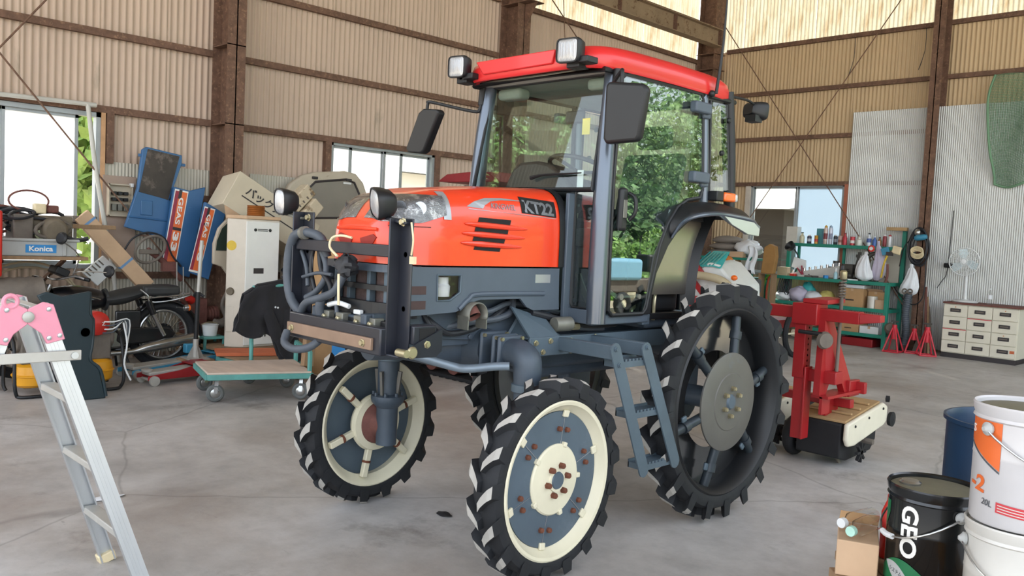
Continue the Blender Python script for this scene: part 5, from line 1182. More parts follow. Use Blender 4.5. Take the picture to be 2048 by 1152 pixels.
# blue machine covers
bp = obj('blue_cover', MB().prism([(-8.98, y, z) for y, z in [(3.43, 2.19), (3.47, 2.22), (3.84, 2.17), (3.84, 2.08), (3.715, 1.69), (3.76, 1.67), (3.745, 1.33), (3.69, 1.27), (3.51, 1.33), (3.27, 1.39), (3.30, 1.49), (3.39, 1.80)]], (.05, 0, 0)), 'blue', label='blue machine cover with sooty dark plate hung on the left wall', cat='cover', at=(-8.95, 3.55, 1.27), bevel=.006)
obj('sooty_plate', MB().prism([(-8.932, y, z) for y, z in [(3.48, 2.20), (3.81, 2.155), (3.70, 1.69), (3.62, 1.71), (3.40, 1.755)]], (.008, 0, 0)), 'sooty', bp, smooth=0)
obj('cover_hatch', MB().bx(-8.932, -8.92, 3.42, 3.54, 1.52, 1.67), 'blue', bp, bevel=.01)
obj('cover_ridge', MB().cyl((-8.925, 3.30, 1.50), (-8.925, 3.74, 1.47), .010, 8), 'blue', bp)
for y, z in ((3.43, 2.13), (3.85, 2.07)): obj('cover_tab', MB().box((-8.955, y, z), (.02, .07, .03)), 'blue', bp, bevel=.004)
def geas(name, lab, pts, x, s0, s1, w, parts):
    c = obj(name, MB().prism([(x, y, z) for y, z in pts], (.05, 0, 0)), 'blue', label=lab, cat='cover', at=(x, pts[0][0], pts[-1][1]), bevel=.008)
    a = Vector((x+.052, *s0)); b = Vector((x+.052, *s1)); d = (b-a).normalized(); n_ = Vector((0, -d.z, d.y))
    if n_.y < 0: n_ = -n_
    def band(o0, o1, t0, t1, m, h=.003):
        L = (b-a).length; p = [a+d*t0*L+n_*o0, a+d*t1*L+n_*o0, a+d*t1*L+n_*o1, a+d*t0*L+n_*o1]
        obj('decal_band', MB().prism(p, (h, 0, 0)), m, c, smooth=0)
    band(-w/2, w/2, 0, 1, 'decal_white', .002); band(-w*.44, -w*.18, .02, .97, 'decal_maroon'); band(-w*.18, w*.44, .02, .97, 'decal_orange')
    for t0, t1 in parts: band(-w*.18, w*.44 if t0 > .4 else w*.05, t0, t1, 'decal_dark', .004)
    L = (b-a).length
    # letters run down the strip
    text('strip_lettering', 'GEAS', .1, a+d*L*.10-n_*w*.10+Vector((.006, 0, 0)), d, n_, 'decal_white', c, bold=.002, fit=(L*.36, w*.34))
    text('strip_lettering', '33', .1, a+d*L*.56-n_*w*.10+Vector((.006, 0, 0)), d, n_, 'decal_white', c, bold=.004, fit=(L*.26, w*.42))
    return c
geas('bonnet_side', 'blue bonnet side with GEAS 33 strip hung nearest the dark cover', [(3.73, 1.83), (3.90, 1.80), (4.07, 1.85), (3.92, .88), (3.80, .91), (3.62, .97)], -8.90, (3.81, 1.80), (3.69, 1.02), .145, ((.0, .12), (.50, .54)))
geas('bonnet_side', 'blue bonnet side with GEAS 33 strip hung nearest the white heater', [(3.97, 1.69), (4.07, 1.64), (4.20, 1.59), (4.03, .87), (3.84, .94)], -8.68, (4.02, 1.63), (3.865, .95), .12, ((.0, .16), (.24, .28)))
# steering wheel with column
sw_ = thing('loose_steering_wheel', 'loose grey steering wheel with column hung above the motorcycle seat', 'steering wheel', (-8.75, 3.44, 1.17))
obj('wheel_ring', MB().tube([(-8.72+.03*math.sin(t*math.pi/16), 3.445+.15*math.cos(t*math.pi/16), 1.175+.135*math.sin(t*math.pi/16)+.03*math.cos(t*math.pi/16)) for t in range(32)], .014, 10, closed=True), 'dusty', sw_)
obj('wheel_spoke', MB().box((-8.74, 3.44, 1.15), (.03, .20, .05)), 'dusty', sw_, bevel=.01)
obj('column', MB().tube([(-8.78, 3.44, 1.17), (-8.8, 3.60, 1.06), (-8.82, 3.82, .86)], .03, 10).box((-8.78, 3.66, 1.0), (.06, .14, .10)), 'exhaust', sw_)
obj('cable_loop', MB().tube([(-8.8, 3.22, 1.16), (-8.8, 3.30, 1.28), (-8.8, 3.45, 1.345), (-8.8, 3.62, 1.29), (-8.8, 3.70, 1.12), (-8.8, 3.80, 1.0)], .010, 8), 'hose_black', sw_)
obj('wall_hook', MB().cyl((-9.15, 3.47, 1.31), (-8.75, 3.47, 1.305), .008, 6), 'rust', sw_)
obj('hanging_rod', MB().cyl((-8.72, 3.72, 1.05), (-8.72, 3.73, .72), .006, 6).cyl((-8.72, 3.79, 1.0), (-8.72, 3.80, .66), .006, 6), 'alu_dull', sw_)

# heater, carton, tailgate, foam blocks, coil
hb = thing('heater_skid', 'low timber skid under the tall white heater', 'skid', (-8.1, 4.2, 0))
for y in (3.95, 4.40): obj('runner', MB().bx(-8.45, -7.9, y-.05, y+.05, 0, .20), 'wood', hb, bevel=.004)
for x in (-8.40, -8.18, -7.97): obj('slat', MB().bx(x-.07, x+.07, 3.84, 4.5, .20, .235), 'wood', hb, bevel=.003)
ht = thing('water_heater', 'tall white water heater with yellow oval sticker on its beige side', 'heater', (-8.15, 4.2, .235))
obj('body', MB().prism([(-8.32, 4.07, .236), (-8.06, 3.94, .236), (-7.98, 4.01, .236), (-7.93, 4.08, .236), (-7.93, 4.44, .236), (-8.32, 4.44, .236)], (0, 0, 1.294)), 'heater_side', ht, bevel=.008)
obj('front_panel', MB().bx(-7.932, -7.915, 4.075, 4.435, .26, 1.51), 'heater_white', ht, bevel=.004)
obj('top_lid', MB().prism([(-8.33, 4.06, 1.53), (-8.07, 3.93, 1.53), (-7.97, 4.01, 1.53), (-7.915, 4.07, 1.53), (-7.915, 4.45, 1.53), (-8.33, 4.45, 1.53)], (0, 0, .035)), 'cardboard2', ht, bevel=.006)
obj('oval_sticker', MB().lathe([(.0, .002), (.05, .002), (.05, 0)], (-8.022, 3.973, 1.26), (.66, -.75, 0), 24), mat('yellow_oval', '#c9a92e', .5), ht)
for y, r in ((4.17, .016), (4.33, .016)): obj('panel_screw', MB().lathe([(.0, .006), (r, .004), (r, 0)], (-7.915, y, 1.425), (1, 0, 0), 14), 'black', ht)
for z in (1.432, 1.418): obj('panel_slot', MB().bx(-7.916, -7.913, 4.195, 4.305, z-.004, z+.003), 'black', ht, smooth=0)
obj('panel_mark', MB().bx(-7.916, -7.913, 4.16, 4.27, .985, 1.04), 'decal_dark', ht, smooth=0)
for z0 in (.34, .53):
    for q in range(6): obj('vent_slot', MB().bx(-7.916, -7.912, 4.15+.03*q, 4.163+.03*q, z0, z0+.12), 'black', ht, smooth=0)
obj('side_knob', MB().lathe([(.0, .03), (.035, .028), (.04, 0)], (-8.022, 3.973, .80), (.66, -.75, 0), 18), 'olive', ht)
obj('side_hatch', MB().box((-8.02, 3.975, .52), (.012, .08, .26), Matrix.Rotation(R(-41), 3, 'Z')), 'heater_side', ht, bevel=.004)
cd_ = obj('vehicle_door', MB().prism([(-8.50, y, z) for y, z in [(3.99, 1.05), (3.99, 1.26), (4.04, 1.42), (4.13, 1.52), (4.26, 1.56), (4.5, 1.56), (4.5, .0), (4.2, .0), (4.16, .93), (4.09, 1.02)]], (.05, 0, 0)), 'beige', label='beige vehicle door with rounded green window behind the white heater', cat='door', at=(-8.47, 4.3, 0), bevel=.01)
obj('door_pane', MB().prism([(-8.447, y, z) for y, z in [(4.01, 1.19), (4.02, 1.29), (4.07, 1.42), (4.15, 1.50), (4.24, 1.52), (4.24, 1.24), (4.20, 1.19)]], (.004, 0, 0)), 'tint_green', cd_, smooth=0)
obj('copper_coil', MB().lathe([(.085+.006*(k % 2), .0095*k) for k in range(12)]+[(.05, .105), (.05, 0)], (-8.05, 4.24, 1.567), (0, 0, 1), 32, closed=True), 'copper', label='coil of copper wire on top of the white heater', cat='coil', at=(-8.05, 4.24, 1.567))
lb_ = thing('carton', 'long dusty off-white carton with black lettering tilted behind the white heater', 'carton', (-8.6, 4.6, 1.3))
d1 = Vector((0, .88, -.475)).normalized(); n1 = Vector((0, .475, .88)).normalized()
A0 = Vector((-8.42, 4.055, 1.68))
obj('carton_body', MB().prism([A0+Vector((0, .0, 0)), A0+d1*1.12, A0+d1*1.12+n1*.40, A0+n1*.40], (-.36, -.02, -.05)), 'beige_box', lb_, bevel=.006)
text('carton_lettering', 'バックメ', .15, A0+d1*.16+n1*.215+Vector((.003, 0, 0)), d1, n1, 'decal_dark', lb_, bold=.003, fit=(.46, .105))
p = A0+d1*.14+n1*.185; obj('carton_line', MB().bar(p+Vector((.003, 0, 0)), p+d1*.8+Vector((.003, 0, 0)), .012, .003, (1, 0, 0)), 'decal_dark', lb_, smooth=0)
obj('torn_flap', MB().prism([A0+d1*.03, A0+d1*.22, A0+d1*.12-n1*.12], (-.01, 0, 0)), 'cardboard2', lb_, smooth=0)
tg = thing('tailgate', 'beige van tailgate with grey window standing under the middle window', 'tailgate', (-8.97, 5.6, 0))
TK = 8.93/8.63
def tgs(pts): return [(y*TK, 1.5+(z-1.5)*TK if z > .3 else z*0+.0) for y, z in pts]
tgp = tgs([(4.90, .25), (4.90, 1.85), (4.95, 1.95), (5.10, 2.06), (5.28, 2.115), (5.68, 2.16), (5.83, 2.14), (5.94, 2.04), (6.03, 1.84), (6.05, .25)])
obj('gate_skin', MB().prism([(-9.02, y, z) for y, z in tgp], (.09, 0, 0)), 'beige', tg, bevel=.025, seg=3)
wpn = tgs([(5.20, 1.58), (5.20, 1.93), (5.27, 2.00), (5.69, 2.06), (5.80, 2.03), (5.90, 1.86), (5.92, 1.62)])
wo_ = obj('gate_window', MB().prism([(-8.932, y, z) for y, z in wpn], (.006, 0, 0)), 'grey_pane', tg, smooth=0)
obj('window_seal', MB().tube([(-8.925, y, z) for y, z in wpn], .014, 8, closed=True), 'decal_dark', tg)
for y, z in tgs([(5.26, 2.045), (5.72, 2.055)]): obj('gate_hinge', MB().box((-8.92, y, z), (.03, .07, .03)), 'decal_dark', tg, bevel=.004)
y, z = tgs([(5.70, 2.015)])[0]; obj('gate_plate', MB().box((-8.92, y, z), (.01, .11, .022)), 'white', tg)
for q, (y, z, a) in enumerate(((4.90, 1.79, 45), (5.0, 1.66, 42))):
    f = obj('foam_block', MB().box((-8.33+.05*q, y, z), (.16, .15, .30-.06*q), Matrix.Rotation(R(-a), 3, 'X')), 'foam', label='dusty polystyrene block with slots, %s of the two beside the tailgate' % ('upper' if q == 0 else 'lower'), cat='foam block', at=(-8.3, y, z), bevel=.012)
    for k in range(4 if q == 0 else 2):
        p = Vector((-8.245+.05*q, y, z))+Matrix.Rotation(R(-a), 3, 'X') @ Vector((0, .03, -.09+.065*k)); obj('slot', MB().box(p, (.012, .03, .014), Matrix.Rotation(R(-a), 3, 'X')), 'dusty', f)
# things seen through the tractor's front guard
for (nm, lab, cat_, c, sz, rz, m) in (('carton', 'brown carton with raised flap seen over the guard crossbar', 'carton', (-7.45, 4.83, .68), (.4, .42, 1.36), 12, 'cardboard'),
                                     ('carton', 'pale carton seen low through the front guard', 'carton', (-8.22, 4.86, .42), (.36, .3, .84), -8, 'cardboard2'),
                                     ('tool_case', 'blue tool case below the bumper strip, beside the trolley', 'case', (-6.75, 4.62, .30), (.30, .34, .16), 20, 'konica')):
    o = obj(nm, MB().box(c, sz, Matrix.Rotation(R(rz), 3, 'Z')), m, label=lab, cat=cat_, at=(c[0], c[1], 0), bevel=.006)
    if nm == 'carton' and rz == 12: obj('flap', MB().prism([(-7.26, 4.66, 1.36), (-7.23, 4.80, 1.53), (-7.30, 4.98, 1.36)], (-.008, 0, .0)), 'cardboard2', o, smooth=0)
obj('case_block', MB().bx(-6.90, -6.60, 4.48, 4.76, 0, .22), 'wood', label='wooden block under the blue tool case', cat='block', at=(-6.75, 4.62, 0), bevel=.005)
rc_ = thing('hose_reel', 'heap of black and green hoses hung beside the white heater', 'hose', (-7.85, 4.66, .2))
rd = random.Random(5)
for k in range(9):
    r_ = .16+.02*rd.random(); z = .85+.28*rd.random(); y = 4.66+.05*rd.uniform(-1, 1)
    obj('hose_turn', MB().tube([(-7.95+.10*rd.random()+.03*math.sin(t*.5), y+r_*.6*math.cos(t*math.pi/10), z+r_*1.3*math.sin(t*math.pi/10)) for t in range(20)], .012, 8, closed=True), 'hose_black' if k % 3 else mat('green_hose_%d' % k, '#2f7a63', .5), rc_)
obj('reel_post', MB().bx(-8.02, -7.96, 4.60, 4.66, 0, 1.2), 'rust', rc_)

# ------------------------------------------------------------------ trolleys, pole, jacks, jacket
def caster(parent, x, y, z, r, sw=0):
    c = obj('caster', MB().tube([(x+.0, y, z)] and [(x+(r-.022)*math.cos(t*math.pi/12)*math.sin(sw), y+(r-.022)*math.cos(t*math.pi/12)*math.cos(sw), z+(r-.022)*math.sin(t*math.pi/12)) for t in range(24)], .022, 8, closed=True), 'caster', parent)
    nx, ny = math.cos(sw), -math.sin(sw)
    obj('caster_hub', MB().lathe([(.012, -.024), (r-.04, -.02), (r-.036, -.018), (r-.036, .018), (r-.04, .02), (.012, .024)], (x, y, z), (nx, ny, 0), 20), 'chrome_old', c)
    obj('caster_fork', MB().bar((x+nx*.03, y+ny*.03, z), (x+nx*.03-.02, y+ny*.03+.02, z+r+.035), .03, .004, (nx, ny, 0)).bar((x-nx*.03, y-ny*.03, z), (x-nx*.03-.02, y-ny*.03+.02, z+r+.035), .03, .004, (nx, ny, 0)).box((x-.02, y+.02, z+r+.035), (.08, .08, .012)), 'chrome_old', c, smooth=0)
T1 = thing('trolley', 'teal flatbed trolley with worn plywood deck beside the front wheel', 'trolley', (-6.79, 3.6, 0))
c4 = [Vector((-7.23, 3.27, 0)), Vector((-6.62, 3.10, 0)), Vector((-6.31, 3.88, 0)), Vector((-6.96, 4.09, 0))]
obj('deck', MB().prism([p+Vector((0, 0, .235)) for p in c4], (0, 0, .018)), 'ply', T1, bevel=.004)
fr = MB()
for i in range(4): a, b = c4[i], c4[(i+1) % 4]; fr.bar(a+Vector((0, 0, .215)), b+Vector((0, 0, .215)), .035, .045)
obj('frame', fr, 'teal', T1, bevel=.003)
for i, (tx, ty_) in enumerate(((.10, .12), (.10, -.12), (-.12, -.1), (-.1, .12))):
    cen = (c4[0]+c4[1]+c4[2]+c4[3])/4; p = c4[i].lerp(cen, .17); caster(T1, p.x, p.y, .075, .075, R(20*i))
hd = MB(); a, b = c4[2], c4[3]
hd.tube([a+Vector((0, 0, .2)), a+Vector((0, .01, .80)), a.lerp(b, .08)+Vector((0, 0, .86)), a.lerp(b, .92)+Vector((0, 0, .86)), b+Vector((0, .01, .80)), b+Vector((0, 0, .2))], .016, 10)
hd.tube([a+Vector((0, 0, .52)), b+Vector((0, 0, .52))], .012, 8)
obj('handle', MB().bar(a+Vector((-.03, .0, .19)), a+Vector((-.03, .0, .42)), .03, .03).bar(b+Vector((.03, 0, .19)), b+Vector((.03, 0, .42)), .03, .03).bar(a+Vector((-.03, .0, .42)), b+Vector((.03, 0, .42)), .03, .03), 'teal', T1, bevel=.003)
T2 = thing('trolley', 'teal trolley with tall handle carrying the black jacket', 'trolley', (-7.45, 4.1, 0))
d4 = [Vector((-7.74, 3.72, 0)), Vector((-7.20, 3.74, 0)), Vector((-7.17, 4.36, 0)), Vector((-7.72, 4.42, 0))]
obj('deck', MB().prism([p+Vector((0, 0, .20)) for p in d4], (0, 0, .016)), 'wood', T2, bevel=.004)
fr = MB()
for i in range(4): a, b = d4[i], d4[(i+1) % 4]; fr.bar(a+Vector((0, 0, .18)), b+Vector((0, 0, .18)), .035, .04)
obj('frame', fr, 'teal', T2, bevel=.003)
cen = (d4[0]+d4[1]+d4[2]+d4[3])/4
for i in range(4): p = d4[i].lerp(cen, .17); caster(T2, p.x, p.y, .065, .062, R(15*i))
hx = -7.15
obj('handle', MB().tube([(hx, 3.76, .16), (hx, 3.76, .84), (hx, 3.81, .90), (hx, 4.15, .93), (hx, 4.20, .88), (hx, 4.20, .16)], .019, 10), 'teal', T2)
# jacket draped over the handle: closed cloth body with folds
def cloth_fn(side):
    def fn(u, v):
        y = 3.66+.55*u; top = .90+.09*u-.25*max(0, .25-u)
        L_ = (.30+.45*u+.06*math.sin(u*9)) if side > 0 else (.34+.24*u)
        z = top-L_*v
        wave = .018*math.sin(u*17+3*v)+.022*math.sin(u*7-5*v)+.015*math.sin(12*v+u*4)
        x = hx+side*(.022+.07*v+wave*(.3+v))
        return (x, y+.05*v*math.sin(u*6)-.12*v*(1-u)*(1 if side > 0 else .3), z)
    return fn
jk = thing('jacket', 'black work jacket draped over the trolley handle', 'jacket', (hx, 3.9, .5))
o = obj('jacket_cloth', MB().grid(cloth_fn(1), 25, 17).grid(cloth_fn(-1), 25, 17).grid(lambda u, v: (hx+.022*math.cos(math.pi*v)+.018*math.sin(u*17)*.3*math.cos(math.pi*v), 3.66+.55*u, .90+.09*u-.25*max(0, .25-u)+.02*math.sin(math.pi*v)), 25, 5), 'cloth_black', jk, smooth=60)
so = o.modifiers.new('t', 'SOLIDIFY'); so.thickness = .008
obj('collar', MB().tube([(hx+.03, 4.04, .99), (hx+.06, 4.12, 1.02), (hx+.02, 4.22, 1.0), (hx-.02, 4.16, 1.01), (hx-.02, 4.06, 1.0)], [.02, .03, .03, .028, .02], 8, flat=.6), 'cloth_black', jk)
obj('sleeve', MB().tube([(hx+.05, 4.08, .70), (hx+.10, 4.09, .52), (hx+.09, 4.02, .38), (hx+.07, 4.05, .25)], [.06, .07, .06, .045], 12, flat=.5), 'cloth_black', jk)
obj('sleeve', MB().tube([(hx+.05, 3.86, .74), (hx+.10, 3.92, .55), (hx+.09, 3.98, .40), (hx+.06, 4.02, .28)], [.05, .06, .055, .035], 12, flat=.5), 'cloth_black', jk)
for y, z in ((3.92, .735), (3.945, .73), (4.03, .46), (4.055, .455)): obj('snap_button', MB().lathe([(.0, .006), (.009, .004), (.009, 0)], (hx+.125, y, z), (1, 0, 0), 10), 'white', jk)
# grey pole on a plate, planks, bucket
po = thing('jack_pole', 'grey and black pole on a small flared foot behind the trolley', 'pole', (-8.0, 3.62, 0))
obj('pole_base', MB().box((-8.0, 3.615, .155), (.22, .20, .012)).prism([(-8.0, 3.53, .16), (-8.0, 3.70, .16), (-8.0, 3.635, .29), (-8.0, 3.60, .29)], (.006, 0, 0)).prism([(-8.08, 3.615, .16), (-7.92, 3.615, .16), (-7.98, 3.615, .29), (-8.02, 3.615, .29)], (0, .006, 0)), 'alu_dull', po, smooth=0)
obj('pole_lower', MB().cyl((-8.0, 3.615, .16), (-8.0, 3.63, .80), .022, 14), 'black', po); obj('pole_upper', MB().cyl((-8.0, 3.63, .78), (-8.0, 3.655, 1.30), .018, 14), 'alu_dull', po)
obj('pole_collar', MB().cyl((-8.0, 3.616, .16), (-8.0, 3.619, .34), .026, 14), 'alu_dull', po)
obj('timber_block', MB().bx(-8.13, -7.87, 3.48, 3.76, 0, .149), 'wood', label='timber block under the foot of the grey pole', cat='block', at=(-8.0, 3.62, 0), bevel=.004)
obj('plank', MB().box((-7.66, 3.98, .234), (.34, .58, .03), Matrix.Rotation(R(-22), 3, 'Z')), 'wood_red', label='orange-red plank on the jacket trolley deck', cat='plank', at=(-7.6, 3.86, .22), bevel=.003)
bk = thing('bucket', 'small white bucket on a green stool behind the pole', 'bucket', (-8.4, 3.95, .31)); obj('bucket_body', MB().lathe([(.07, 0), (.085, .11), (.09, .115), (.08, .11), (.066, .01), (.0, .01)], (-8.4, 3.945, .312), (0, 0, 1), 24), 'white', bk); obj('bucket_handle', MB().tube([(-8.4+.0, 3.945+.087*math.cos(t*math.pi/8), .42+.03*math.sin(t*math.pi/8)) for t in range(9)], .004, 6), 'zinc', bk)
sto = thing('stool', 'green metal stool under the white bucket', 'stool', (-8.4, 3.95, 0)); obj('stool_top', MB().bx(-8.52, -8.28, 3.83, 4.07, .285, .31), 'teal', sto, bevel=.004)
for x in (-8.5, -8.3):
    for y in (3.85, 4.05): obj('leg', MB().bx(x-.012, x+.012, y-.012, y+.012, 0, .286), 'teal', sto)
en = thing('old_engine', 'small rusty engine with red fitting behind the motorcycle rack', 'engine', (-8.7, 3.92, 0))
obj('engine_body', MB().bx(-8.82, -8.58, 3.80, 4.0, .30, .68).lathe([(.07+.012*(k % 2), .016*k) for k in range(12)], (-8.7, 3.98, .50), (0, 1, .1), 18), 'exhaust', en, bevel=.012)
obj('engine_bed', MB().bx(-8.84, -8.56, 3.78, 4.12, 0, .30), 'wood', en, bevel=.005)
obj('red_fitting', MB().lathe([(.04, 0), (.045, .03), (.03, .08)], (-8.58, 3.83, .66), (.4, -.7, .3), 16), 'red_machine', en)
obj('breather', MB().tube([(-8.62, 3.86, .66), (-8.6, 3.88, .74), (-8.56, 3.95, .70)], .014, 8), 'hose_black', en)
# grey bracket leaning at the column
obj('grey_bracket', MB().tube([(-8.5, 4.18, .78), (-8.5, 4.12, .62), (-8.5, 4.18, .48), (-8.48, 4.10, .42), (-8.46, 4.02, .46)], [.012, .02, .04, .05, .02], 10), 'dusty', label='curved grey metal bracket leaning beside the heater', cat='bracket', at=(-8.5, 4.15, .4))
def floor_jack(name, lab, a, b, m, w, hmax):
    J = thing(name, lab, 'jack', tuple((Vector(a)+Vector(b))/2)); a = Vector(a); b = Vector(b); d = (b-a).normalized(); n_ = Vector((-d.y, d.x, 0)); L = (b-a).length
    for k in (-1, 1):
        obj('side_plate', MB().prism([a+n_*w*k+Vector((0, 0, .05)), a+n_*w*k+Vector((0, 0, .09)), a+d*L*.45+n_*w*k+Vector((0, 0, hmax*.7)), a+d*L*.8+n_*w*k+Vector((0, 0, hmax)), b+n_*w*k+Vector((0, 0, hmax)), b+n_*w*k+Vector((0, 0, .05))], n_*.012*k), m, J, bevel=.004)
        for p, r_ in ((a+d*.05, .045), (b-d*.06, .04)): obj('jack_wheel', MB().lathe([(.012, -.016), (r_, -.014), (r_, .014), (.012, .016)], p+n_*(w+.026)*k+Vector((0, 0, r_)), n_, 18), 'alu_dull', J)
    obj('lift_arm', MB().bar(a+d*.03+Vector((0, 0, .10)), a+d*L*.72+Vector((0, 0, hmax*.72)), w*1.5, .03), 'alu_dull', J, bevel=.006)
    obj('lift_pad', MB().lathe([(.045, 0), (.05, .02), (.04, .025)], a+d*.04+Vector((0, 0, .115)), (0, 0, 1), 16), 'alu_dull', J)
    obj('cover_plate', MB().bar(a+d*L*.66+Vector((0, 0, hmax*.95)), b-d*.02+Vector((0, 0, hmax*.98)), w*1.9, .012), m, J, bevel=.003)
    obj('jack_axle', MB().cyl(a+d*.05-n_*(w+.02)+Vector((0, 0, .045)), a+d*.05+n_*(w+.02)+Vector((0, 0, .045)), .012, 10), 'alu_dull', J)
    return J
floor_jack('floor_jack', 'dark red trolley jack with silver arm in front of the motorcycle', (-7.66, 2.98, 0), (-7.72, 3.62, 0), 'dark_red', .10, .17)
J = floor_jack('floor_jack', 'long blue garage jack lying behind the dark red jack', (-8.02, 2.96, 0), (-8.22, 4.25, 0), 'blue_jack', .12, .19)
obj('jack_head', MB().bx(-8.16, -8.08, 3.56, 3.66, .19, .28), 'blue_jack', J, bevel=.01)
# rag and timber leaning by the bumper end
obj('rag', MB().ball((-6.5, 4.02, .565), (.10, .13, .05), 8, jit=.10, seed=3), 'rag', label='white rag hanging below the end of the bumper strip', cat='rag', at=(-6.5, 4.02, .5))
obj('timber', MB().bar((-6.55, 3.98, .255), (-6.58, 4.02, .53), .10, .06, (1, 0, 0)), 'wood', label='short upright timber on the trolley under the white rag', cat='timber', at=(-6.56, 4.0, .25), bevel=.004)
# ------------------------------------------------------------------ rotary weeder behind the tractor
M['imp_red'] = mat('implement_red_paint', '#9a171c', .45, 0, var=.06, scale=4)
M['deck_tan'] = mat('tan_deck', '#a98b62', .7, 0, var=.12, scale=6)
M['cover_cream'] = mat('cream_cover', '#d8d2bf', .45, 0, var=.04)
M['flap_black'] = mat('black_rubber_flap', '#17171a', .8, 0, var=.15)
W = thing('rotary_weeder', 'red toolbar implement with cream rotary covers standing behind the tractor', 'implement', (-2.7, 5.6, 0))
obj('toolbar', MB().bx(-3.95, -2.33, 5.50, 5.58, 1.025, 1.105), 'imp_red', W, bevel=.006)
obj('toolbar_end', MB().prism([(-2.33, 5.50, 1.03), (-2.33, 5.50, 1.10), (-2.20, 5.52, 1.095), (-2.20, 5.52, 1.05)], (0, .07, 0)), 'imp_red', W, bevel=.004)
obj('toolbar_collar', MB().bx(-2.78, -2.60, 5.46, 5.62, .99, 1.135), 'imp_red', W, bevel=.006)
obj('head_plate', MB().prism([(-2.72, 5.49, 1.135), (-2.55, 5.51, 1.135), (-2.50, 5.66, 1.15), (-2.64, 5.68, 1.15)], (0, 0, .03)), 'imp_red', W, bevel=.004)
po_ = obj('post', MB().bx(-2.76, -2.68, 5.48, 5.58, .62, 1.0), 'imp_red', W, bevel=.004)
obj('post_lower', MB().bx(-2.75, -2.67, 5.49, 5.57, .20, .64).bx(-2.675, -2.66, 5.48, 5.58, .20, .70), 'imp_red', W, bevel=.004)
for k in range(8): obj('post_hole', MB().lathe([(.0, 0), (.008, 0)], (-2.6795, 5.53, .70+.038*k), (1, 0, 0), 10), 'dark', po_)
obj('arm', MB().prism([(-2.60, 5.50, 1.03), (-2.60, 5.62, 1.03), (-2.52, 5.86, .50), (-2.52, 5.72, .50), (-2.56, 5.62, .74), (-2.60, 5.58, .52), (-2.60, 5.48, .52)], (.045, 0, 0)), 'imp_red', W, smooth=0)
obj('cross_arm', MB().bx(-2.70, -2.47, 5.53, 5.64, .60, .685), 'imp_red', W, bevel=.006)
obj('foot_plate', MB().prism([(-2.62, 5.50, .50), (-2.50, 5.50, .50), (-2.42, 5.86, .53), (-2.54, 5.90, .53)], (0, 0, .02)).box((-2.55, 5.56, .45), (.02, .12, .12)), 'imp_red', W, smooth=0)
obj('end_bracket', MB().bx(-2.50, -2.46, 5.74, 5.90, .50, .61).bx(-2.50, -2.40, 5.84, 5.88, .52, .60), 'imp_red', W, bevel=.005)
obj('depth_screw', MB().cyl((-2.50, 5.60, .62), (-2.50, 5.60, 1.20), .012, 10), 'dusty', W)
obj('screw_spring', MB().tube([(-2.50+.022*math.cos(t*.9), 5.60+.022*math.sin(t*.9), 1.18+.0028*t) for t in range(46)], .005, 6), 'dusty', W)
obj('screw_cap', MB().lathe([(.018, 0), (.024, .01), (.024, .05), (.015, .06)], (-2.50, 5.60, 1.31), (0, 0, 1), 14), 'zinc', W)
obj('crank_handle', MB().cyl((-2.70, 5.42, .945), (-2.54, 5.44, .94), .014, 10), 'black', W)
obj('crank_disc', MB().lathe([(.0, .03), (.05, .025), (.06, 0), (.05, -.01)], (-2.535, 5.46, .90), (.8, -.5, 0), 22), 'dusty', W)
gw = obj('gauge_wheel', MB().tube([(-2.875, 5.83+.105*math.cos(t*math.pi/14), .15+.105*math.sin(t*math.pi/14)) for t in range(28)], .046, 12, closed=True), 'rubber', W)
obj('gauge_rim', MB().lathe([(.02, .035), (.06, .02), (.075, .036), (.082, .03), (.08, -.03), (.02, -.03)], (-2.875, 5.83, .15), (1, 0, 0), 24), 'chrome_old', gw)
obj('gauge_arm', MB().bar((-2.83, 5.83, .15), (-2.72, 5.54, .25), .03, .04), 'imp_red', W)
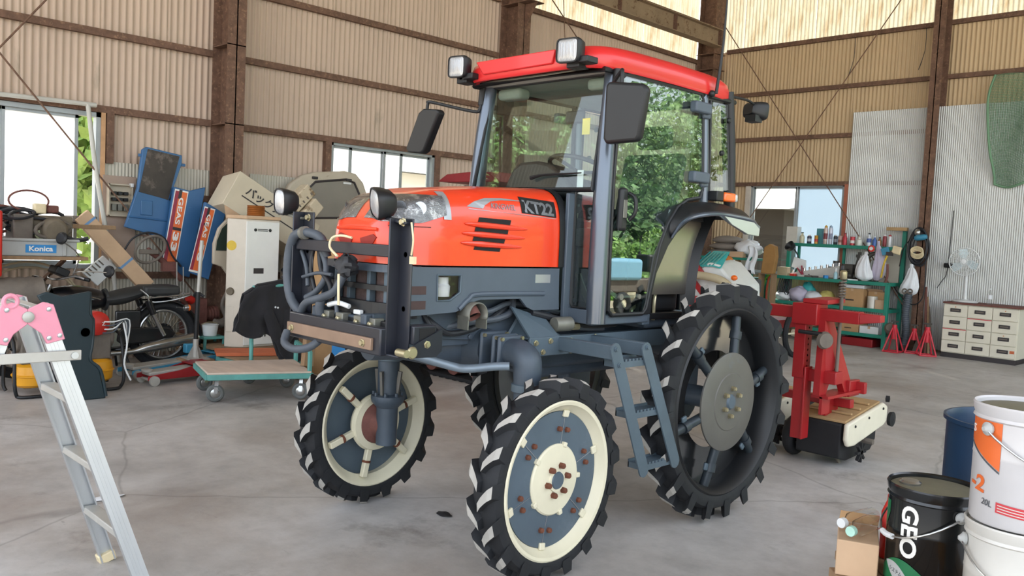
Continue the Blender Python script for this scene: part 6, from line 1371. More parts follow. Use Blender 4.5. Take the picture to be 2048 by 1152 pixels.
def rot_unit(dx):
    dx = dx-.15; k0 = len(bpy.data.objects); before = set(bpy.data.objects)
    dk = [(-2.67, 5.30, .405), (-2.31, 5.30, .405), (-2.31, 5.86, .49), (-2.67, 5.86, .49)]
    d = obj('deck', MB().prism([(x+dx, y, z) for x, y, z in dk], (0, 0, .018)), 'deck_tan', W, bevel=.003)
    for t in (.25, .5, .75):
        y = 5.30+.56*t; z = .424+.085*t; obj('deck_rib', MB().bx(-2.65+dx, -2.33+dx, y-.012, y+.012, z, z+.014), 'deck_tan', d, bevel=.003)
    cv = obj('side_cover', MB().prism([(-2.31+dx, y, z) for y, z in ((5.27, .41), (5.86, .50), (5.93, .47), (5.93, .36), (5.87, .33), (5.40, .245), (5.30, .25), (5.265, .30))], (.035, 0, 0)), 'cover_cream', W, bevel=.014, seg=3)
    for y, z in ((5.38, .385), (5.60, .42), (5.84, .46)): obj('cover_screw', MB().lathe([(.010, 0), (.008, .006)], (-2.274+dx, y, z), (1, 0, 0), 10), 'black', cv)
    obj('skirt', MB().prism([(-2.65+dx, y, z) for y, z in ((5.28, .40), (5.28, .16), (5.40, .13), (5.80, .15), (5.88, .22), (5.88, .48))], (.32, 0, 0)), 'flap_black', W, bevel=.01)
    obj('tine', MB().prism([(-2.42+dx, 5.38, .18), (-2.42+dx, 5.44, .18), (-2.40+dx, 5.48, .088), (-2.40+dx, 5.45, .088)], (-.012, 0, 0)), 'dusty', W, smooth=0)
    rt = obj('rotor', MB().cyl((-2.64+dx, 5.62, .25), (-2.24+dx, 5.62, .25), .02, 10), 'dusty', W)
    for k in range(8):
        a = k*math.pi/4; obj('rotor_blade', MB().bar((-2.255+dx, 5.45, .20), (-2.255+dx, 5.45+.07*math.cos(a), .20+.07*math.sin(a)), .016, .022, (1, 0, 0)), 'flap_black', rt, smooth=0)
    obj('end_roller', MB().lathe([(.0, 0), (.05, .005), (.055, .03), (.0, .04)], (-2.28+dx, 5.97, .37), (1, 0, 0), 18), 'flap_black', W); obj('end_cap', MB().lathe([(.0, 0), (.024, .004), (.024, .03), (.0, .034)], (-2.30+dx, 5.93, .52), (1, .3, 0), 14), 'flap_black', W)
    for q_ in set(bpy.data.objects)-before:
        if q_.parent == W: q_.location += Vector((0, .41, -.088))
rot_unit(0); rot_unit(-.62)
obj('foot_web', MB().bx(-2.66, -2.62, 5.74, 5.94, .34, .51), 'imp_red', W, bevel=.004)
obj('rear_bar', MB().bx(-3.35, -2.50, 5.86, 5.92, .40, .46), 'imp_red', W, bevel=.004)

# ------------------------------------------------------------------ machines further back
M['trans_white'] = mat('white_bonnet', '#d9dddc', .4, 0, var=.04)
M['cyan'] = mat('cyan_grille', '#3fb3b4', .5, 0, var=.05)
M['khaki'] = mat('khaki_guard_tube', '#b3a689', .55, 0, var=.06)
RT = thing('rice_transplanter', 'white and cyan rice transplanter with red arms behind the rear wheel', 'transplanter', (-5.9, 10.0, 0))
obj('bonnet', MB().prism([(-6.05, 9.45, .62), (-5.30, 9.45, .62), (-5.33, 9.45, .97), (-5.62, 9.45, 1.24), (-5.78, 9.45, 1.27), (-6.02, 9.45, 1.12)], (0, .55, .05)), 'trans_white', RT, bevel=.03, seg=3)
gq = obj('bonnet_grille', MB().prism([(-5.98, 9.42, 1.20), (-5.70, 9.42, 1.22), (-5.58, 9.42, 1.20), (-5.70, 9.80, 1.40), (-5.95, 9.80, 1.40)], (0, .04, .02)), 'cyan', RT, bevel=.006)
for k in range(6): obj('grille_slot', MB().bar((-5.95+.05*k, 9.44, 1.235), (-5.95+.045*k, 9.76, 1.405), .014, .016), 'trans_white' if k == 9 else mat('cyan_dark', '#1f7f83', .6) if k == 0 else M['cyan_slot'] if 'cyan_slot' in M else 'teal', gq)
obj('guard_tube', MB().tube([(-6.28, 9.40, 1.06), (-6.15, 9.32, 1.10), (-5.75, 9.30, 1.10), (-5.50, 9.32, 1.06), (-5.35, 9.36, .95), (-5.28, 9.40, .85)], .052, 14), 'khaki', RT)
obj('guard_plate', MB().prism([(-6.18, 9.36, 1.12), (-6.02, 9.36, 1.14), (-5.98, 9.36, 1.30), (-6.05, 9.36, 1.38), (-6.12, 9.36, 1.28)], (0, .03, 0)), 'khaki', RT, bevel=.01)
obj('red_arm', MB().bar((-6.10, 9.34, 1.45), (-5.80, 9.40, 1.10), .08, .05), 'imp_red', RT, bevel=.006)
obj('red_arm', MB().lathe([(.0, -.03), (.07, -.03), (.07, .03), (.0, .03)], (-6.09, 9.34, 1.42), (0, 1, 0), 20), 'imp_red', RT)
obj('red_arm', MB().bar((-5.98, 9.36, 1.08), (-5.70, 9.36, .80), .07, .05), 'imp_red', RT, bevel=.006)
for a, b in (((-6.3, 9.38, 1.05), (-6.0, 9.38, .62)), ((-6.05, 9.38, 1.03), (-6.22, 9.38, .82))): obj('red_brace', MB().bar(a, b, .035, .035), 'dark_red', RT)
obj('lower_fairing', MB().bx(-6.30, -5.6, 9.50, 9.9, .50, 1.02), 'trans_white', RT, bevel=.03)
ol_ = obj('turn_lamp', MB().ball((-5.36, 9.40, 1.10), (.045, .035, .035), 8), 'orange', RT)
for y, x in ((9.75, -6.25), (9.75, -5.35), (11.0, -6.3), (11.0, -5.3)):
    w_ = obj('wheel', MB().tube([(x, y+.30*math.cos(t*math.pi/16), .34+.30*math.sin(t*math.pi/16)) for t in range(32)], .04, 8, closed=True), 'rubber', RT)
    obj('wheel_hub', MB().lathe([(.05, -.05), (.06, .05)], (x, y, .34), (1, 0, 0), 14).cyl((x, y-.28, .34), (x, y+.28, .34), .014, 6).cyl((x, y, .06), (x, y, .62), .014, 6), 'cream', w_)
obj('frame', MB().bx(-6.2, -5.4, 9.6, 11.3, .40, .52), 'dark_red', RT, bevel=.01)
obj('operator_seat', MB().bx(-6.15, -5.8, 10.5, 10.85, .75, .85).bx(-6.15, -5.8, 10.8, 10.9, .85, 1.05).bx(-6.0, -5.9, 10.6, 10.75, .5, .75), 'seat', RT, bevel=.03)
RT.location.x -= .22
# red crawler standing behind, mostly hidden by the bonnet
CRW = thing('crawler', 'red crawler machine on rubber tracks behind the tractor bonnet', 'crawler', (-6.9, 6.1, 0))
def track(y):
    mb = MB(); prof = []
    for k in range(13): a = R(90+15*k); prof.append((-7.55+.15*math.cos(a), .16+.15*math.sin(a)))
    for k in range(13): a = R(-90+15*k); prof.append((-6.15+.15*math.cos(a), .16+.15*math.sin(a)))
    n_ = len(prof); o_ = [Vector((x, y, z)) for x, z in prof]; c = Vector((-6.85, y, .16))
    inn = [p+(Vector((min(max(p.x, -7.55), -6.15), y, .16))-p)*.2 for p in o_]; q = Vector((0, .28, 0))
    vs = o_+inn+[p+q for p in o_]+[p+q for p in inn]
    for i in range(n_):
        j = (i+1) % n_; mb.add([vs[i], vs[j], vs[n_+j], vs[n_+i], vs[2*n_+i], vs[2*n_+j], vs[3*n_+j], vs[3*n_+i]], [(0, 1, 2, 3), (4, 7, 6, 5), (0, 4, 5, 1), (3, 2, 6, 7)])
    t = obj('track', mb, 'rubber', CRW, smooth=0)
    for k in range(14): x = -7.5+.104*k; obj('track_lug', MB().bx(x-.02, x+.02, y, y+.28, -.0, .02).bx(x-.02, x+.02, y, y+.28, .30, .325), 'rubber', t, smooth=0)
    for x in (-7.55, -7.2, -6.85, -6.5, -6.15): obj('track_roller', MB().lathe([(.0, -.12), (.10, -.12), (.10, .12), (.0, .12)], (x, y+.14, .15), (0, 1, 0), 18), 'exhaust', t)
track(5.62); track(6.55)
obj('under_frame', MB().bx(-7.6, -6.1, 5.72, 6.75, .34, .50), 'exhaust', CRW, bevel=.01)
obj('body', MB().bx(-7.5, -6.3, 5.80, 6.70, .50, 1.30), 'dark_red', CRW, bevel=.03)
obj('canopy_post', MB().bx(-6.86, -6.80, 6.0, 6.06, 1.30, 2.0).bx(-6.86, -6.80, 6.55, 6.61, 1.30, 2.0), 'black', CRW)
obj('canopy', MB().prism([(-7.26, 5.95, 2.04), (-7.10, 5.95, 2.12), (-6.70, 5.95, 2.14), (-6.30, 5.95, 2.13), (-6.28, 5.95, 2.03), (-7.05, 5.95, 2.03)], (0, .7, 0)), mat('dull_red_canopy', '#87252b', .5), CRW, bevel=.012)
obj('engine_box', MB().bx(-6.75, -6.35, 5.75, 6.4, 1.3, 1.75), 'alu_dull', CRW, bevel=.012)

# ------------------------------------------------------------------ workbench along the back wall
M['bench_green'] = mat('green_bench_paint', '#1f7f6c', .5, .05, var=.12, scale=6, spots='#3a4a45', spot_at=.70)
M['bag_white'] = mat('white_plastic_bag', '#d9dde2', .4, 0, var=.05)
M['bag_lilac'] = mat('lilac_bag', '#b9b2c6', .5, 0, var=.06)
M['bag_yellow'] = mat('yellow_bag', '#d0c373', .5, 0, var=.06)
M['kraft'] = mat('kraft_paper', '#9a7443', .85, 0, var=.1)
M['sack'] = mat('grey_sack', '#7a736c', .85, 0, var=.12, scale=5)
M['tool_steel'] = mat('greasy_tool_steel', '#55524e', .5, .5, var=.25, scale=15)
WB = thing('workbench', 'green steel workbench with two lower shelves along the back wall', 'workbench', (-6.25, 13.65, 0))
x0, x1, y0, y1 = -7.22, -5.27, 13.40, 13.93
for x in (x0, x1):
    obj('leg', MB().bx(x-.03, x+.03, y0-.03, y0+.03, 0, 1.02), 'bench_green', WB, bevel=.004)
    obj('leg', MB().bx(x-.03, x+.03, y1-.03, y1+.03, 0, 1.86 if x > -6 else 1.62), 'bench_green', WB, bevel=.004)
for z, m in ((1.02, 'bench_green'), (.60, 'bench_green'), (.20, 'bench_green')):
    obj('shelf_rail', MB().bx(x0, x1, y0-.025, y0+.015, z-.035, z+.02), m, WB, bevel=.003)
    obj('shelf_rail', MB().bx(x0, x1, y1-.015, y1+.025, z-.035, z+.02), m, WB, bevel=.003)
    for x in (x0, x1): obj('end_rail', MB().bx(x-.02, x+.02, y0, y1, z-.035, z+.02), m, WB, bevel=.003)
    obj('shelf_board', MB().bx(x0, x1, y0, y1, z-.012, z+.008), 'tin_white' if z > 1 else 'olive', WB, smooth=0)
US = thing('upper_shelf', 'green upper shelf above the workbench in front of the back window', 'shelf', (-6.2, 13.82, 1.58))
obj('shelf_plate', MB().bx(-7.06, -5.28, 13.70, 13.94, 1.572, 1.590), 'bench_green', US, bevel=.002)
obj('shelf_lip', MB().bx(-7.06, -5.28, 13.69, 13.702, 1.545, 1.60), 'bench_green', US, bevel=.002)
obj('shelf_post', MB().bx(-6.24, -6.20, 13.88, 13.92, 1.03, 1.575), 'bench_green', US); obj('shelf_post', MB().bx(-7.04, -7.0, 13.88, 13.92, 1.03, 1.575), 'bench_green', US)
# cans and bottles on the upper shelf
def can(lab, x, w, h, col, kind='can', cap=None, band=None, y=13.80, z=1.590, cat='can', grp=None):
    m = mat('can_%d' % len(bpy.data.materials), col, .4, .2, var=.05)
    t = thing({'can': 'spray_can', 'box': 'small_box', 'tin': 'tin', 'bottle': 'bottle'}[kind], lab, cat, (x, y, z))
    r = w/2
    if kind == 'box': obj('box_body', MB().bx(x-r, x+r, y-r*.7, y+r*.7, z, z+h), m, t, bevel=.003)
    elif kind == 'can': obj('can_body', MB().lathe([(r*.95, 0), (r, .004), (r, h*.82), (r*.7, h*.90)], (x, y, z), (0, 0, 1), 18), m, t); obj('can_cap', MB().lathe([(r*.72, 0), (r*.72, h*.10), (r*.25, h*.16)], (x, y, z+h*.86), (0, 0, 1), 14), mat('cap_%d' % len(bpy.data.materials), cap or '#e0e0e0', .5), t)
    elif kind == 'tin': obj('tin_body', MB().lathe([(r, 0), (r, h*.96), (r*1.03, h*.97), (r*1.03, h), (r*.9, h)], (x, y, z), (0, 0, 1), 18), m, t)
    else: obj('bottle_body', MB().lathe([(r*.95, 0), (r, .01), (r, h*.62), (r*.45, h*.78), (r*.4, h*.92)], (x, y, z), (0, 0, 1), 18), m, t); obj('bottle_cap', MB().lathe([(r*.5, 0), (r*.5, h*.1), (.0, h*.1)], (x, y, z+h*.90), (0, 0, 1), 12), mat('cap_%d' % len(bpy.data.materials), cap or '#d0d0d0', .5), t)
    if band: obj('label_band', MB().lathe([(r*1.01, 0), (r*1.01, h*.3)], (x, y, z+h*.3), (0, 0, 1), 18, cap=False) if kind != 'box' else MB().bx(x-r*1.01, x+r*1.01, y-r*.72, y+r*.72, z+h*.3, z+h*.55), mat('band_%d' % len(bpy.data.materials), band, .5), t)
can('white square tin with rusty base at the left end of the upper shelf', -7.12, .20, .29, '#c9c6be', 'box', y=13.86, z=1.59, cat='tin')
can('pale bottle with dark cap, first beside the white square tin', -6.93, .085, .20, '#c4c0a6', 'bottle', '#3a4a46', cat='bottle')
can('dark blue and white spray can beside the pale bottle', -6.80, .075, .155, '#3b4256', 'can', '#d8d8d8', '#b9bdc8')
can('small yellow and red can in front of the teal carton', -6.66, .06, .15, '#c8923a', 'tin', None, '#b83a34', y=13.765)
can('tall teal carton on the upper shelf', -6.64, .10, .27, '#4f8f98', 'box', cat='carton', y=13.86)
can('tall spray can with yellow cap on the upper shelf', -6.515, .068, .32, '#c9b7b0', 'can', '#c89b3a', '#7d3a40')
can('tall spray can with pale blue cap on the upper shelf', -6.43, .068, .32, '#c5c8d6', 'can', '#8fa3bd', '#8a8fa6')
can('black spray can before the gap in the upper shelf', -6.34, .07, .17, '#2d3038', 'can', '#cfd2d6', '#787c88')
can('pale pink tin next to the red bottle on the upper shelf', -6.26, .07, .16, '#c4a59c', 'tin', None, '#8c5a52', cat='tin')
can('red bottle left of the shelf post', -6.18, .07, .21, '#b23a44', 'bottle', '#7d2a34', cat='bottle')
can('red and white can right of the shelf post', -6.05, .075, .15, '#b9404a', 'tin', None, '#e2dedb', cat='tin')
can('squat white bottle with slanted spout on the upper shelf', -5.94, .11, .16, '#d3d3cb', 'bottle', '#b9b2a2', cat='bottle')
can('white bottle with black cap on the upper shelf', -5.78, .075, .22, '#c9d0da', 'bottle', '#1f2228', '#4a62a0', cat='bottle')
can('blue bottle beside the black-capped bottle', -5.69, .07, .17, '#4f6fae', 'bottle', '#dcdfe4', cat='bottle')
can('small brown bottle on the upper shelf', -5.61, .06, .16, '#8f6a45', 'bottle', '#3a2a20', cat='bottle')
can('maroon spray can near the right end of the upper shelf', -5.53, .062, .20, '#8a3b42', 'can', '#c9c9c9')
can('white spray can with red cap at the right end of the upper shelf', -5.45, .062, .20, '#cfd0d4', 'can', '#a83a40')
obj('wooden_plank', MB().bx(-5.52, -5.20, 13.80, 13.88, 1.862, 1.915), 'deck_tan', label='short wooden plank on top of the workbench corner post', cat='plank', at=(-5.36, 13.84, 1.86), bevel=.004)
# tools on the bench top
zt = 1.03
sr = thing('socket_rack', 'long slanted rack of chrome sockets on the workbench', 'tool rack', (-6.55, 13.6, zt))
obj('rack_tray', MB().prism([(-6.95, 13.50, zt), (-6.20, 13.72, zt), (-6.20, 13.72, zt+.22), (-6.95, 13.50, zt+.06)], (-.02, .06, 0)), 'alu_dull', sr, bevel=.003)
for k in range(9): t = k/8; obj('socket', MB().cyl((-6.92+.70*t, 13.53+.21*t, zt+.06+.155*t), (-6.92+.70*t, 13.53+.21*t, zt+.115+.155*t), .022, 12), 'chrome', sr)
obj('steel_channel', MB().bar((-6.78, 13.46, zt+.02), (-6.05, 13.62, zt+.05), .05, .035), 'alu_dull', label='long grey steel channel on the workbench in front of the socket rack', cat='channel', at=(-6.4, 13.54, zt), bevel=.003)
fl = thing('clamp_lamp', 'black-headed clamp lamp on the left end of the workbench', 'lamp', (-7.0, 13.6, zt))
obj('lamp_head', MB().lathe([(.03, 0), (.08, .05), (.09, .12), (.085, .12), (.02, .02)], (-6.98, 13.62, zt+.46), (-.35, -.7, .5), 18), 'black', fl); obj('lamp_stem', MB().tube([(-6.98, 13.64, zt+.46), (-6.90, 13.66, zt+.3), (-6.96, 13.66, zt+.02)], .012, 8).box((-6.96, 13.66, zt+.01), (.14, .12, .02)), 'black', fl)
obj('radio', MB().bx(-7.16, -6.98, 13.44, 13.56, zt, zt+.15).bx(-7.13, -7.01, 13.435, 13.44, zt+.04, zt+.11), 'khaki', label='small beige radio-like box on the left end of the workbench', cat='box', at=(-7.07, 13.5, zt), bevel=.008)
obj('paint_tray', MB().prism([(-6.98, 13.58, zt+.16), (-6.72, 13.58, zt+.10), (-6.74, 13.60, zt+.28), (-6.95, 13.60, zt+.33)], (0, .03, 0)).bx(-6.86, -6.82, 13.58, 13.64, zt, zt+.14), 'white', label='white tilted plastic tray behind the radio box on the workbench', cat='tray', at=(-6.85, 13.6, zt), bevel=.004)
for k, (x, y, lab) in enumerate(((-6.74, 13.52, 'red-handled pliers leaning left of the socket rack'), (-6.58, 13.47, 'black-handled pliers lying before the socket rack'))):
    p = thing('pliers', lab, 'pliers', (x, y, zt)); obj('handle', MB().tube([(x-.10, y, zt+(.15, .03)[k]), (x-.05, y, zt+(.09, .025)[k]), (x+.02, y, zt+.02)], .013, 8), ('decal_maroon', 'decal_dark')[k], p); obj('handle', MB().tube([(x-.04, y+.03, zt+(.19, .05)[k]), (x-.02, y+.02, zt+(.11, .03)[k]), (x+.015, y, zt+.02)], .013, 8), ('decal_maroon', 'decal_dark')[k], p); obj('jaw', MB().box((x+.01, y, zt+.02), (.05, .02, .04)), 'tool_steel', p)
vs_ = thing('vise', 'greasy grey bench vise in the middle of the workbench', 'vise', (-6.0, 13.66, zt))
obj('vise_base', MB().lathe([(.10, 0), (.10, .03), (.06, .06), (.06, .10)], (-6.0, 13.68, zt), (0, 0, 1), 20), 'tool_steel', vs_); obj('vise_jaw', MB().bx(-6.07, -5.93, 13.60, 13.66, zt+.10, zt+.26).bx(-6.07, -5.93, 13.70, 13.78, zt+.10, zt+.26), 'tool_steel', vs_, bevel=.01); obj('vise_screw', MB().cyl((-6.0, 13.46, zt+.16), (-6.0, 13.72, zt+.16), .02, 12).cyl((-6.08, 13.47, zt+.16), (-5.92, 13.47, zt+.16), .010, 8), 'tool_steel', vs_)
gn = thing('air_tool', 'dark greasy air tool leaning against the back of the workbench', 'tool', (-5.78, 13.74, zt))
obj('tool_body', MB().tube([(-5.92, 13.64, zt+.04), (-5.84, 13.70, zt+.22), (-5.72, 13.74, zt+.42), (-5.62, 13.78, zt+.46)], [.03, .045, .035, .025], 12), 'tool_steel', gn); obj('tool_grip', MB().bar((-5.84, 13.66, zt+.02), (-5.70, 13.72, zt+.36), .06, .05), 'olive', gn, bevel=.008)
sb = thing('spray_bottle', 'small bottle with pale blue liquid on the front of the workbench', 'bottle', (-6.14, 13.46, zt))
obj('bottle_body', MB().lathe([(.03, 0), (.032, .01), (.032, .10), (.012, .13)], (-6.14, 13.46, zt), (0, 0, 1), 16), mat('pale_blue_liquid', '#9fc7d3', .2), sb); obj('bottle_head', MB().lathe([(.02, 0), (.022, .05), (.01, .06)], (-6.14, 13.46, zt+.13), (0, 0, 1), 12), 'white', sb)
def bag(name, lab, c, r, m, jit=.09, seed=1, cat='bag', knot=False, grp=None):
    if not knot: return obj(name, MB().ball(c, r, 10, jit=jit, seed=seed), m, label=lab, cat=cat, at=(c[0], c[1], c[2]-r[2]), smooth=70)
    rd_ = random.Random(seed); ph = [rd_.uniform(0, 6) for _ in range(4)]
    def fn(u, v):
        a = 2*math.pi*u; k = (.16+.10*v if v < .12 else .16+.84*min(1, ((v-.06)/.62))**.8)*(1 if v < .86 else max(.05, 1-((v-.86)/.14)**2*.7))
        fold = 1+.16*math.sin(7*a+ph[0]+2*v)*(1-.5*v)+.10*math.sin(3*a+ph[1]+6*v)
        return (c[0]+r[0]*k*fold*math.cos(a)+.02*math.sin(v*5+ph[2]), c[1]+r[1]*k*fold*math.sin(a), c[2]+r[2]*1.5-2.5*r[2]*v)
    return obj(name, MB().grid(fn, 36, 20, cu=True), m, label=lab, cat=cat, at=(c[0], c[1], c[2]-r[2]), smooth=50)
bag('plastic_bag', 'white plastic bag hung on the right of the workbench', (-5.68, 13.46, zt+.20), (.13, .09, .185), 'bag_white', .05, 3, knot=True)
bag('plastic_bag', 'grey translucent bag behind the hung white bag', (-5.50, 13.54, zt+.28), (.10, .08, .25), 'bag_lilac', .07, 5, knot=True)
rk_ = thing('rag_roll', 'round red and white roll hung above the white bag', 'roll', (-5.56, 13.42, 1.52)); obj('roll_ring', MB().tube([(-5.575+.04*math.cos(t*math.pi/8), 13.42, 1.56+.04*math.sin(t*math.pi/8)) for t in range(16)], .014, 8, closed=True), 'red_machine', rk_); obj('roll_core', MB().lathe([(.0, -.012), (.03, -.012), (.03, .012), (.0, .012)], (-5.575, 13.42, 1.56), (0, 1, 0), 16), 'white', rk_)
yl = thing('hand_tool', 'yellow-handled tool hung beside the bench corner post', 'tool', (-5.37, 13.45, zt)); obj('tool_handle', MB().tube([(-5.33, 13.44, zt+.43), (-5.37, 13.44, zt+.30), (-5.40, 13.44, zt+.08)], .016, 8), mat('yellow_handle', '#c9a935', .5), yl); obj('tool_head', MB().box((-5.30, 13.45, zt+.46), (.10, .03, .06)), 'decal_dark', yl)
obj('pale_block', MB().box((-5.20, 13.46, zt+.52), (.13, .05, .12), Matrix.Rotation(R(12), 3, 'Y')), 'wire_cream', label='pale orange foam block at the right end of the workbench', cat='block', at=(-5.2, 13.46, zt+.4), bevel=.012)
obj('tool_card', MB().box((-5.37, 13.46, zt+.50), (.12, .03, .11), Matrix.Rotation(R(-20), 3, 'Y')), 'blue_jack', label='pale blue packet beside the orange foam block', cat='packet', at=(-5.37, 13.46, zt+.4), bevel=.006)
obj('iron_bar', MB().tube([(-5.30, 13.40, zt+.30), (-5.29, 13.40, zt+.12), (-5.32, 13.40, zt)], .020, 8), 'exhaust', label='rusty iron bar standing at the right end of the workbench', cat='bar', at=(-5.3, 13.4, zt))
# more small goods on the bench top
def jar(lab, x, y, h, r, col, z=zt, nm='jar'):
    t = thing(nm, lab, 'jar', (x, y, z)); obj('jar_body', MB().lathe([(r*.95, 0), (r, .006), (r, h*.8), (r*.8, h*.88), (r*.8, h*.9)], (x, y, z), (0, 0, 1), 16), mat('jar_%d' % len(bpy.data.materials), col, .3), t); obj('jar_lid', MB().lathe([(r*.86, 0), (r*.86, h*.12), (.0, h*.12)], (x, y, z+h*.88), (0, 0, 1), 16), 'tool_steel', t)
jar('grey plastic jar behind the channel on the workbench', -6.30, 13.80, .30, .06, '#8d9299'); jar('second grey jar beside the shelf post on the workbench', -6.16, 13.82, .26, .055, '#7a7e86'); jar('white jar at the back of the workbench', -6.42, 13.86, .20, .05, '#b9bcc0'); jar('brown jar behind the vise on the workbench', -5.98, 13.86, .24, .05, '#6b5646')
for k, (x0_, z0_, x1_, z1_, lab) in enumerate(((-6.02, .10, -5.95, .44, 'dark wrench leaning behind the vise'), (-5.90, .02, -5.98, .40, 'rusty bar leaning left of the air tool'), (-5.64, .03, -5.56, .30, 'short dark chisel right of the air tool'))):
    w_ = thing('wrench', lab, 'wrench', (x0_, 13.82, zt)); obj('shank', MB().bar((x0_, 13.80, zt+z0_*.2), (x1_, 13.88, zt+z1_), .03, .014, (0, -1, 0)), 'tool_steel', w_); obj('jaw', MB().box((x1_, 13.88, zt+z1_), (.06, .016, .05)), 'tool_steel', w_, bevel=.006)
for k, (x, y, sx_, sy_, sz_, m, lab) in enumerate(((-6.88, 13.47, .10, .07, .05, 'red_machine', 'small red box at the front left of the workbench'), (-6.60, 13.45, .12, .06, .035, 'tool_steel', 'flat dark tool at the front of the workbench'), (-6.48, 13.46, .09, .05, .04, 'decal_dark', 'black clip at the front of the workbench'), (-5.86, 13.46, .16, .08, .03, 'bag_white', 'white card lying in front of the air tool'), (-6.30, 13.45, .07, .06, .06, 'konica', 'small blue box in front of the channel'))):
    obj('small_part', MB().box((x, y, zt+sz_/2), (sx_, sy_, sz_), Matrix.Rotation(R(13*k), 3, 'Z')), m, label=lab, cat='part', at=(x, y, zt), bevel=.008)
obj('back_sheet', MB().prism([(-5.62, 13.90, zt), (-5.31, 13.90, zt), (-5.31, 13.92, zt+.50), (-5.56, 13.92, zt+.46)], (0, .008, 0)), 'tin_white', label='pale metal sheet leaning at the right back of the workbench', cat='sheet', at=(-5.45, 13.9, zt))
# middle and bottom shelf goods
zs = .61
for k, (x, y, r, m, lab) in enumerate(((-7.06, 13.55, (.15, .14, .085), 'rag', 'crumpled white cloths at the left end of the middle shelf'), (-6.80, 13.56, (.17, .15, .13), 'bag_lilac', 'lilac bag on the middle shelf'), (-6.72, 13.72, (.12, .10, .17), 'cyan', 'cyan bag behind the lilac bag'), (-6.54, 13.56, (.15, .13, .10), 'bag_white', 'clear white bag on the middle shelf'), (-6.36, 13.66, (.14, .11, .11), 'bag_yellow', 'yellow bag beside the spring screw on the middle shelf'))):
    bag('soft_bag', lab, (x, y, zs+r[2]*.95), r, m, .08, 20+k)
def carton(lab, x0, x1, y0, y1, z0, z1, m='cardboard', flaps=False, mark=False, nm='carton'):
    c = obj(nm, MB().bx(x0, x1, y0, y1, z0, z1), m, label=lab, cat='carton', at=((x0+x1)/2, (y0+y1)/2, z0), bevel=.004)
    obj('carton_tape', MB().bx((x0+x1)/2-.02, (x0+x1)/2+.02, y0-.001, y1, z1-.04, z1+.001), 'cardboard2', c, smooth=0)
    if mark: obj('printed_mark', MB().bx(x0+(x1-x0)*.2, x0+(x1-x0)*.6, y0-.0015, y0, z0+(z1-z0)*.35, z0+(z1-z0)*.42), 'decal_dark', c, smooth=0)
    if flaps: obj('carton_flap', MB().prism([(x0, y0, z1), (x1, y0, z1), (x1, y0-.06, z1+.04), (x0, y0-.06, z1+.04)], (0, .004, .002)), 'cardboard2', c, smooth=0)
    return c
carton('big brown carton on the middle shelf of the workbench', -6.02, -5.66, 13.44, 13.80, zs, zs+.30, mark=True)
obj('wrapped_packet', MB().bx(-6.0, -5.66, 13.46, 13.78, zs+.302, zs+.36), 'bag_white', label='flat plastic-wrapped packet on the big brown carton', cat='packet', at=(-5.83, 13.6, zs+.3), bevel=.012)
carton('open carton behind the small tan box on the middle shelf', -5.64, -5.40, 13.58, 13.84, zs, zs+.27, 'cardboard', flaps=True)
can('white tub in the open carton on the middle shelf', -5.53, .15, .20, '#d0ccc4', 'tin', y=13.50, z=zs, cat='tub')
carton('small tan box at the front right of the middle shelf', -5.46, -5.30, 13.43, 13.55, zs, zs+.15, 'cardboard2')
zb = .21
carton('brown carton with round logo on the bottom shelf', -5.98, -5.70, 13.44, 13.80, zb, zb+.17, mark=True)
carton('flat tan carton stacked on the logo carton', -5.97, -5.60, 13.50, 13.80, zb+.171, zb+.27, 'cardboard2')
carton('white carton at the right end of the bottom shelf', -5.68, -5.38, 13.44, 13.70, zb, zb+.12, 'white')
carton('pale carton behind the red toolbar on the bottom shelf', -6.95, -6.55, 13.45, 13.80, zb, zb+.26, 'cardboard2')
carton('brown carton at the left end of the bottom shelf', -7.16, -6.99, 13.45, 13.75, zb, zb+.30, 'cardboard')
obj('motor', MB().lathe([(.06, 0), (.09, .03), (.09, .16), (.06, .20)], (-5.18, 13.45, .30), (.2, -.8, .3), 20).bx(-5.30, -5.08, 13.38, 13.60, .0, .20), 'dusty', label='grey electric motor beside the bench foot and the jack stand', cat='motor', at=(-5.18, 13.5, 0))
obj('low_case', MB().bx(-5.95, -5.45, 13.42, 13.75, .0, .13), 'dark_red', label='dark red flat case under the bottom shelf of the workbench', cat='case', at=(-5.7, 13.6, 0), bevel=.01)
# hoses at the left end of the bench
gh = thing('green_hose', 'bright green hose hanging at the left end of the workbench', 'hose', (-7.32, 13.35, .5))
for k in range(3): obj('hose_strand', MB().tube([(-7.18, 13.36, 1.10), (-7.26, 13.33-.01*k, 1.05-.02*k), (-7.33-.02*k, 13.32, .85), (-7.36-.02*k, 13.32, .55), (-7.32+.03*k, 13.32, .40+.05*k)], .016, 8), mat('bright_green_hose_%d' % k, '#5f9c2c', .5), gh)
oh = obj('red_hose', MB().tube([(-7.16, 13.35, 1.08), (-7.25, 13.34, .98), (-7.28, 13.34, .70), (-7.25, 13.34, .42)], .018, 8), mat('red_orange_hose', '#b5482c', .5), label='red-orange hose hanging beside the green hose', cat='hose', at=(-7.25, 13.34, .4))
bc = thing('cable_coil', 'black cables hung under the left end of the bench top', 'cable', (-7.06, 13.5, .7))
for k in range(5): obj('cable_turn', MB().tube([(-7.12+.03*k, 13.50+.02*k, .99), (-7.14+.03*k, 13.47, .80), (-7.10+.03*k, 13.47, .70), (-7.05+.03*k, 13.50, .82), (-7.05+.03*k, 13.52, .99)], .012, 6), 'hose_black', bc)

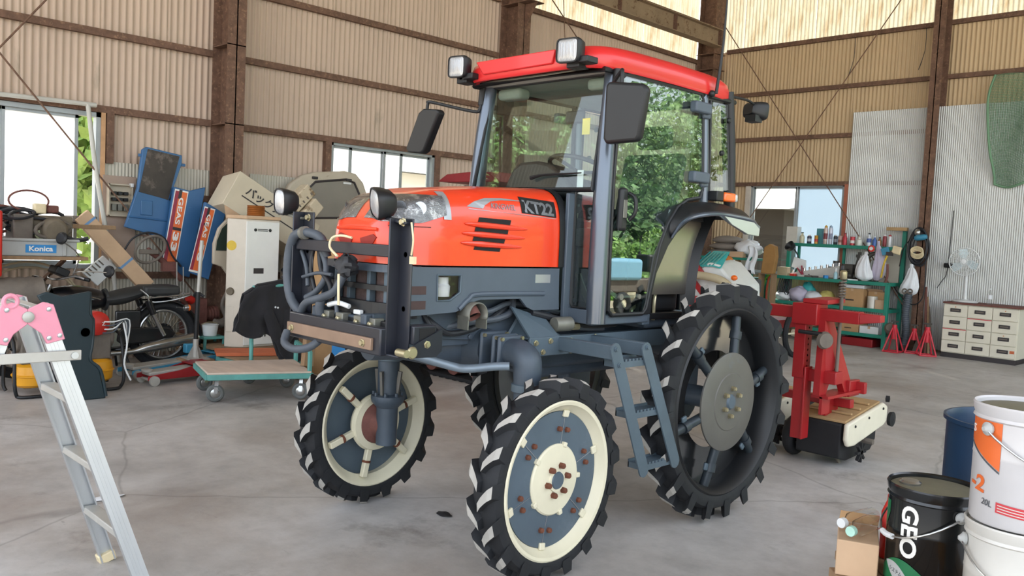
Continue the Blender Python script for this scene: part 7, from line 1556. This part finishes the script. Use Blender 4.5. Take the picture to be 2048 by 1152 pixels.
# rack left of the bench with sacks and bags
SR = thing('storage_rack', 'green storage rack left of the workbench below the back window', 'rack', (-7.9, 13.3, 0))
for x in (-8.5, -7.42):
    for y in (13.05, 13.55): obj('post', MB().bx(x-.02, x+.02, y-.02, y+.02, 0, 1.32), 'bench_green', SR)
for z in (.35, .95, 1.28): obj('shelf_board', MB().bx(-8.52, -7.40, 13.03, 13.57, z-.02, z+.02), 'bench_green', SR, bevel=.003)
for k in range(3):
    obj('grey_sack', MB().ball((-8.12+.03*k, 13.28, 1.365+.115*k), (.32-.02*k, .22, .075), 10, jit=.04, seed=40+k), 'sack', label='grey sack, %s of the stack of three on the storage rack' % ('bottom', 'middle', 'topmost')[k], cat='sack', group='stacked grey sacks', at=(-8.1, 13.28, 1.3+.115*k), smooth=70)
bag('plastic_sheet', 'crumpled white plastic sheet beside the grey sacks', (-7.62, 13.25, 1.46), (.24, .2, .14), 'bag_white', .12, 51, 'sheet')
obj('hanging_sheet', MB().grid(lambda u, v: (-7.50+.16*u+.03*math.sin(v*6), 13.02-.02*math.sin(u*9+v*3), 1.50-.45*v+.02*math.sin(u*5)), 9, 9), 'bag_white', label='white plastic hanging off the right end of the storage rack', cat='sheet', at=(-7.45, 13.02, 1.1)).modifiers.new('t', 'SOLIDIFY').thickness = .01
carton('small tan carton lying on the white plastic sheet', -7.86, -7.60, 13.02, 13.14, 1.302, 1.40, 'cardboard2')
bag('orange_bag', 'orange bag with green tie at the front of the storage rack', (-7.90, 12.98, 1.25), (.16, .06, .07), mat('orange_cloth', '#c47a3a', .7), .05, 61)
bag('plastic_bag', 'white carrier bag hung from the storage rack', (-7.72, 12.97, 1.02), (.10, .06, .16), 'bag_white', .05, 62, knot=True)
obj('paper_bag', MB().prism([(-7.26, 13.06, 1.06), (-7.04, 13.06, 1.06), (-7.02, 13.09, 1.35), (-7.06, 13.12, 1.52), (-7.16, 13.12, 1.56), (-7.25, 13.11, 1.50)], (0, .11, 0)), 'kraft', label='brown kraft paper bag standing between the rack and the workbench', cat='bag', at=(-7.14, 13.12, 1.06), bevel=.01)
obj('bag_stand', MB().bx(-7.29, -7.01, 13.02, 13.22, 1.05, 1.06).bx(-7.28, -7.25, 13.04, 13.20, 0, 1.05).bx(-7.06, -7.03, 13.04, 13.20, 0, 1.05), 'wood', label='plain wooden stand under the brown paper bag', cat='stand', at=(-7.15, 13.12, 0))
obj('black_coat', MB().grid(lambda u, v: (-7.56+.16*u+.01*math.sin(9*v), 12.99-.03*math.sin(u*3.1), 1.10-.55*v), 9, 9), 'cloth_black', label='black cloth hung at the right end of the storage rack', cat='cloth', at=(-7.48, 12.99, .5)).modifiers.new('t', 'SOLIDIFY').thickness = .02

# ------------------------------------------------------------------ column goods, jack stands, cabinet, fan
HC = thing('cable_hank', 'black cable hank with teal grinder hung on the right column', 'cable', (-4.95, 13.74, 1.6))
rd = random.Random(9)
for k in range(8):
    rx, rz = .12+.03*rd.random(), .24+.05*rd.random(); ox, oz = rd.uniform(-.03, .03), rd.uniform(-.04, .04)
    obj('cable_turn', MB().tube([(-4.965+ox+rx*math.cos(t*math.pi/12), 13.74-.008*k, 1.62+oz+rz*math.sin(t*math.pi/12)) for t in range(24)], .012, 6, closed=True), 'hose_black', HC)
for k in range(4): obj('pale_cable', MB().tube([(-4.97+.09*math.cos(t*math.pi/8), 13.68-.01*k, 1.50+.02*k+.06*math.sin(t*math.pi/8)) for t in range(16)], .010, 6, closed=True), 'wire_cream', HC)
obj('grinder', MB().lathe([(.03, 0), (.045, .03), (.045, .14), (.03, .18)], (-5.02, 13.66, 1.75), (.9, 0, .15), 16), 'blue_jack', HC)
obj('silver_head', MB().ball((-4.99, 13.68, 1.84), (.05, .04, .06), 8), 'chrome_old', HC)
obj('long_cable', MB().tube([(-4.86, 13.72, 1.50), (-4.83, 13.70, 1.1), (-4.86, 13.70, .82), (-5.0, 13.70, .72), (-5.2, 13.72, .85), (-5.35, 13.8, 1.0)], .009, 6).tube([(-5.06, 13.72, 1.78), (-5.2, 13.74, 1.6), (-5.27, 13.8, 1.3)], .008, 6), 'hose_black', HC)
bag('plastic_bag', 'white bag hung below the cable hank on the column', (-5.03, 13.64, 1.05), (.13, .07, .20), 'bag_white', .05, 71, knot=True)
VH = thing('ribbed_hose', 'grey ribbed hose standing upright at the foot of the column', 'hose', (-5.0, 13.55, 0))
obj('hose_body', MB().tube([(-5.02+.012*math.sin(k*.1), 13.56, .10+.011*k) for k in range(76)], [.052+.005*(k % 3 == 0) for k in range(76)], 14), 'hose', VH)
for dx in (-.03, .05): obj('hose_ring', MB().tube([(-5.02+dx+.034*math.cos(t*math.pi/8), 13.50, .93+.034*math.sin(t*math.pi/8)) for t in range(16)], .012, 8, closed=True), 'dusty', VH)
obj('hose_foot', MB().lathe([(.07, 0), (.06, .05), (.06, .10)], (-5.02, 13.56, 0), (0, 0, 1), 16), 'black', VH)
M['stand_red'] = mat('jack_stand_red', '#c22a3a', .4, 0, var=.08)
def jack_stand(x, y, lab, h=.42, rz=0):
    J = thing('jack_stand', lab, 'jack stand', (x, y, 0), 'red jack stands by the column')
    obj('center_tube', MB().cyl((x, y, .20), (x, y, h), .035, 12), 'stand_red', J); obj('saddle', MB().box((x, y, h+.05), (.10, .04, .02)).cyl((x, y, h), (x, y, h+.05), .02, 10), 'tool_steel', J)
    for k in range(4):
        a = R(45+90*k+rz); obj('leg', MB().tube([(x+.03*math.cos(a), y+.03*math.sin(a), h-.05), (x+.08*math.cos(a), y+.08*math.sin(a), h*.55), (x+.16*math.cos(a), y+.16*math.sin(a), .01)], .012, 8), 'stand_red', J)
    obj('foot_ring', MB().tube([(x+.16*math.cos(R(45+90*k+rz)), y+.16*math.sin(R(45+90*k+rz)), .012) for k in range(4)], .011, 8, closed=True), 'stand_red', J)
jack_stand(-5.05, 13.22, 'red jack stand nearest the workbench'); jack_stand(-4.83, 13.42, 'red jack stand in front of the ribbed hose', .38, 20); jack_stand(-4.60, 13.30, 'red jack stand nearest the filing cabinet', .43, 35)
for k in range(3): obj('iron_bar', MB().cyl((-4.70+.05*k, 13.55, .0), (-4.86+.03*k, 13.85, 1.0-.15*k), .02, 8), ['exhaust', 'wood', 'dusty'][k], label='%s bar leaning beside the column and the filing cabinet' % ('rusty', 'brown wooden', 'grey metal')[k], cat='bar', at=(-4.7+.05*k, 13.55, 0))
obj('dust_pan', MB().prism([(-4.92, 13.62, 0), (-4.66, 13.60, 0), (-4.70, 13.68, .24), (-4.88, 13.70, .24)], (0, .03, 0)), 'dusty', label='grey sheet leaning behind the jack stands', cat='sheet', at=(-4.8, 13.62, 0))
# filing cabinet: twelve drawers
M['cab_cream'] = mat('cream_cabinet_paint', '#d6d1c0', .5, 0, var=.03)
FC = thing('filing_cabinet', 'cream twelve-drawer cabinet under the white fan', 'cabinet', (-3.97, 13.75, 0))
obj('cabinet_body', MB().bx(-4.46, -3.46, 13.505, 14.0, .07, .80), 'cab_cream', FC, bevel=.004)
obj('plinth', MB().bx(-4.46, -3.46, 13.50, 14.0, 0, .07), 'decal_dark', FC, bevel=.003)
obj('cabinet_top', MB().bx(-4.47, -3.42, 13.46, 14.02, .80, .825), 'exhaust', FC, bevel=.004)
for c_ in range(3):
    for r_ in range(4):
        xa = -4.455+c_*.331; za = .085+r_*.177
        d = obj('drawer', MB().bx(xa, xa+.322, 13.482, 13.505, za, za+.168), 'cab_cream', FC, bevel=.003)
        obj('handle', MB().bx(xa+.09, xa+.235, 13.472, 13.483, za+.065, za+.118), 'decal_dark', d, bevel=.004); obj('card_slot', MB().bx(xa+.11, xa+.215, 13.469, 13.473, za+.085, za+.10), 'dusty', d, smooth=0)
        if (r_, c_) in ((3, 0), (3, 2), (1, 2)): obj('lock', MB().lathe([(.0, .004), (.008, .004), (.008, 0)], (xa+.16, 13.482, za+.14), (0, -1, 0), 10), 'copper', d)
        if (r_, c_) in ((2, 1), (1, 0)): obj('red_edge', MB().bx(xa, xa+.322, 13.479, 13.483, za+.158, za+.169), 'stand_red', d, smooth=0)
obj('cabinet_label', MB().bx(-3.54, -3.48, 13.479, 13.483, .16, .20), 'wood_red', FC, smooth=0)
# standing fan
FN = thing('fan', 'white desk fan standing on the drawer cabinet', 'fan', (-4.25, 13.72, .825))
obj('fan_base', MB().lathe([(.0, 0), (.17, .0), (.18, .012), (.17, .024), (.05, .034), (.04, .04)], (-4.25, 13.72, .826), (0, 0, 1), 32), 'white', FN)
obj('fan_pole', MB().cyl((-4.25, 13.72, .86), (-4.26, 13.72, 1.28), .024, 14, .018), 'white', FN)
hub = Vector((-4.28, 13.66, 1.43)); fa = Vector((.12, -1, 0)).normalized(); fu = fa.orthogonal().normalized(); fv = fa.cross(fu)
gd = MB()
for R_, off in ((.205, 0), (.205, .03), (.15, .045), (.10, .055), (.05, .06)): gd.tube([hub+fa*off+(fu*math.cos(t*math.pi/18)+fv*math.sin(t*math.pi/18))*R_ for t in range(36)], .006 if R_ > .2 else .003, 5, closed=True)
for k in range(36):
    a = k*math.pi/18; d = fu*math.cos(a)+fv*math.sin(a); gd.tube([hub+fa*.062+d*.03, hub+fa*.055+d*.10, hub+fa*.03+d*.205, hub-fa*.04+d*.17, hub-fa*.06+d*.05], .0022, 4)
obj('fan_guard', gd, 'white', FN)
bl = obj('fan_hub', MB().lathe([(.0, .07), (.035, .066), (.04, .05), (.04, .0)], hub, fa, 20), 'white', FN)
for k in range(3):
    a = k*2*math.pi/3; d = fu*math.cos(a)+fv*math.sin(a); e = fa.cross(d)
    obj('fan_blade', MB().prism([hub+d*.03-e*.02, hub+d*.12-e*.08, hub+d*.185-e*.06, hub+d*.19+e*.03+fa*.02, hub+d*.10+e*.05+fa*.02, hub+d*.03+e*.02], fa*.003), mat('pale_blade', '#c3d3d8', .3) if k == 0 else bpy.data.materials['pale_blade'], bl, smooth=0)
obj('fan_motor', MB().lathe([(.03, 0), (.055, .02), (.055, .10), (.03, .13)], hub-fa*.02, -fa, 20), 'white', FN)
PB = thing('pet_bottle', 'clear plastic bottle beside the fan on the drawer cabinet', 'bottle', (-3.92, 13.72, .826)); obj('bottle_body', MB().lathe([(.03, 0), (.034, .01), (.034, .15), (.012, .20), (.012, .215)], (-3.92, 13.72, .826), (0, 0, 1), 16), 'clear_plastic', PB); obj('bottle_cap', MB().lathe([(.014, 0), (.014, .018), (.0, .018)], (-3.92, 13.72, 1.04), (0, 0, 1), 12), 'white', PB); obj('bottle_label', MB().lathe([(.0345, 0), (.0345, .06)], (-3.92, 13.72, .90), (0, 0, 1), 16, cap=False), 'bag_white', PB)
obj('black_brush', MB().bx(-4.68, -4.46, 13.98, 14.04, 1.32, 1.39), 'flap_black', label='short black brush hung on the wall left of the fan', cat='brush', at=(-4.57, 14.0, 1.32), bevel=.015)
obj('power_cable', MB().tube([(-4.6, 14.0, 2.2), (-4.62, 13.99, 1.3), (-4.68, 13.98, 1.12), (-4.74, 13.96, 1.0)], .006, 6), 'hose_black', label='thin black cord hanging behind the filing cabinet', cat='cable', at=(-4.65, 14.0, 1.0))
# green net on the wall
nm_, nt_, no_ = new_mat('green_net'); pb_ = N(nt_, 'ShaderNodeBsdfPrincipled'); pb_.inputs['Base Color'].default_value = (*lin('#6f9477'), 1); pb_.inputs['Roughness'].default_value = .9
nt_.links.new(pb_.outputs[0], no_.inputs[0]); M['net'] = nm_
nb = MB()
def net_pt(u, v):
    left = -4.15-.06*math.sin(v*5)+.10*max(0, v-.75)
    return Vector((left+.72*u, 13.93-.05*math.sin(u*7+v*4)-.04*math.sin(v*11), 4.20-(1.60+.05*math.sin(u*6))*v))
for i in range(46):
    nb.tube([net_pt(i/45, j/28) for j in range(29)], .0035, 3)
for j in range(72):
    nb.tube([net_pt(i/20, j/71) for i in range(21)], .0035, 3)
nt_o = obj('net', nb, 'net', label='green netting draped high on the back wall', cat='net', at=(-3.9, 13.95, 2.6))
obj('net_hem', MB().tube([net_pt(0, j/28) for j in range(29)]+[net_pt(i/10, 1) for i in range(11)], .018, 6), 'net', nt_o)
for x, z in ((-6.35, 4.95), (-5.22, 4.95), (-3.6, 4.95)):
    obj('hanging_wire', MB().tube([(x, 14.02, z+.1), (x+.01, 14.0, z-.25), (x-.06, 13.98, z-.55), (x-.02, 13.99, z-.42)], .005, 5), 'hose_black', wall_back)

# ------------------------------------------------------------------ pails, drum and box in the right foreground
def RF(r, f): return (r*.7034-f*.7108, r*.7108+f*.7034)
M['pail_black'] = mat('black_pail_paint', '#0f1214', .25, .1, var=.1, coat=.4)
M['pail_white'] = mat('pale_grey_pail', '#bfbdbe', .35, .05, var=.04)
M['pail_cream'] = mat('cream_pail', '#c4c2bc', .35, .05, var=.04)
M['pail_blue'] = mat('dark_blue_drum', '#15304c', .4, .1, var=.1)
M['pail_green'] = mat('green_pail_print', '#1d6b43', .35, 0, var=.04)
M['pail_orange'] = mat('orange_pail_print', '#d4642c', .35, 0, var=.04)
M['pail_yellow'] = mat('amber_pail_print', '#d89a2e', .35, 0, var=.04)
M['lid_olive'] = mat('dusty_lid', '#6d6a58', .6, .1, var=.1)
M['print_red'] = mat('red_label_print', '#b8343c', .5, 0, var=.03)
M['print_grey'] = mat('grey_print', '#4a4d52', .5, 0)
def cyl_wrap(cx, cy, r, th0): return lambda p, z: (cx+(r+.0015+z)*math.cos(th0+p.x/r), cy+(r+.0015+z)*math.sin(th0+p.x/r), p.z)
def cyl_patch(cx, cy, r, pts_fn, t0, t1, n=16):
    """curved print on a pail: pts_fn(t) gives (z_low, z_high) over the angle range"""
    mb = MB(); mb.grid(lambda u, v: (cx+(r+.0012)*math.cos(R(t0+(t1-t0)*u)), cy+(r+.0012)*math.sin(R(t0+(t1-t0)*u)), pts_fn(u)[0]+(pts_fn(u)[1]-pts_fn(u)[0])*v), n, 3); return mb
def pail(lab, cx, cy, z0, m, lidm, th_ear, h=.35, r=.147):
    P_ = thing('pail', lab, 'pail', (cx, cy, z0))
    obj('pail_body', MB().lathe([(r*.93, 0), (r*.95, .006), (r*.955, h*.55), (r*.965, h*.56), (r*.955, h*.58), (r*.96, h*.86), (r*1.0, h*.875), (r*.975, h*.90), (r*1.0, h*.93), (r*1.02, h*.985), (r*1.0, h), (r*.965, h*.985), (r*.96, h*.95), (.0, h*.95)], (cx, cy, z0), (0, 0, 1), 64), m, P_)
    obj('lid_disc', MB().lathe([(.0, .004), (r*.90, .004), (r*.955, 0)], (cx, cy, z0+h*.951), (0, 0, 1), 48), lidm, P_)
    for s in (0, 180):
        a = R(th_ear+s); obj('handle_ear', MB().lathe([(.018, 0), (.020, .008), (.012, .014), (.006, .022)], (cx+r*.97*math.cos(a), cy+r*.97*math.sin(a), z0+h*.80), (math.cos(a), math.sin(a), 0), 16), 'crate', P_)
    a = R(th_ear); e1 = Vector((math.cos(a), math.sin(a), 0)); e2 = Vector((math.sin(a), -math.cos(a), 0))
    if e2.y > 0: e2 = -e2
    pts = [Vector((cx, cy, z0+h*.80))+e1*(r*1.05)*math.cos(t*math.pi/16)+(e2*.78+Vector((0, 0, -.50)))*(r*1.42)*math.sin(t*math.pi/16) for t in range(17)]
    hn = obj('wire_handle', MB().tube(pts, .0035, 6), 'chrome_old', P_)
    obj('handle_grip', MB().tube(pts[7:10], .010, 8), 'white', hn)
    return P_
# black pail
bx_, by_ = RF(1.471, 2.849); zb_ = .375
P1 = pail('black 20 litre pail with white GEO lettering in the right foreground', bx_, by_, zb_, 'pail_black', 'lid_olive', -38)
rr = .147*.957
text('pail_lettering', 'GEO', .1, (0, 0, zb_+.292), (0, 0, -1), (1, 0, 0), 'decal_white', P1, bold=.003, fit=(.175, .058), extrude=.0008, wrap=cyl_wrap(bx_, by_, rr, R(-72-40)))
obj('green_print', cyl_patch(bx_, by_, rr, lambda u: (.39, .43+.05*math.sin(u*3.0)), -150, -75), 'pail_green', P1)
obj('green_print', cyl_patch(bx_, by_, rr, lambda u: (.50+.12*u, .66), -165, -138, 8), 'pail_green', P1)
obj('oval_print', cyl_patch(bx_, by_, rr+.0006, lambda u: (.455-.05*u-.028*math.sin(math.pi*u), .455-.05*u+.028*math.sin(math.pi*u)+.001), -138, -92, 20), 'crate', P1)
text('oval_lettering', 'システム', .03, (0, 0, .432), (1, 0, -.2), (.2, 0, 1), 'print_grey', P1, fit=(.055, .014), extrude=.0004, wrap=cyl_wrap(bx_, by_, rr+.001, R(-128)))
obj('spout_cap', MB().lathe([(.034, 0), (.036, .008), (.028, .014), (.0, .014)], (bx_-.075, by_-.02, zb_+.336), (0, 0, 1), 20), 'chrome_old', P1)
# grey-white pail stacked on the cream one
wx, wy = RF(1.54, 2.474)
P3 = pail('cream pail with amber base under the grey-white pail', wx, wy, .375, 'pail_cream', 'pail_cream', -150)
obj('amber_print', cyl_patch(wx, wy, rr, lambda u: (.38, .475+.03*math.sin(u*5)), -200, 20, 40), 'pail_yellow', P3)
P2 = pail('grey-white 20 litre pail with orange print stacked at the right edge', wx, wy, .727, 'pail_white', 'lid_olive', -120)
tc_ = -76.5
obj('orange_print', cyl_patch(wx, wy, rr, lambda u: (.965-.075*u, 1.035), tc_-82, tc_-27, 20), 'pail_orange', P2)
obj('diagonal_line', cyl_patch(wx, wy, rr+.0004, lambda u: (.957-.075*u, .963-.075*u), tc_-82, tc_-27, 20), 'print_grey', P2)
text('pail_lettering', '-2', .08, (0, 0, .822), (1, 0, -.1), (.1, 0, 1), 'pail_orange', P2, bold=.002, fit=(.062, .048), extrude=.0008, wrap=cyl_wrap(wx, wy, rr, R(tc_-70)))
text('volume_lettering', '20L', .03, (0, 0, .785), (1, 0, -.1), (.1, 0, 1), 'print_grey', P2, fit=(.034, .018), extrude=.0006, wrap=cyl_wrap(wx, wy, rr, R(tc_-47)))
obj('red_label', cyl_patch(wx, wy, rr, lambda u: (.772-.006*u, .802-.006*u), tc_-28, tc_+10, 14), 'print_red', P2)
for k in range(3): obj('label_line', cyl_patch(wx, wy, rr+.0006, lambda u: (.777+.008*k-.006*u, .7795+.008*k-.006*u), tc_-26, tc_+8, 14), 'pail_cream', P2)
text('edge_lettering', 'S', .05, (0, 0, .985), (1, 0, -.1), (.1, 0, 1), 'decal_white', P2, fit=(.02, .024), extrude=.0006, wrap=cyl_wrap(wx, wy, rr+.0006, R(tc_-78)))
# platform carrying the pails
PT = thing('low_bench', 'low timber bench carrying the pails in the right foreground', 'bench', (*RF(1.51, 2.65), 0))
for k in range(6):
    ra, rb_ = 1.175+.086*k+.003, 1.175+.086*(k+1)-.003; fa_ = 3.14 if k > 0 else 2.97
    obj('slat', MB().prism([(*RF(ra, 2.28), .34), (*RF(rb_, 2.28), .34), (*RF(rb_, fa_), .34), (*RF(ra, fa_), .34)], (0, 0, .034)), 'wood', PT, bevel=.003)
for r_, f_ in ((1.23, 2.33), (1.65, 2.33), (1.36, 2.93), (1.65, 2.93)): x, y = RF(r_, f_); obj('leg', MB().bx(x-.025, x+.025, y-.025, y+.025, 0, .341), 'wood', PT)
# drum
dx_, dy_ = RF(1.99, 3.20)
DR = thing('oil_drum', 'dark blue open-topped drum behind the grey-white pail', 'drum', (dx_, dy_, 0))
obj('drum_body', MB().lathe([(.0, .02), (.27, .02), (.28, 0), (.285, .01), (.28, .02), (.28, .28), (.29, .295), (.28, .31), (.28, .57), (.29, .585), (.28, .60), (.28, .865), (.292, .87), (.292, .885), (.282, .885), (.272, .86), (.272, .05), (.0, .05)], (dx_, dy_, 0), (0, 0, 1), 64), 'pail_blue', DR)
# carton with two bottles
c0 = [RF(1.172, 2.90), RF(1.298, 2.850), RF(1.383, 3.06), RF(1.257, 3.11)]
BC = obj('carton', MB().prism([(*p, .375) for p in c0], (0, 0, .125)), 'cardboard2', label='small cardboard carton under two plastic bottles beside the black pail', cat='carton', at=(*RF(1.28, 2.98), .375), bevel=.004)
obj('carton_flap', MB().prism([(*RF(1.259, 3.11), .50), (*RF(1.383, 3.06), .50), (*RF(1.40, 3.09), .525), (*RF(1.275, 3.14), .525)], (0, 0, .004)), 'cardboard', BC, smooth=0)
def lying_bottle(lab, r0, f0, r1, f1, z, cap, m):
    a = Vector((*RF(r0, f0), z)); b = Vector((*RF(r1, f1), z)); d = (b-a).normalized()
    t = thing('plastic_bottle', lab, 'bottle', tuple(a-Vector((0, 0, .03))))
    obj('bottle_body', MB().lathe([(.012, 0), (.014, .02), (.030, .05), (.031, .17), (.028, .18), (.0, .178)], a, d, 18), m, t); obj('bottle_cap', MB().lathe([(.0, 0), (.017, .0), (.018, .003), (.018, .02)], a-d*.016, d, 18), cap, t)
lying_bottle('plastic bottle with pale green cap lying on the carton', 1.222, 2.90, 1.33, 3.00, .532, mat('mint_cap', '#a9d3c4', .4), 'clear_plastic')
lying_bottle('plastic bottle with white cap lying at the back of the carton', 1.225, 2.985, 1.35, 3.07, .532, 'white', 'clear_plastic')
rcx, rcy = RF(1.44, 3.09)
obj('red_bottle', MB().lathe([(.0, 0), (.03, 0), (.032, .01), (.032, .17), (.015, .215), (.015, .235), (.0, .235)], (rcx, rcy, .376), (0, 0, 1), 18), 'red_machine', label='red bottle standing behind the black pail', cat='bottle', at=(rcx, rcy, .376))
# small dark rag patch / leaf on the floor
obj('rubber_scrap', MB().ball((-3.36, 2.90, .006), (.05, .03, .006), 8, jit=.1, seed=8), 'flap_black', label='small black scrap on the floor between the front wheels', cat='scrap', at=(-3.36, 2.90, 0))
obj('paper_scrap', MB().ball((-4.62, 1.62, .006), (.03, .09, .006), 8, jit=.1, seed=12), 'rag', label='white scrap on the floor right of the stepladder', cat='scrap', at=(-4.62, 1.62, 0))

# ------------------------------------------------------------------ outside
def tree(lab, x, y, h, r, m, seed, n=2600):
    t = thing('tree', lab, 'tree', (x, y, -.13)); rd = random.Random(seed); mb = MB()
    blobs = [(rd.uniform(-.65, .65)*r, rd.uniform(-.65, .65)*r, h*rd.uniform(.22, .85), r*rd.uniform(.35, .6)) for _ in range(12)]
    for k in range(n):
        bx, by, bz, br = blobs[k % 12]; a, b = rd.uniform(0, 6.28), math.asin(rd.uniform(-1, 1)); q = br*rd.uniform(.75, 1.05)
        c = Vector((x+bx+q*math.cos(a)*math.cos(b), y+by+q*math.sin(a)*math.cos(b), bz+q*math.sin(b)*.8)); s = rd.uniform(.09, .2)
        u = Vector((rd.uniform(-1, 1), rd.uniform(-1, 1), rd.uniform(-1, 1))).normalized(); w = u.orthogonal().normalized()
        mb.add([c-u*s, c+w*s*.6, c+u*s, c-w*s*.6], [(0, 1, 2, 3)])
    o_ = obj('foliage', mb, m, t, smooth=0, fix=False); o_['kind'] = 'stuff'
    obj('trunk', MB().tube([(x, y, -.13), (x+.1, y, h*.3), (x, y+.1, h*.6)], [.18, .14, .07], 10), 'bark', t)
for k, (x, y, h, r, m, lab) in enumerate(((12.5, 17.5, 8.5, 3.0, 'leaf', 'bright leafy tree outside, mirrored nearest the cab door handle'), (13.5, 22.0, 9.5, 3.4, 'leaf2', 'tall dark tree outside beyond the hedge'), (16.0, 28.0, 10.0, 3.8, 'leaf', 'broad green tree outside, second farthest along the hedge'), (12.5, 12.0, 8.0, 2.8, 'leaf2', 'dark green tree outside the open side of the shed'), (20.0, 36.0, 11.0, 4.2, 'leaf2', 'big dark tree farthest outside behind the broad green tree'))): tree(lab, x, y, h, r, m, 100+k, 6500)
tree('green tree outside the left window', -12.6, 3.75, 4.6, 1.5, 'leaf', 120, 3000)
hg = thing('hedge', 'low clipped green hedge outside the open side of the shed', 'hedge', (9.5, 18, -.13)); rd = random.Random(77); mb = MB()
for k in range(9000):
    y = rd.uniform(6, 34); f_ = rd.random(); z = rd.uniform(-.1, 1.75)+.15*math.sin(y*1.7); x = 9.0+.12*rd.random()+.1*math.sin(y*2.3)
    if f_ > .7: x = rd.uniform(9.0, 10.0); z = 1.75+.15*math.sin(y*1.7)+rd.uniform(-.1, .12)
    c = Vector((x, y, z)); s = rd.uniform(.06, .13); u = Vector((rd.uniform(-1, 1), rd.uniform(-1, 1), rd.uniform(-1, 1))).normalized(); w = u.orthogonal().normalized()
    mb.add([c-u*s, c+w*s*.6, c+u*s, c-w*s*.6], [(0, 1, 2, 3)])
o_ = obj('hedge_foliage', mb, 'leaf3', hg, smooth=0, fix=False); o_['kind'] = 'stuff'
obj('hedge_core', MB().bx(9.12, 9.95, 6, 34, -.13, 1.6), 'leaf2', hg)
def house(name, lab, x0, x1, y0, y1, h, rh, wm, axis='x'):
    h_ = thing(name, lab, 'building', ((x0+x1)/2, (y0+y1)/2, -.13)); obj('wall', MB().bx(x0, x1, y0, y1, -.13, h), wm, h_, smooth=0)
    ym = (y0+y1)/2; xm = (x0+x1)/2
    if axis == 'x': p = [(x0-.3, y0-.4, h), (x0-.3, y1+.4, h), (x0-.3, ym, h+rh)]; v = (x1-x0+.6, 0, 0)
    else: p = [(x0-.4, y0-.3, h), (x1+.4, y0-.3, h), (xm, y0-.3, h+rh)]; v = (0, y1-y0+.6, 0)
    obj('roof', MB().prism(p, v), 'roof_tile', h_, smooth=0); return h_
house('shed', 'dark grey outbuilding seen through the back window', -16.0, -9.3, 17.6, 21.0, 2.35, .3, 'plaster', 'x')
hw_ = house('house', 'white house seen through the middle window', -22.0, -17.0, 11.5, 18.5, 2.9, 1.2, 'plaster_white', 'y')
for y in (12.6, 14.4): obj('house_window', MB().bx(-16.99, -16.95, y, y+.9, 1.6, 2.5), 'grey_pane', hw_, smooth=0)
house('house', 'pale house far behind the hedge outside', 22.0, 28.0, 22.0, 30.0, 3.2, 1.5, 'plaster_white', 'y')
# small blue tractor parked outside, mirrored in the cab door
BT = thing('outside_tractor', 'small pale blue tractor parked outside on the bare ground', 'tractor', (6.6, 15.3, -.13))
M['sky_blue'] = mat('pale_blue_paint', '#7fb3cf', .4, 0, var=.05)
obj('bonnet', MB().bx(6.2, 6.8, 14.3, 15.5, .62, 1.1), 'sky_blue', BT, bevel=.08, seg=3); obj('roll_bar', MB().tube([(6.25, 16.2, .7), (6.25, 16.25, 1.75), (6.85, 16.25, 1.75), (6.85, 16.2, .7)], .03, 8), 'black', BT)
obj('seat', MB().bx(6.35, 6.75, 15.9, 16.2, .8, 1.2), 'black', BT, bevel=.05); obj('chassis', MB().bx(6.3, 6.7, 14.3, 16.4, .35, .65), 'dusty', BT, bevel=.03)
for x in (6.05, 6.98):
    for y, r in ((14.6, .26), (16.0, .42)):
        w_ = obj('wheel', MB().tube([(x, y+(r-.09)*math.cos(t*math.pi/12), r-.13+(r-.09)*math.sin(t*math.pi/12)) for t in range(24)], .09, 8, closed=True), 'rubber', BT); obj('wheel_rim', MB().lathe([(.03, -.05), (r-.13, -.04), (r-.13, .04), (.03, .05)], (x, y, r-.13), (1, 0, 0), 18), 'cream', w_)
